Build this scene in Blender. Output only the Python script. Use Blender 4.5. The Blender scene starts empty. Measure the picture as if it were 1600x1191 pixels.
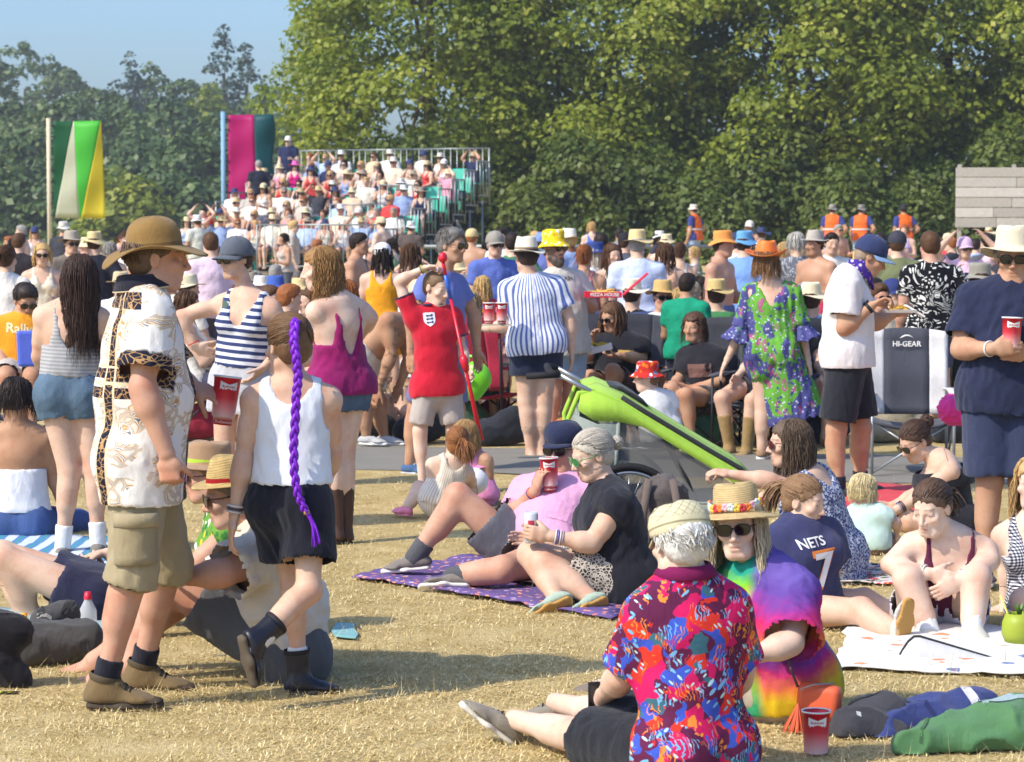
import bpy, math, random, time
import numpy as np
from mathutils import Vector, Matrix
T00 = time.time()
sc = bpy.context.scene
COL = sc.collection
R = math.radians
# ---------------------------------------------------------------- camera
CAM_H, FPX, HOR = 1.72, 4000.0, 370.0
PITCH = math.atan((595.5 - HOR) / FPX)
cam_d = bpy.data.cameras.new('camera'); cam = bpy.data.objects.new('camera', cam_d); COL.objects.link(cam)
cam.location = (0, 0, CAM_H); cam.rotation_euler = (R(90) - PITCH, 0, 0)
cam_d.sensor_width = 36; cam_d.lens = 36 * FPX / 1600; cam_d.clip_end = 3000; cam_d.clip_start = 0.5
cam_d.dof.use_dof = True; cam_d.dof.focus_distance = 11.5; cam_d.dof.aperture_fstop = 9.0
sc.camera = cam
# ---------------------------------------------------------------- sky and sun
SUN_EL, SUN_AZ = 45.0, 123.0      # azimuth: degrees to the left of the view direction (+Y)
w = bpy.data.worlds.new('World'); sc.world = w; w.use_nodes = True
nt = w.node_tree; nt.nodes.clear()
sky = nt.nodes.new('ShaderNodeTexSky'); sky.sky_type = 'NISHITA'; sky.sun_disc = False
sky.sun_elevation = R(SUN_EL); sky.sun_rotation = R(-SUN_AZ)
sky.air_density = 1.05; sky.dust_density = 2.4; sky.ozone_density = 9.0
bg = nt.nodes.new('ShaderNodeBackground'); bg.inputs['Strength'].default_value = 0.15
wo = nt.nodes.new('ShaderNodeOutputWorld')
nt.links.new(sky.outputs[0], bg.inputs[0]); nt.links.new(bg.outputs[0], wo.inputs[0])
sd = bpy.data.lights.new('sun', 'SUN'); sd.energy = 3.0; sd.angle = R(0.6); sd.color = (1.0, .91, .75)
sun = bpy.data.objects.new('sun', sd); COL.objects.link(sun)
_sv = Vector((-math.sin(R(SUN_AZ)) * math.cos(R(SUN_EL)), math.cos(R(SUN_AZ)) * math.cos(R(SUN_EL)), math.sin(R(SUN_EL))))
sun.rotation_euler = _sv.to_track_quat('Z', 'Y').to_euler(); sun.location = _sv * 60
vs = sc.view_settings; vs.view_transform = 'Standard'; vs.look = 'None'; vs.exposure = 0.70; vs.gamma = 1.0; vs.use_curve_mapping = False
sc.render.filter_size = 1.9; sc.cycles.use_denoising = True; sc.cycles.max_bounces = 6; sc.cycles.diffuse_bounces = 3; sc.cycles.glossy_bounces = 2
sc.cycles.transparent_max_bounces = 8; sc.cycles.volume_bounces = 0; sc.cycles.caustics_reflective = False; sc.cycles.caustics_refractive = False

# ---------------------------------------------------------------- helpers
def V(*a): return np.array(a, float)
def nrm(v):
    v = np.asarray(v, float); n = np.linalg.norm(v); return v / n if n > 1e-9 else v
_cp, _sp = math.cos(PITCH), math.sin(PITCH)
def W(x, y, d):
    """point seen at photo pixel x, y that stands d metres in front of the camera"""
    a = (x - 800) / FPX; b = (595.5 - y) / FPX
    r = V(a, _cp + b * _sp, -_sp + b * _cp)
    return V(0, 0, CAM_H) + r * (d / r[1])
def G(x, y):
    """ground point seen at photo pixel x, y"""
    a = (x - 800) / FPX; b = (595.5 - y) / FPX
    r = V(a, _cp + b * _sp, -_sp + b * _cp)
    return V(0, 0, CAM_H) + r * (CAM_H / -r[2])
def gd(y): return G(800, y)[1]
def ppm(d): return FPX / d

def mk(name, vs_, fs, mat=None, parent=None, smooth=True, attrs=None, uv=None):
    """one mesh object from vertices and faces (array of quads / tris, or list of lists)"""
    me = bpy.data.meshes.new(name)
    vs_ = np.asarray(vs_, np.float32).reshape(-1, 3)
    if isinstance(fs, np.ndarray):
        n, k = fs.shape
        me.vertices.add(len(vs_)); me.vertices.foreach_set('co', vs_.ravel())
        me.loops.add(n * k); me.loops.foreach_set('vertex_index', fs.astype(np.int32).ravel())
        me.polygons.add(n); me.polygons.foreach_set('loop_start', np.arange(0, n * k, k, dtype=np.int32))
        me.update(calc_edges=True)
    else:
        me.from_pydata([tuple(map(float, v)) for v in vs_], [], [list(map(int, f)) for f in fs]); me.update()
    if smooth and len(me.polygons): me.polygons.foreach_set('use_smooth', np.ones(len(me.polygons), bool))
    for k_, a in (attrs or {}).items():
        a = np.asarray(a, np.float32)
        if a.ndim == 1:
            at = me.attributes.new(k_, 'FLOAT', 'POINT'); at.data.foreach_set('value', a)
        elif a.shape[1] == 3:
            at = me.attributes.new(k_, 'FLOAT_VECTOR', 'POINT'); at.data.foreach_set('vector', a.ravel())
        else:
            at = me.attributes.new(k_, 'FLOAT_COLOR', 'POINT'); at.data.foreach_set('color', a.ravel())
    if mat is not None: me.materials.append(mat)
    o = bpy.data.objects.new(name, me); COL.objects.link(o)
    if parent is not None: o.parent = parent
    return o
def empty(name, loc=(0, 0, 0)):
    o = bpy.data.objects.new(name, None); o.location = tuple(loc); COL.objects.link(o); o.empty_display_size = .1
    return o
def tag(o, label=None, cat=None, group=None, kind=None):
    if label: o['label'] = label
    if cat: o['category'] = cat
    if group: o['group'] = group
    if kind: o['kind'] = kind
    return o

class MB:
    """collects simple shapes into one mesh"""
    def __init__(s): s.v = []; s.f = []; s.n = 0
    def add(s, v, f):
        v = np.asarray(v, float).reshape(-1, 3)
        s.v.append(v); s.f += [[i + s.n for i in q] for q in f]; s.n += len(v); return s
    def box(s, c, size, rot=None, taper=1.0):
        h = np.asarray(size, float) / 2; p = []
        for z in (-1, 1):
            t = taper if z > 0 else 1
            for x, y in ((-1, -1), (1, -1), (1, 1), (-1, 1)): p.append((x * h[0] * t, y * h[1] * t, z * h[2]))
        p = np.array(p)
        if rot is not None: p = p @ np.asarray(rot).T
        return s.add(p + np.asarray(c, float), [(3, 2, 1, 0), (4, 5, 6, 7), (0, 1, 5, 4), (1, 2, 6, 5), (2, 3, 7, 6), (3, 0, 4, 7)])
    def tube(s, pts, r, n=8, cap=True):
        pts = [np.asarray(p, float) for p in pts]; m = len(pts)
        rr = r if hasattr(r, '__len__') else [r] * m
        u = None; rings = []
        for i, p in enumerate(pts):
            t = nrm(pts[min(i + 1, m - 1)] - pts[max(i - 1, 0)])
            if u is None:
                u = np.cross(t, V(0, 0, 1)); u = u if np.linalg.norm(u) > .1 else np.cross(t, V(1, 0, 0))
            u = nrm(u - t * np.dot(u, t)); w_ = np.cross(t, u)
            a = np.arange(n) * 2 * math.pi / n
            rings.append(p + rr[i] * (np.cos(a)[:, None] * u + np.sin(a)[:, None] * w_))
        f = []
        for i in range(m - 1):
            for j in range(n):
                k = (j + 1) % n; f.append((i * n + j, i * n + k, (i + 1) * n + k, (i + 1) * n + j))
        if cap: f.append(tuple(range(n))[::-1]); f.append(tuple((m - 1) * n + j for j in range(n)))
        return s.add(np.concatenate(rings), f)
    def lathe(s, prof, n=24, fr=None, ell=1.0, fn=None, cap=False):
        """prof: list of (r, z); fr: (origin, x, y, z axes)"""
        o, X, Y, Z = fr if fr is not None else (V(0, 0, 0), V(1, 0, 0), V(0, 1, 0), V(0, 0, 1))
        P = []
        for (r, z) in prof:
            for j in range(n):
                a = 2 * math.pi * j / n; rr, zz = (fn(r, z, a) if fn else (r, z))
                P.append(o + X * rr * math.cos(a) * ell + Y * rr * math.sin(a) + Z * zz)
        f = []; m = len(prof)
        for i in range(m - 1):
            for j in range(n):
                k = (j + 1) % n; f.append((i * n + j, i * n + k, (i + 1) * n + k, (i + 1) * n + j))
        if cap: f.append(tuple(range(n))[::-1]); f.append(tuple((m - 1) * n + j for j in range(n)))
        return s.add(P, f)
    def sheet(s, P):
        """P: array (m, n, 3)"""
        P = np.asarray(P, float); m, n = P.shape[:2]
        return s.add(P.reshape(-1, 3), [(i * n + j, i * n + j + 1, (i + 1) * n + j + 1, (i + 1) * n + j) for i in range(m - 1) for j in range(n - 1)])
    def build(s, name, mat=None, parent=None, smooth=False, attrs=None, off=None):
        v = np.concatenate(s.v)
        if off is not None: v = v - np.asarray(off)
        return mk(name, v, s.f, mat, parent, smooth, attrs)
def bevel(o, wd=.01, seg=2):
    m = o.modifiers.new('bevel', 'BEVEL'); m.width = wd; m.segments = seg; m.limit_method = 'ANGLE'; m.angle_limit = R(40); return o
def solid(o, t=.004):
    m = o.modifiers.new('solid', 'SOLIDIFY'); m.thickness = t; m.offset = 0; return o
def rotz(a): c, s_ = math.cos(a), math.sin(a); return np.array([[c, -s_, 0], [s_, c, 0], [0, 0, 1.]])
def rotx(a): c, s_ = math.cos(a), math.sin(a); return np.array([[1, 0, 0], [0, c, -s_], [0, s_, c]])
def roty(a): c, s_ = math.cos(a), math.sin(a); return np.array([[c, 0, s_], [0, 1, 0], [-s_, 0, c]])

_PH = np.random.RandomState(5).uniform(0, 6.28, (40,)); _DR = np.random.RandomState(6).normal(size=(40, 3))
_DR /= np.linalg.norm(_DR, axis=1)[:, None]
def wob(p, wl, seed=0, n=5):
    """cheap smooth noise -1..1, p (n,3), wl wavelength in m (scalar or 3)"""
    q = np.asarray(p) / np.asarray(wl); r = 0
    for i in range(n):
        j = (seed * 7 + i * 3) % 40; k = (j + 11) % 40
        r = r + np.sin(6.283 * (q @ _DR[j]) + _PH[j] + 1.6 * np.sin(4.1 * (q @ _DR[k]) + _PH[k] + seed))
    return r / n * 1.4

# ---------------------------------------------------------------- node materials
def s2l(c):
    """display colour 0-255 to linear"""
    return tuple(((v / 255 + .055) / 1.055) ** 2.4 if v > 10 else v / 255 / 12.92 for v in c)
class NG:
    def __init__(s, name):
        s.m = bpy.data.materials.new(name); s.m.use_nodes = True; s.t = s.m.node_tree
        s.b = s.t.nodes['Principled BSDF']; s.out = s.t.nodes['Material Output']
    def n(s, ty, **kw):
        nd = s.t.nodes.new('ShaderNode' + ty)
        for k, v in kw.items():
            if k.startswith('i_'):
                key = k[2:]; key = int(key) if key.isdigit() else key.replace('_', ' ')
                s.set(nd.inputs[key], v)
            else: setattr(nd, k, v)
        return nd
    def set(s, sock, v):
        if isinstance(v, bpy.types.NodeSocket): s.t.links.new(v, sock)
        elif hasattr(v, '__len__') and len(v) == 3 and sock.type == 'RGBA': sock.default_value = (*v, 1)
        else: sock.default_value = v
    def math(s, op, a, b=0.0, c=None):
        nd = s.n('Math', operation=op); s.set(nd.inputs[0], a); s.set(nd.inputs[1], b)
        if c is not None: s.set(nd.inputs[2], c)
        return nd.outputs[0]
    def vmath(s, op, a, b=(0, 0, 0)):
        nd = s.n('VectorMath', operation=op); s.set(nd.inputs[0], a)
        if op == 'SCALE': s.set(nd.inputs['Scale'], b)
        else: s.set(nd.inputs[1], b)
        return nd.outputs[0]
    def mix(s, f, a, b, bt='MIX'):
        nd = s.n('Mix', data_type='RGBA', blend_type=bt); s.set(nd.inputs[0], f); s.set(nd.inputs[6], a); s.set(nd.inputs[7], b)
        return nd.outputs[2]
    def ramp(s, f, stops, ip='LINEAR'):
        nd = s.n('ValToRGB'); cr = nd.color_ramp; cr.interpolation = ip
        while len(cr.elements) < len(stops): cr.elements.new(.5)
        for e, (p, c) in zip(cr.elements, stops): e.position = p; e.color = (*c, 1) if len(c) == 3 else c
        s.set(nd.inputs[0], f); return nd.outputs[0]
    def noise(s, vec, scale, det=3, dist=0, rough=.55):
        nd = s.n('TexNoise'); s.set(nd.inputs['Vector'], vec); nd.inputs['Scale'].default_value = scale
        nd.inputs['Detail'].default_value = det; nd.inputs['Distortion'].default_value = dist; nd.inputs['Roughness'].default_value = rough
        return nd
    def vor(s, vec, scale, feat='F1', rnd=1.0, metric='EUCLIDEAN'):
        nd = s.n('TexVoronoi', feature=feat, distance=metric) if feat != 'DISTANCE_TO_EDGE' else s.n('TexVoronoi', feature=feat)
        s.set(nd.inputs['Vector'], vec); nd.inputs['Scale'].default_value = scale; nd.inputs['Randomness'].default_value = rnd
        return nd
    def attr(s, name):
        return s.n('Attribute', attribute_name=name).outputs['Vector']
    def attrf(s, name):
        return s.n('Attribute', attribute_name=name).outputs['Fac']
    def obj(s): return s.n('TexCoord').outputs['Object']
    def sep(s, v):
        nd = s.n('SeparateXYZ'); s.set(nd.inputs[0], v); return nd.outputs
    def comb(s, x, y, z=0.0):
        nd = s.n('CombineXYZ'); s.set(nd.inputs[0], x); s.set(nd.inputs[1], y); s.set(nd.inputs[2], z); return nd.outputs[0]
    def bump(s, h, st=.3, dist=.005):
        nd = s.n('Bump'); nd.inputs['Strength'].default_value = st; nd.inputs['Distance'].default_value = dist; s.set(nd.inputs['Height'], h)
        s.t.links.new(nd.outputs[0], s.b.inputs['Normal'])
    def done(s, col=None, rough=.8, spec=.25, **kw):
        if col is not None: s.set(s.b.inputs['Base Color'], col)
        s.set(s.b.inputs['Roughness'], rough); s.b.inputs['Specular IOR Level'].default_value = spec
        for k, v in kw.items(): s.set(s.b.inputs[k.replace('_', ' ')], v)
        return s.m
_mc = {}
def cloth(col, rough=.88, var=.12, name='cloth', fine=900, wr=.35):
    """plain woven cloth; col is a display colour 0-255"""
    key = ('c', tuple(col), rough, name)
    if key in _mc: return _mc[key]
    g = NG(name); p = g.obj(); c = s2l(col)
    nz = g.noise(p, 9, 4).outputs[0]
    cc = g.mix(g.math('MULTIPLY', nz, 1.0), tuple(v * (1 - var) for v in c), tuple(min(1, v * (1 + var)) for v in c))
    fz = g.noise(g.vmath('MULTIPLY', p, (1, 1, .55)), 24, 4, 1.2).outputs[0]; wz = g.noise(p, fine, 1).outputs[0]
    g.bump(g.math('ADD', g.math('MULTIPLY', fz, wr), g.math('MULTIPLY', wz, .1)), .7, .024)
    _mc[key] = g.done(cc, rough, .15); _mc[key].node_tree.nodes['Principled BSDF'].inputs['Sheen Weight'].default_value = .15
    return _mc[key]
def plain(col, rough=.5, spec=.5, name='plain', metal=0, var=.06, lin=False):
    key = ('p', tuple(col), rough, name, metal)
    if key in _mc: return _mc[key]
    g = NG(name); c = col if lin else s2l(col); p = g.obj()
    nz = g.noise(p, 14, 5).outputs[0]
    cc = g.mix(nz, tuple(v * (1 - var) for v in c), tuple(min(1, v * (1 + var)) for v in c))
    r_ = g.math('ADD', rough - .06, g.math('MULTIPLY', nz, .12))
    _mc[key] = g.done(cc, r_, spec, Metallic=metal); return _mc[key]
def skin_mat(col, name='skin'):
    key = ('s', tuple(col))
    if key in _mc: return _mc[key]
    g = NG(name); p = g.obj(); c = s2l(col)
    a = g.n('Attribute', attribute_name='tint'); tc, ta = a.outputs['Color'], a.outputs['Alpha']
    nz = g.noise(p, 9, 5, .4).outputs[0]; n2 = g.noise(p, 260, 2).outputs[0]; n3 = g.noise(p, 70, 4).outputs[0]
    base = g.ramp(nz, [(.28, (c[0] * .90, c[1] * .72, c[2] * .66)), (.5, c), (.72, (min(1, c[0] * 1.08), c[1] * 1.14, c[2] * 1.18))])
    base = g.mix(g.ramp(n3, [(.5, (0, 0, 0)), (.8, (.35, .35, .35))]), base, (c[0] * .86, c[1] * .66, c[2] * .6))
    cc = g.mix(ta, base, tc)
    g.bump(n2, .15, .002)
    _mc[key] = g.done(cc, .58, .28)
    b = _mc[key].node_tree.nodes['Principled BSDF']; b.inputs['Subsurface Weight'].default_value = 0.0
    return _mc[key]
def hair_mat(col, name='hair'):
    key = ('h', tuple(col))
    if key in _mc: return _mc[key]
    g = NG(name); c = s2l(col); p = g.obj()
    t = g.attrf('tint'); st = g.noise(g.vmath('MULTIPLY', p, (1, 1, .12)), 190, 3).outputs[0]
    f = g.math('ADD', g.math('MULTIPLY', t, .32), g.math('ADD', .12, g.math('MULTIPLY', st, .5)))
    cc = g.ramp(f, [(.1, tuple(v * .55 for v in c)), (.55, c), (1, tuple(min(1, v * 1.55 + .01) for v in c))])
    g.bump(st, .6, .006)
    _mc[key] = g.done(cc, .55, .35); return _mc[key]
# ---------------------------------------------------------------- implicit surfaces
class Field:
    def __init__(s): s.p = []
    def add(s, fn, lo, hi, k, op): s.p.append((fn, np.asarray(lo, float), np.asarray(hi, float), k, op)); return s
    def cap(s, a, b, r1, r2=None, k=.02, op='u'):
        a = np.asarray(a, float); b = np.asarray(b, float); r2 = r1 if r2 is None else r2
        ab = b - a; L2 = max(1e-9, ab @ ab); m = max(r1, r2)
        def fn(x, y, z):
            px, py, pz = x - a[0], y - a[1], z - a[2]
            t = np.clip((px * ab[0] + py * ab[1] + pz * ab[2]) / L2, 0, 1)
            return np.sqrt((px - t * ab[0]) ** 2 + (py - t * ab[1]) ** 2 + (pz - t * ab[2]) ** 2) - (r1 + (r2 - r1) * t)
        return s.add(fn, np.minimum(a, b) - m, np.maximum(a, b) + m, k, op)
    def seg(s, a, b, u, ra, rb, k=.03, op='u', cuts=()):
        """elliptic tapered segment; u: width axis; ra, rb = (width, depth) half sizes; cuts: [(point, outward normal)]"""
        a = np.asarray(a, float); b = np.asarray(b, float); ab = b - a; L = max(1e-6, np.linalg.norm(ab)); w_ = ab / L
        u = nrm(np.asarray(u, float) - w_ * (w_ @ np.asarray(u, float))); v_ = np.cross(w_, u); m = max(*ra, *rb)
        def fn(x, y, z):
            px, py, pz = x - a[0], y - a[1], z - a[2]
            tw = px * w_[0] + py * w_[1] + pz * w_[2]; t = np.clip(tw / L, 0, 1)
            qu = px * u[0] + py * u[1] + pz * u[2]; qv = px * v_[0] + py * v_[1] + pz * v_[2]; qw = tw - t * L
            ru = ra[0] + (rb[0] - ra[0]) * t; rv = ra[1] + (rb[1] - ra[1]) * t; mn = np.minimum(ru, rv)
            d = (np.sqrt((qu / ru) ** 2 + (qv / rv) ** 2 + (qw / mn) ** 2) - 1) * mn
            for (c, n_) in cuts:
                d = np.maximum(d, (x - c[0]) * n_[0] + (y - c[1]) * n_[1] + (z - c[2]) * n_[2])
            return d
        return s.add(fn, np.minimum(a, b) - m, np.maximum(a, b) + m, k, op)
    def ell(s, c, fr, r, k=.02, op='u'):
        c = np.asarray(c, float); u, v_, w_ = fr; mn = min(r); m = max(r)
        def fn(x, y, z):
            px, py, pz = x - c[0], y - c[1], z - c[2]
            q = [(px * e[0] + py * e[1] + pz * e[2]) / rr for e, rr in zip((u, v_, w_), r)]
            n_ = np.sqrt(q[0] ** 2 + q[1] ** 2 + q[2] ** 2)
            g = np.sqrt((q[0] / r[0]) ** 2 + (q[1] / r[1]) ** 2 + (q[2] / r[2]) ** 2)
            return n_ * (n_ - 1) / np.maximum(g, 1e-6)
        return s.add(fn, c - m, c + m, k, op)
    def clip(s, fn): return s.add(fn, V(-99, -99, -99), V(99, 99, 99), 0, 'i')
    def bounds(s):
        P = [q for q in s.p if q[4] == 'u']
        return np.min([q[1] for q in P], 0), np.max([q[2] for q in P], 0)
    def sample(s, ax):
        shp = [len(a) for a in ax]; f = np.full(shp, .5, np.float32); vox = ax[0][1] - ax[0][0]
        for fn, lo, hi, k, op in s.p:
            mg = k + 2.5 * vox
            sl = tuple(slice(*np.searchsorted(a, (lo[i] - mg, hi[i] + mg))) for i, a in enumerate(ax))
            if any(q.stop - q.start < 1 for q in sl): continue
            x, y, z = ax[0][sl[0]][:, None, None], ax[1][sl[1]][None, :, None], ax[2][sl[2]][None, None, :]
            d = fn(x, y, z); g = f[sl]
            if op == 'u':
                if k > 0: h = np.maximum(k - np.abs(d - g), 0) / k; f[sl] = np.minimum(d, g) - h * h * k / 4
                else: f[sl] = np.minimum(d, g)
            elif op == 's':
                if k > 0: h = np.maximum(k - np.abs(-d - g), 0) / k; f[sl] = np.maximum(-d, g) + h * h * k / 4
                else: f[sl] = np.maximum(-d, g)
            else: f[sl] = np.maximum(g, d)
        return f
    def mesh(s, vox, boxes=()):
        """surface nets; boxes: [(lo, hi, finer vox)]"""
        lo, hi = s.bounds(); lo = lo - 3 * vox; hi = hi + 3 * vox
        ax = [np.arange(lo[i], hi[i] + vox, vox) for i in range(3)]
        f = s.sample(ax); ex = []
        for blo, bhi, bv in boxes:
            i0 = [max(0, int(round((blo[i] - lo[i]) / vox))) for i in range(3)]
            i1 = [min(len(ax[i]) - 1, int(round((bhi[i] - lo[i]) / vox))) for i in range(3)]
            ex.append((i0, i1, bv))
        Vs, Fs = [], []; off = 0
        v_, q_ = nets(f, ax, [(a, b) for a, b, _ in ex]); Vs.append(v_); Fs.append(q_); off = len(v_)
        for i0, i1, bv in ex:
            ax2 = [np.arange(ax[i][i0[i]] - vox * .95, ax[i][i1[i]] + vox * .95, bv) for i in range(3)]
            if min(map(len, ax2)) < 3: continue
            f2 = s.sample(ax2); v_, q_ = nets(f2, ax2)
            Vs.append(v_); Fs.append(q_ + off); off += len(v_)
        return np.concatenate(Vs), np.concatenate(Fs)
_CO = [(0, 0, 0), (1, 0, 0), (0, 1, 0), (1, 1, 0), (0, 0, 1), (1, 0, 1), (0, 1, 1), (1, 1, 1)]
_ED = [(a, b) for a in range(8) for b in range(a + 1, 8) if sum(abs(_CO[a][i] - _CO[b][i]) for i in range(3)) == 1]
def nets(f, ax, exclude=()):
    ins = f < 0
    c = np.zeros([n - 1 for n in f.shape], np.int8); sx, sy, sz = c.shape
    for (i, j, k) in _CO: c += ins[i:i + sx, j:j + sy, k:k + sz]
    act = (c > 0) & (c < 8)
    for (i0, i1) in exclude: act[i0[0]:i1[0], i0[1]:i1[1], i0[2]:i1[2]] = False
    I = np.argwhere(act)
    if len(I) == 0: return np.zeros((0, 3)), np.zeros((0, 4), int)
    val = np.stack([f[I[:, 0] + a, I[:, 1] + b, I[:, 2] + d] for a, b, d in _CO], 1)
    pos = np.zeros((len(I), 3)); cnt = np.zeros(len(I)); co = np.array(_CO, float)
    for a, b in _ED:
        m = (val[:, a] < 0) != (val[:, b] < 0)
        t = val[m, a] / (val[m, a] - val[m, b]); pos[m] += co[a] + t[:, None] * (co[b] - co[a]); cnt[m] += 1
    pos /= cnt[:, None]; vox = ax[0][1] - ax[0][0]
    P = np.stack([ax[i][0] for i in range(3)]) + (I + pos) * vox
    idx = np.full(c.shape, -1, np.int32); idx[I[:, 0], I[:, 1], I[:, 2]] = np.arange(len(I))
    Q = []
    for d in range(3):
        e1, e2 = (d + 1) % 3, (d + 2) % 3
        A = np.moveaxis(ins, d, 0); ch = np.moveaxis(A[:-1] != A[1:], 0, d)
        E = np.argwhere(ch); E = E[(E[:, e1] > 0) & (E[:, e2] > 0) & (E[:, e1] < c.shape[e1]) & (E[:, e2] < c.shape[e2])]
        if not len(E): continue
        def at(o1, o2):
            J = E.copy(); J[:, e1] += o1; J[:, e2] += o2; return idx[J[:, 0], J[:, 1], J[:, 2]]
        q = np.stack([at(-1, -1), at(0, -1), at(0, 0), at(-1, 0)], 1)
        fl = ~ins[E[:, 0], E[:, 1], E[:, 2]]; q[fl] = q[fl][:, ::-1]
        Q.append(q[(q >= 0).all(1)])
    return P, np.concatenate(Q)
def vnorm(v, q):
    n = np.cross(v[q[:, 2]] - v[q[:, 0]], v[q[:, 3]] - v[q[:, 1]]); r = np.zeros_like(v)
    for i in range(4): np.add.at(r, q[:, i], n)
    return r / np.maximum(np.linalg.norm(r, axis=1), 1e-12)[:, None]
def compact(v, q, keep, attrs=()):
    q = q[keep]; used = np.unique(q); mp = np.full(len(v), -1); mp[used] = np.arange(len(used))
    return v[used], mp[q], [a[used] for a in attrs]

def strands(paths, rad, seed=0, sides=3):
    """hair locks: tapered tubes; paths (n, m, 3)"""
    P = np.asarray(paths, float); n, m, _ = P.shape; rs = np.random.RandomState(seed)
    T = np.gradient(P, axis=1); T /= np.maximum(np.linalg.norm(T, axis=2), 1e-9)[..., None]
    ref = rs.normal(size=(n, 1, 3)); U = np.cross(T, ref); U /= np.maximum(np.linalg.norm(U, axis=2), 1e-9)[..., None]; W_ = np.cross(T, U)
    tt = np.linspace(0, 1, m); prof = np.minimum(1, (1 - tt) * 3 + .15)[None, :, None] * (rad if np.isscalar(rad) else np.asarray(rad)[:, None, None])
    ring = [P + prof * (math.cos(a) * U + math.sin(a) * W_ * .6) for a in np.arange(sides) * 2 * math.pi / sides]
    Vv = np.stack(ring, 2).reshape(-1, 3)
    i, j, k = np.meshgrid(np.arange(n), np.arange(m - 1), np.arange(sides), indexing='ij'); k2 = (k + 1) % sides
    b = (i * m + j) * sides
    F = np.stack([b + k, b + k2, b + sides + k2, b + sides + k], -1).reshape(-1, 4)
    return Vv, F, np.repeat(rs.uniform(0, 1, n), m * sides)

# ---------------------------------------------------------------- people
SK = dict(fair=(208, 172, 148), pale=(217, 186, 165), tan=(184, 142, 114), red=(196, 150, 126), olive=(174, 132, 102), brown=(120, 78, 55), dk=(84, 52, 38))
def fwd_of(yaw):  # 0 faces the camera, 90 faces picture right, 180 faces away
    if hasattr(yaw, '__len__'): return nrm(yaw)
    a = R(yaw); return V(math.sin(a), -math.cos(a), 0)
def frame(fwd, up):
    up = nrm(up); f = nrm(np.asarray(fwd, float) - up * (up @ np.asarray(fwd, float))); return np.cross(f, up), f, up

def solve(D, H, pel, neck, yaw, sy=None, head=None, RE=None, RW=None, LE=None, LW=None, RK=None, RA=None, LK=None, LA=None, sex='m', **_):
    """joints measured in the photo (pixel x, y and a depth sign) to 3-D with human limb lengths"""
    def nxt(p, j, L):
        x, y = j[0], j[1]; s = j[2] if len(j) > 2 else 0
        if len(j) > 3: return W(x, y, p[1] + j[3])
        q = W(x, y, p[1])
        for _ in range(3):
            l = math.hypot(q[0] - p[0], q[2] - p[2]); dz = math.sqrt(max(0, L * L - l * l)); q = W(x, y, p[1] + s * dz)
        return q
    sy = yaw if sy is None else sy; J = {}
    P = W(pel[0], pel[1], D + (pel[2] if len(pel) > 2 else 0)); J['P'] = P
    N_ = nxt(P, neck, .29 * H); J['N'] = N_
    up = nrm(N_ - P); J['up'] = up
    fp, fs = fwd_of(yaw), fwd_of(sy)
    rp, fp, _u = frame(fp, up); rs_, fs, _u = frame(fs, up)
    J['rp'], J['fp'], J['rs'], J['fs'] = rp, fp, rs_, fs
    sw = _.get('sw', .105 if sex == 'm' else .093 if sex == 'f' else .096) * H; hw = .052 * H
    for sd_, k in (('R', 1), ('L', -1)):
        S = N_ + rs_ * sw * k - up * _.get('sdrop', .038) * H; J[sd_ + 'S'] = S
        E = dict(R=RE, L=LE)[sd_]; Wr = dict(R=RW, L=LW)[sd_]
        e = nxt(S, E, .172 * H) if E else S - up * .17 * H + rs_ * k * .02 * H
        if E is not None and sd_ + 'lift' in J: pass
        J[sd_ + 'E'] = e; J[sd_ + 'W'] = nxt(e, Wr, .15 * H) if Wr else e - up * .145 * H + fs * .03 * H
        Hj = P + rp * hw * k - up * .01 * H; J[sd_ + 'H'] = Hj
        K = dict(R=RK, L=LK)[sd_]; A = dict(R=RA, L=LA)[sd_]
        kk = nxt(Hj, K, .245 * H) if K else Hj - V(0, 0, .245 * H)
        J[sd_ + 'K'] = kk; J[sd_ + 'A'] = nxt(kk, A, .235 * H) if A else kk - V(0, 0, .235 * H)
    J['HD'] = nxt(N_, head, .105 * H) if head else N_ + up * .1 * H + fs * .02 * H
    J['H'] = H
    return J

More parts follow.
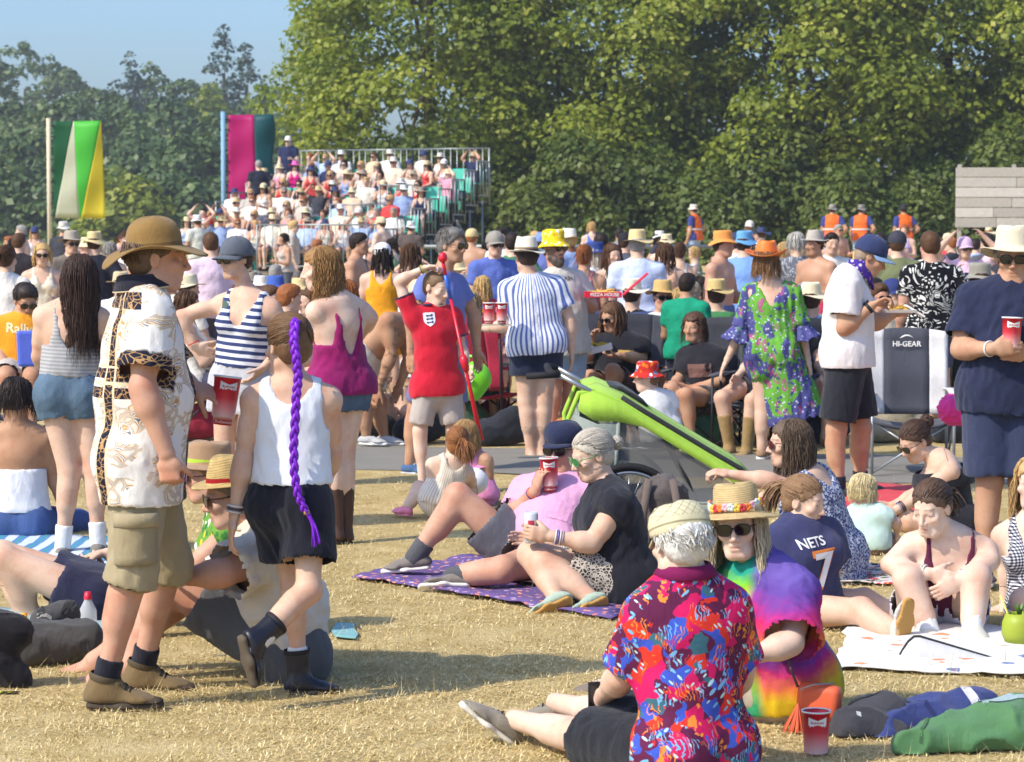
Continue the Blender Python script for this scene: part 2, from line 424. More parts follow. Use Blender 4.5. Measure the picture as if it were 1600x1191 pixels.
HAND = dict(relax=((12, 28, 22), 0), grip=((35, 62, 45), 1), fist=((75, 85, 60), 1), flat=((4, 6, 5), 0), hold=((22, 42, 30), 1), pinch=((45, 55, 35), 1))
def add_hand(F, wr, h, n, side, sc_, pose):
    h = nrm(h); n = nrm(n - h * (h @ n)); a = np.cross(h, n) * (1 if side == 'R' else -1); s = sc_
    cs, tp = HAND[pose]
    F.seg(wr - h * .01 * s, wr + h * .035 * s, a, (.026 * s, .019 * s), (.036 * s, .016 * s), k=.012)
    F.seg(wr + h * .03 * s, wr + h * .078 * s, a, (.038 * s, .016 * s), (.040 * s, .013 * s), k=.012)
    for off, ln in ((.029, .93), (.010, 1.04), (-.009, .98), (-.027, .78)):
        p = wr + h * (.088 - abs(off) * .18) * s + a * off * s; ang = 0
        for L, r, c in zip((.043, .027, .022), (.0092, .0085, .0076), cs):
            ang += R(c); d = h * math.cos(ang) + n * math.sin(ang) + a * off * 1.2 * (1 if ang < .6 else 0); q = p + nrm(d) * L * ln * s
            F.cap(p, q, r * s, r * .92 * s, k=.004); p = q
    p = wr + h * .022 * s + a * .024 * s; d0 = nrm(a * .62 + h * .72 + n * (.55 if tp else .25)); q = p + d0 * .042 * s
    F.cap(p, q, .0135 * s, .0115 * s, k=.012); d1 = nrm(d0 * .75 + h * .45 + n * (.75 if tp else .15)); p2 = q + d1 * .032 * s
    F.cap(q, p2, .0112 * s, .0095 * s, k=.004); d2 = nrm(d1 + n * (.55 if tp else .05) - a * (.3 if tp else 0)); F.cap(p2, p2 + d2 * .025 * s, .0095 * s, .008 * s, k=.004)
    return dict(c=wr + h * .085 * s + n * .03 * s, h=h, n=n, a=a, w=wr)

def add_head(F, c, fr, s, jaw=1.0, fem=False, ears=True):
    X, Y, Z = fr
    P = lambda x, y, z: c + (X * x + Y * y + Z * z) * s
    F.ell(P(0, -.012, .035), fr, (.0755 * s, .0965 * s, .086 * s), k=.02)
    F.ell(P(0, .028, -.038), fr, (.060 * s * jaw, .066 * s, .078 * s), k=.03)
    F.cap(P(-.022 * jaw, .066, -.096), P(.022 * jaw, .066, -.096), .018 * s, k=.025)
    F.cap(P(-.05 * jaw, .0, -.066), P(-.03 * jaw, .05, -.09), .016 * s, k=.03); F.cap(P(.05 * jaw, .0, -.066), P(.03 * jaw, .05, -.09), .016 * s, k=.03)
    F.cap(P(-.032, .078, .022), P(.032, .078, .022), .0125 * s if not fem else .009 * s, k=.02)
    for x in (-1, 1):
        F.ell(P(.033 * x, .099, .004), fr, (.017 * s, .014 * s, .0105 * s), k=.014, op='s')
        F.ell(P(.043 * x, .064, -.022), fr, (.022 * s, .022 * s, .018 * s), k=.02)
        F.ell(P(.033 * x, .0765, .0025), fr, (.0135 * s, .0125 * s, .0115 * s), k=.003)
        F.cap(P(.017 * x, .0865, .0125), P(.046 * x, .079, .0105), .0042 * s, k=.006)
        if ears:
            e = P(.077 * x, -.006, -.004); f2 = frame(Y * .35 + X * x, Z)
            F.ell(e, (X, Y, Z), (.0085 * s, .019 * s, .031 * s), k=.008); F.ell(e + (X * x * .01 + Y * .004) * s, (X, Y, Z), (.007 * s, .010 * s, .018 * s), k=.006, op='s')
    F.cap(P(0, .093, .008), P(0, .1125, -.030), .0075 * s, .0105 * s, k=.012)
    F.cap(P(-.0125, .099, -.034), P(.0125, .099, -.034), .0085 * s, k=.008)
    F.cap(P(-.017, .087, -.0585), P(.017, .087, -.0585), .0075 * s, k=.008)
    F.cap(P(-.014, .086, -.0715), P(.014, .086, -.0715), .008 * s, k=.008)
    F.cap(P(-.021, .0945, -.0648), P(.021, .0945, -.0648), .0028 * s, k=.005, op='s')

def body_field(J, o):
    H = J['H']; up = J['up']; P, N_ = J['P'], J['N']; m = o['w']; sex = o['sex']; F = Field()
    rp, rs_, fp, fs = J['rp'], J['rs'], J['fp'], J['fs']
    f = sex == 'f'; ch = sex == 'c'
    pw, wwd, cw = ((.094, .079, .091) if f else (.088, .083, .098)); 
    if ch: pw, wwd, cw = .082, .078, .086
    r1 = rp; rm = nrm(rp + rs_); mid = P + (N_ - P) * .38 + fs * o.get('belly', 0) * .3; chs = P + (N_ - P) * .70
    bel = o.get('belly', 0)
    T = []   # torso segments shared with clothes: a, b, u, ra, rb
    T.append((P - up * .02 * H, mid, r1, (pw * H * m, .066 * H * m), (wwd * H * m, (.060 + bel) * H * m)))
    T.append((mid, chs, rm, (wwd * H * m, (.060 + bel) * H * m), (cw * H * m ** .5, .066 * H * m ** .5)))
    T.append((chs, P + (N_ - P) * .9, rs_, (cw * H * m ** .5, .066 * H * m ** .5), (.078 * H, .052 * H)))
    for t in T: F.seg(*t, k=.05)
    for s_ in 'RL': F.cap(N_ - up * .002 * H, J[s_ + 'S'], .032 * H, .036 * H * m ** .4, k=.05)
    B = {}
    gl = 1 if not ch else .85
    if f:
        for s_, x in (('R', 1), ('L', -1)):
            F.ell(chs + rs_ * x * .045 * H + fs * .052 * H - up * .012 * H, (rs_, fs, up), (.042 * H, .036 * H, .042 * H), k=.025)
    for s_ in 'RL':
        F.ell(J[s_ + 'H'] - fp * .032 * H + up * .005 * H, (rp, fp, up), (.056 * H * m, .052 * H * m, .060 * H * m), k=.05)
        aw = m ** .6 * (.9 if f else 1) * (.88 if ch else 1); lw = m ** .6 * (1.04 if f else 1) * (.9 if ch else 1)
        S, E, Wr = J[s_ + 'S'], J[s_ + 'E'], J[s_ + 'W']
        B['u' + s_] = (S, E, .0315 * H * aw, .0245 * H * aw); B['f' + s_] = (E, Wr, .0245 * H * aw, .0165 * H * aw)
        F.cap(*B['u' + s_], k=.03); mu = S + (E - S) * .45; F.cap(mu, S + (E - S) * .65, .030 * H * aw, .027 * H * aw, k=.03)
        fm = E + (Wr - E) * .28; F.cap(E + (fm - E) * .4, fm, .0265 * H * aw, .0262 * H * aw, k=.03); F.cap(fm, Wr, .0262 * H * aw, .0165 * H * aw, k=.03); F.cap(E, fm, .024 * H * aw, .0262 * H * aw, k=.02)
        Hj, K, A = J[s_ + 'H'], J[s_ + 'K'], J[s_ + 'A']
        B['t' + s_] = (Hj, K, .053 * H * lw, .034 * H * lw); B['c' + s_] = (K, A, .034 * H * lw, .022 * H * lw)
        F.cap(*B['t' + s_], k=.04); sh = nrm(A - K); th = nrm(K - Hj)
        bk = nrm(-fp + 0 * sh); kb = nrm(th - sh) if np.linalg.norm(th - sh) > .3 else fwd_of(o['yaw'])
        kb = nrm(kb - sh * (kb @ sh)); J[s_ + 'kb'] = kb
        F.cap(K, A, .0315 * H * lw, .0215 * H * lw, k=.03)
        F.cap(K + sh * .05 * H - kb * .008 * H, K + sh * .105 * H - kb * .008 * H, .0315 * H * lw, .028 * H * lw, k=.04)
        F.cap(K + kb * .006 * H, K + kb * .004 * H + sh * .02 * H, .031 * H * lw, .027 * H * lw, k=.03)
    J['B'] = B; J['T'] = T
    return F

def foot_frame(J, s_, o):
    ft = o.get(s_ + 'F'); A, K = J[s_ + 'A'], J[s_ + 'K']; sh = nrm(A - K)
    if ft is None: f = fwd_of(o['yaw']); f = nrm(V(f[0], f[1], 0)); u = V(0, 0, 1)
    elif len(ft) == 1: f = fwd_of(ft[0]); u = V(0, 0, 1)
    else:  # yaw, pitch (down +), roll
        f = fwd_of(ft[0]); rr = np.cross(f, V(0, 0, 1)); pt = R(ft[1]); f2 = f * math.cos(pt) - V(0, 0, 1) * math.sin(pt); u = nrm(np.cross(rr, f2))
        if len(ft) > 2: c, s2 = math.cos(R(ft[2])), math.sin(R(ft[2])); u, rr = u * c + rr * s2, rr * c - u * s2
        f = f2
    r, f, u = frame(f, u); return A, r, f, u
def add_foot(F, A, r, f, u, H, g=1.0):
    hl = A - u * .030 * H - f * .018 * H
    F.cap(A, hl, .023 * H * g, .023 * H * g, k=.02)
    F.seg(A - u * .012 * H + f * .01 * H, A - u * .036 * H + f * .088 * H, r, (.021 * H * g, .02 * H * g), (.028 * H * g, .014 * H * g), k=.025)
    for i, x in enumerate((.6, .25, -.1, -.42, -.7)):
        F.cap(A - u * .042 * H + f * .085 * H + r * x * .028 * H, A - u * .044 * H + f * (.118 - i * .006) * H + r * x * .033 * H, (.0075 if i else .0105) * H * g, (.006 if i else .009) * H * g, k=.006)
def make_shoe(o, J, s_, parent, org, kind, cols, vox):
    A, r, f, u = foot_frame(J, s_, o); H = J['H']; k = H / 1.75 * o.get('shoe_k', 1)
    P = lambda x, y, z: A + (r * x + f * y + u * z) * k
    U = Field(); z0 = -.078
    U.seg(P(0, -.035, -.048), P(0, .02, -.035), r, (.036 * k, .04 * k), (.040 * k, .042 * k), k=.03)
    U.seg(P(0, .0, -.03), P(0, .12, -.056), r, (.038 * k, .042 * k), (.046 * k, .026 * k), k=.03)
    U.seg(P(0, .10, -.058), P(.0, .165, -.062), r, (.047 * k, .024 * k), (.036 * k, .018 * k), k=.03)
    top = {'boot': .13, 'tall': .28, 'mid': .03, 'low': -.002}.get(kind, -.002)
    if kind in ('boot', 'tall', 'mid'):
        K = J[s_ + 'K']; ax = nrm(K - A)
        U.seg(P(0, -.008, -.03), A + ax * top * k, r, (.042 * k, .05 * k), ((.056 if kind == 'boot' else .046 if kind == 'mid' else .062) * k, (.06 if kind == 'boot' else .052 if kind == 'mid' else .066) * k), k=.03, cuts=[(A + ax * (top - .01) * k, ax)])
    elif kind == 'clog': U.seg(P(0, .05, -.05), P(0, .15, -.055), r, (.048 * k, .035 * k), (.046 * k, .026 * k), k=.03)
    def cl(lev, sg): 
        c = P(0, 0, lev)
        return lambda x, y, z: sg * ((x - c[0]) * u[0] + (y - c[1]) * u[1] + (z - c[2]) * u[2])
    if kind not in ('boot', 'tall', 'mid', 'clog'): U.clip(cl(-.006, 1))
    U.clip(cl(z0 + .02, -1))
    v_, q = U.mesh(vox); n_ = vnorm(v_, q); v_ = v_ + n_ * (wob(v_, .05, 3) * .0012)[:, None]
    loc = np.stack([(v_ - A) @ r, (v_ - A) @ f, (v_ - A) @ u], 1)
    sh = mk('boot' if kind in ('boot', 'tall') else 'shoe', v_ - org, q, cols[0], parent, attrs=dict(pc=loc))
    S = Field()
    S.seg(P(0, -.042, z0 + .008), P(0, .07, z0 + .008), r, (.038 * k, .02 * k), (.044 * k, .02 * k), k=.02)
    S.seg(P(0, .06, z0 + .008), P(0, .17, z0 + .008), r, (.046 * k, .02 * k), (.036 * k, .02 * k), k=.02)
    S.clip(cl(z0 - (.012 if kind in ('boot', 'tall') else 0), -1)); S.clip(cl(z0 + .023, 1))
    v_, q = S.mesh(max(.008, vox * .8)); mk('sole', v_ - org, q, cols[1], sh)
    if kind in ('mid', 'boot'):
        m = MB()
        for i in range(5): y = .05 + i * .016; z = .012 - i * .011; m.tube([P(-.03, y + .002, z - .014), P(0, y, z), P(.03, y + .002, z - .014)], .0032 * k, 5)
        m.build('laces', plain((40, 36, 34), .8), sh, True, off=org)
        m = MB(); K = J[s_ + 'K']; ax = nrm(K - A); bo = .010 if kind == 'boot' else 0; m.lathe([((.048 + bo) * k, (top - .022) * k), ((.053 + bo) * k, (top - .012) * k), ((.05 + bo) * k, (top + .0) * k)], 20, (A - f * .004, r, np.cross(ax, r), ax)); m.build('ankle_cuff', plain((34, 33, 38) if kind == 'boot' else (84, 72, 54), .7, .3, 'cuff'), sh, True, off=org)
        T_ = Field(); T_.seg(P(0, .135, -.062), P(0, .168, -.064), r, (.049 * k, .025 * k), (.040 * k, .021 * k), k=.02); T_.clip(cl(z0 + .02, -1)); T_.clip(lambda x, y, z, c=P(0, .128, 0): -((x - c[0]) * f[0] + (y - c[1]) * f[1] + (z - c[2]) * f[2])); v_, q = T_.mesh(.006); mk('toe_cap', v_ - org, q, cols[1], sh)
    if kind == 'low' and len(cols) > 2:
        m = MB()
        for i in range(5):
            y = .045 + i * .017; z = -.004 - i * .0075
            m.tube([P(-.026, y + .004, z - .008), P(0, y, z + .005), P(.026, y + .004, z - .008)], .0035 * k, 5)
        m.build('laces', cols[2], sh, True, off=org)
    return sh

def garment(name, prims, parent, org, mat, vox, caps=(), fold=.004, wl=(.09, .09, .16), seed=0, fr=None, clips=(), k=.03, keep=None, crease=None, hemband=0):
    F = Field()
    for p in prims:
        if p[0] == 'seg': F.seg(*p[1:6], k=p[6] if len(p) > 6 else k, cuts=p[7] if len(p) > 7 else ())
        elif p[0] == 'cap': F.cap(*p[1:5], k=p[5] if len(p) > 5 else k)
        elif p[0] == 'ell': F.ell(*p[1:4], k=p[4] if len(p) > 4 else k)
        elif p[0] == 'sub': F.cap(*p[1:5], k=.012, op='s')
    for c in clips: F.clip(c)
    v_, q = F.mesh(vox); n_ = vnorm(v_, q)
    drop = np.zeros(len(v_), bool)
    for (c, nn, rr) in caps:
        d = (v_ - c) @ nn; rad = np.linalg.norm(v_ - c - d[:, None] * nn, axis=1)
        drop |= (np.abs(d) < .6 * vox) & (rad < rr) & ((n_ @ nn) > .55)
    keepf = ~drop[q].all(1)
    X, Y, Z, O = fr if fr is not None else (V(1, 0, 0), V(0, 1, 0), V(0, 0, 1), org)
    L = np.stack([(v_ - O) @ X, (v_ - O) @ Y, (v_ - O) @ Z], 1)
    if fold:
        a = wob(L, wl, seed); b = wob(L, np.asarray(wl) * .45, seed + 3)
        d = (1 - np.abs(a) * 2) * fold * .7 + b * fold * .35
        if crease is not None:
            for (c, dr, amp, w_) in crease:
                rr = (v_ - c); along = rr @ dr; e = np.exp(-(np.linalg.norm(rr, axis=1) / w_) ** 2); d = d + amp * e * np.sin(along * 160 + 3 * wob(v_, .15, seed + 5))
        v_ = v_ + n_ * d[:, None]
    cyl = np.stack([np.arctan2(L[:, 0], L[:, 1]) * .17, L[:, 1], L[:, 2]], 1)
    hf = np.zeros(len(v_))
    for (c, nn, rr) in caps[1:] if hemband else ():
        d = (v_ - c) @ nn; rad = np.linalg.norm(v_ - c - d[:, None] * nn, axis=1); hf = np.maximum(hf, ((d > -hemband) & (d < .03) & (rad < rr + .02)) * 1.0)
    v2, q2, (L2, C2, h2) = compact(v_, q, keepf, (L, cyl, hf))
    at = dict(pc=L2, cyl=C2)
    if hemband: at['hemf'] = h2
    return mk(name, v2 - org, q2, mat, parent, attrs=at)
def tint_head(v_, c, fr, s, o):
    X, Y, Z = fr; L = np.stack([(v_ - c) @ X, (v_ - c) @ Y, (v_ - c) @ Z], 1) / s
    T = np.zeros((len(v_), 4), np.float32); inh = np.linalg.norm(L - V(0, 0, -.02), axis=1) < .17
    sk = np.array(s2l(SK[o['skin']]))
    def put(mask, col, a):
        a = np.clip(mask * a, 0, 1) * inh; T[:, :3] = T[:, :3] * (1 - a[:, None]) + np.array(col) * a[:, None]; T[:, 3] = np.maximum(T[:, 3], a)
    T[:, :3] = sk
    x, y, z = L[:, 0], L[:, 1], L[:, 2]; sm = lambda e0, e1, v: np.clip((v - e0) / (e1 - e0), 0, 1)
    # cheeks, nose and ears are pinker; lips; brows; stubble or beard
    ck = np.exp(-(((np.abs(x) - .043) / .02) ** 2 + ((z + .025) / .018) ** 2)) * (y > .03) + np.exp(-((x / .014) ** 2 + ((z + .028) / .014) ** 2)) * (y > .09)
    put(ck, sk * V(1.02, .78, .74), .6)
    lip = np.exp(-((x / .022) ** 4 + ((z + .065) / .0115) ** 4)) * (y > .07)
    put(lip, sk * V(.9, .55, .55), .75); put(np.exp(-((x / .021) ** 4 + ((z + .0648) / .0028) ** 2)) * (y > .07), sk * V(.3, .16, .15), .9)
    hc = np.array(s2l(o.get('haircol', (70, 50, 35))))
    br = sm(.010, .013, np.abs(x)) * (1 - sm(.048, .056, np.abs(x))) * np.exp(-((z - (.026 + .004 * np.sin(np.abs(x) * 60))) / .0052) ** 2) * (y > .05)
    put(br, hc * .8, .85)
    bd = o.get('beard')
    if bd:
        m = ((z < -.042) | ((np.abs(x) > .05) & (z < -.0))) & (z > -.125) & (y > -.002 - .3 * (z + .02)) & ~((np.abs(x) < .024) & (np.abs(z + .065) < .008))
        m = m & ~((z > -.05) & (np.abs(x) < .05)) | ((np.abs(x) < .026) & (z < -.040) & (z > -.056) & (y > .07))
        put(m.astype(float), np.array(s2l(bd[0])), bd[1])
    return T if False else _eyes(T, L, put, o)
def _eyes(T, L, put, o):
    x, y, z = L[:, 0], L[:, 1], L[:, 2]
    for e in (-1, 1):
        g = ((x - .033 * e) ** 2); ev = np.exp(-((g / .0105 ** 2) ** 2 + ((z - .0015) / .0048) ** 4)) * (y > .07)
        put(ev, (.72, .68, .66), 1.0 if o.get('eyes', 1) else 0)
        put(np.exp(-((g + (z - .002) ** 2) / .0048 ** 2) ** 3) * (y > .07), (.06, .05, .045), 1.0 if o.get('eyes', 1) else 0)
        put(np.exp(-((x - .033 * e) / .014) ** 4 - ((z - .0078) / .0022) ** 2) * (y > .06), (.03, .02, .015), .8)
    return T
LENS = plain((12, 12, 15), .08, .8, 'dark_lens')
DARKF = plain((24, 20, 20), .3, .5, 'dark_frame')
def make_glasses(c, fr, s, parent, org, lens=None, frame_m=None, lift=0.0, tilt=0):
    X, Y, Z = fr; lens = lens or LENS; frame_m = frame_m or DARKF; lv = lift
    P = lambda x, y, z: c + (X * x + Y * y + Z * z) * s
    cz = .003 + lv; fy = .0 if lv == 0 else -.03
    m = MB(); root = None
    for e in (-1, 1):
        pts = []
        for i in range(20):
            a = 2 * math.pi * i / 20; px = .0335 * e + .0285 * np.sign(math.cos(a)) * abs(math.cos(a)) ** .7; pz = cz + .0205 * np.sign(math.sin(a)) * abs(math.sin(a)) ** .8
            if math.sin(a) < 0: px = .0335 * e + (px - .0335 * e) * .92
            pts.append(P(px, .108 + fy - .28 * abs(px) ** 1.5 * 2.2, pz))
        m.tube(pts + [pts[0]], .0023 * s, 5, False)
        ce = sum(pts) / 20 + Y * .003 * s
        L = MB(); L.add([ce] + pts, [(0, i + 1, (i + 1) % 20 + 1) for i in range(20)])
        m.tube([P(.062 * e, .086 + fy, cz + .008), P(.076 * e, .05 + fy, cz + .006), P(.0805 * e, .0 + fy, cz + .008), P(.078 * e, -.02, cz - .008)], .0025 * s, 5)
        if root is None: root = empty('sunglasses', (0, 0, 0)); root.parent = parent
        L.build('lens', lens, root, True, off=org)
    m.tube([P(-.008, .105 + fy, cz + .006), P(.008, .105 + fy, cz + .006)], .0025 * s, 5)
    m.build('frame', frame_m, root, True, off=org); return root

def make_hat(kind, c, fr, s, parent, org, mat, band=None, par=None):
    """hats sit on the head frame; par: brim width, brim curl, crown height"""
    X, Y, Z = fr; par = par or {}; tl = R(par.get('tilt', 6))
    Y2 = Y * math.cos(tl) - Z * math.sin(tl) * -1 if False else Y * math.cos(tl) + Z * math.sin(tl); Z2 = nrm(np.cross(X, Y2)); Y2 = np.cross(Z2, X)
    O = c + (Z * par.get('lift', .05) - Y * .012) * s; f4 = (O, X * s, Y2 * s, Z2 * s)
    ch = par.get('crown', .10); bw = par.get('brim', .08); root = None
    rr = .099; n = 40; ph = par.get('seed', 0)
    if kind in ('brim', 'bucket', 'straw', 'cowboy'):
        slope = par.get('slope', .12); wavy = par.get('wavy', .012); curl = par.get('curl', 0.0)
        prof = []
        tk = par.get('top', .78)
        if par.get('round'):
            for t in np.linspace(0, 1, 13): b_ = t * 1.5708; prof.append((max(.001, rr * math.sin(b_) ** .75), ch * max(0, math.cos(b_)) ** .62 + .003))
            prof.append((rr * 1.03, 0))
        else:
          for t in np.linspace(0, 1, 7): prof.append((rr * tk * t ** .8 if t > 0 else .001, ch + (par.get('dent', 0) * (1 - t * t) * -1)))
          prof += [(rr * (tk + .06), ch - .006), (rr * (tk + .11), ch - .022), (rr * .95, ch * .45), (rr * 1.0, .012), (rr * 1.03, .0)]
        nc = len(prof)
        for t in np.linspace(.12, 1, 7): prof.append((rr * 1.03 + bw * t, -slope * bw * t))
        def fn(r, z, a):
            if r > rr * 1.035:
                t = (r - rr * 1.03) / bw
                z = z + t * t * wavy * math.sin(2 * a + ph) + t * wavy * .6 * math.sin(3 * a + 1 + ph) + t ** 2 * curl * (math.cos(a) ** 2)
                r = r * (1 + .03 * math.sin(2 * a + ph))
            elif z > .02: z = z + .004 * math.sin(3 * a + ph)
            return r * (1 - .0 * z), z
        m = MB(); m.lathe(prof, n, f4, .88, fn)
        L = np.concatenate(m.v); loc = np.stack([(L - O) @ X, (L - O) @ Y2, (L - O) @ Z2], 1) / s
        an = np.arctan2(loc[:, 0] / .88, loc[:, 1]) * .1
        h = m.build('hat', mat, parent, True, attrs=dict(pc=loc, cyl=np.stack([an, np.hypot(loc[:, 0], loc[:, 1]), loc[:, 2]], 1)), off=org)
        solid(h, .004)
        if band is not None:
            b = MB(); bz = par.get('bandh', .028)
            b.lathe([(rr * 1.035, .002), (rr * 1.02, bz * .5), (rr * 1.005, bz)], n, f4, .88); b.build('hat_band', band, h, True, off=org); 
        return h
    if kind == 'cap':
        prof = [(.001, .106), (.032, .104), (.064, .092), (.088, .068), (.102, .036), (.106, .005), (.106, -.014)]
        m = MB(); m.lathe(prof, n, f4, .88, lambda r, z, a: (r * (1.04 if math.sin(a) < 0 else 1.0), z + .002 * math.sin(6 * a)))
        L = np.concatenate(m.v); loc = np.stack([(L - O) @ X, (L - O) @ Y2, (L - O) @ Z2], 1) / s
        h = m.build('cap', mat, parent, True, attrs=dict(pc=loc), off=org); solid(h, .004)
        vd = 1 if not par.get('back') else -1; Pn = []
        for i in range(13):
            a = R(-78 + 13 * i); row = []
            for t in np.linspace(0, 1, 6):
                x = math.sin(a) * (.091 + .002 * t); y = math.cos(a) * .104 + t * .075 * math.cos(a) ** .6 if math.cos(a) > 0 else 0
                row.append(O + (X * x + Y2 * y * vd + Z2 * (-.008 - .018 * t + .0 - 1.1 * x * x * (1 + .6 * t))) * s)
            Pn.append(row)
        v_ = MB().sheet(Pn).build('visor', par.get('visor_mat', mat), h, True, off=org); solid(v_, .005)
        MB().lathe([(.001, .112), (.007, .110), (.009, .104)], 10, f4).build('button', par.get('visor_mat', mat), h, True, off=org)
        return h
    if kind == 'flat':   # soft cap with stitched crown, peak in front
        m = MB(); prof = [(.001, .088), (.04, .087), (.075, .078), (.098, .052), (.106, .025), (.103, -.005), (.1, -.014)]
        m.lathe(prof, n, f4, .9, lambda r, z, a: (r * (1 + .02 * math.sin(5 * a)), z + .004 * math.sin(3 * a)))
        L = np.concatenate(m.v); loc = np.stack([(L - O) @ X, (L - O) @ Y2, (L - O) @ Z2], 1) / s
        h = m.build('cap', mat, parent, True, attrs=dict(pc=loc), off=org); solid(h, .004)
        Pn = [[O + (X * math.sin(a) * (.088) + Y2 * (math.cos(a) * (.098 + .06 * t)) + Z2 * (-.012 - .014 * t)) * s for t in np.linspace(0, 1, 4)] for a in np.linspace(-1.1, 1.1, 11)]
        solid(MB().sheet(Pn).build('visor', mat, h, True, off=org), .005)
        return h

def make_hair(kind, c, fr, s, parent, org, col, o, hires):
    """kind: short, bald_ring, long, pony, bun, curly, tied"""
    if not kind: return
    X, Y, Z = fr; P = lambda x, y, z: c + (X * x + Y * y + Z * z) * s; mat = hair_mat(col); up = o.get('hair_up', V(0, 0, 1))
    th = {'short': .009, 'crop': .004, 'ring': .009, 'thick': .014, 'pony': .006, 'bun': .006, 'tied': .007}.get(kind, .011); vox = (.0078 / o.get('dk', 1) ** .7) if hires else .015
    F = Field(); F.ell(P(0, -.016, .036), fr, ((.0765 + th) * s, (.0975 + th) * s, (.087 + th) * s), k=.01)
    if kind in ('thick', 'short') and not o.get('hat'): F.ell(P(.01, .035, .095), fr, (.055 * s, .05 * s, .03 * s), k=.03)
    F.ell(P(0, -.05, -.02), fr, ((.062 + th) * s, (.045 + th) * s, (.06) * s), k=.03)
    hl = o.get('hairline', .062)
    def clip(x, y, z):   # keep above a hairline that drops behind the ears
        lx = ((x - c[0]) * X[0] + (y - c[1]) * X[1] + (z - c[2]) * X[2]) / s
        ly = ((x - c[0]) * Y[0] + (y - c[1]) * Y[1] + (z - c[2]) * Y[2]) / s; lz = ((x - c[0]) * Z[0] + (y - c[1]) * Z[1] + (z - c[2]) * Z[2]) / s
        front = hl - 6 * np.abs(lx) ** 2 * 1.0
        lim = np.where(ly > .028, front + (ly - .075) * .35, np.where(ly > -.015, front - .018 - (.028 - ly) * .9, -.075))
        lim = lim + .006 * np.sin(lx * 210 + 3 * np.sin(lz * 90)) + .004 * np.sin(lx * 95 + lz * 60 + 2)
        d = (lim - lz) * s * .6
        if kind == 'ring' or (o.get('hat') and o['hat'][0] != 'flat'): d = np.maximum(d, (lz - (.055 if kind == 'ring' or o['hat'][0] != 'cap' else .03)) * s)
        return d
    F.clip(clip)
    v_, q = F.mesh(vox); n_ = vnorm(v_, q); amp = {'curly': .012, 'thick': .006, 'crop': .0015}.get(kind, .004)
    v_ = v_ + n_ * (wob(v_, .035, 2) * amp * .6 + wob(v_, .016, 5) * amp * .4)[:, None]
    h = mk('hair', v_ - org, q, mat, parent, attrs=dict(tint=.5 + .3 * wob(v_, .02, 8)))
    rs = np.random.RandomState(int(abs(c[0] * 1000)) % 9999); down = V(0, 0, -1); g = []
    if kind in ('short', 'thick', 'crop', 'ring'):
        if hires and kind != 'crop':
            n = 420; a = rs.uniform(0, 6.28, n); e = np.arcsin(rs.uniform(-.15, 1, n)) if kind != 'ring' else rs.uniform(-.5, .35, n)
            if o.get('hat'): e = np.minimum(e, rs.uniform(-.4, .2, n))
            if kind == 'ring': ok = np.sin(a) < .25
            else: ok = ~((np.sin(a) > .45) & (e < .55)) & ~((np.abs(np.sin(a)) < .5) & (e < .05))
            a, e = a[ok], e[ok]; n = len(a)
            d = np.stack([np.cos(a) * np.cos(e), np.sin(a) * np.cos(e), np.sin(e)], 1)
            rt = d * V(.0765 + th * .7, .0975 + th * .7, .087 + th * .7) + V(0, -.016, .036)
            fl = np.stack([np.cos(a) * .4 + .3, np.sin(a) * .5 + (-.5 if kind == 'ring' else .2), -.9 + e * .3], 1) + rs.normal(0, .35, (n, 3)); fl -= d * (fl * d).sum(1)[:, None] * .8
            fl /= np.linalg.norm(fl, axis=1)[:, None]; t = np.linspace(0, 1, 4)[None, :, None]
            pth = rt[:, None] + fl[:, None] * t * .032 + d[:, None] * (.006 * t - .004 * t * t + (.004 if kind != 'thick' else .01 * t))
            pth = c + (pth[..., :1] * X + pth[..., 1:2] * Y + pth[..., 2:] * Z) * s
            sv, sf, st = strands(pth, .0035, 1); mk('locks', sv - org, sf, mat, h, attrs=dict(tint=st))
        return h
    n = int(o.get('locks', 260 if hires else 110) * (2.5 * o.get('dk', 1) ** 1.3 if hires else .8)); ln = o.get('hair_len', .35); m = (10 if o.get('dk', 1) > .9 else 7) if hires else 6; tt = np.linspace(0, 1, m)
    if kind in ('long', 'curly'):
        a = rs.uniform(-2.2, 2.2, n) if kind == 'long' else rs.uniform(-2.1, 2.1, n)
        e0 = rs.uniform(.15, 1.35 if not o.get('hat') else .45, n); pth = np.zeros((n, m, 3)); L = ln * rs.uniform(.75, 1.05, n)
        side = np.sin(a); bk = -np.cos(a)
        dn = V(*[down @ X, down @ Y, down @ Z])
        sp = o.get('spread', 1.0); part = o.get('part', 0.0)
        for i in range(n):
            pos = None; Lt = L[i] + .14; ds = Lt / (m - 1); th0 = e0[i]; pp = []
            for j in range(m):
                sarc = j * ds; e = th0 - sarc / .1
                if e > -.35:
                    p = V(side[i] * math.cos(e) * (.083 + th), bk[i] * math.cos(e) * (.104 + th), .04 + math.sin(e) * .094) + V(0, -.016, 0)
                    last = p; lj = sarc
                else:
                    fall = sarc - lj; rad = V(side[i], bk[i], 0)
                    w_ = .012 * math.sin(fall * 22 + i) * (1 if kind == 'long' else 0)
                    p = last + dn * fall + rad * (.02 * sp * (1 - math.exp(-fall * 8)) + w_)
                    if kind == 'curly': fq = 75; p = p + V(math.cos(fall * fq + i), math.sin(fall * fq + i), 0) * .014
                pp.append(p)
            pth[i] = pp
        if kind == 'curly': pass
        pth += rs.normal(0, .003, pth.shape)
        rd = rs.uniform(.0015, .0032, n) / o.get('dk', 1) ** .5 if kind == 'long' else rs.uniform(.0025, .0042, n)
        if not hires: rd = rd * 2.8
    elif kind in ('pony', 'bun', 'tied', 'pigtail'):
        tp = o.get('tie', (0, -.115, .03)); base = V(*tp); nb = n
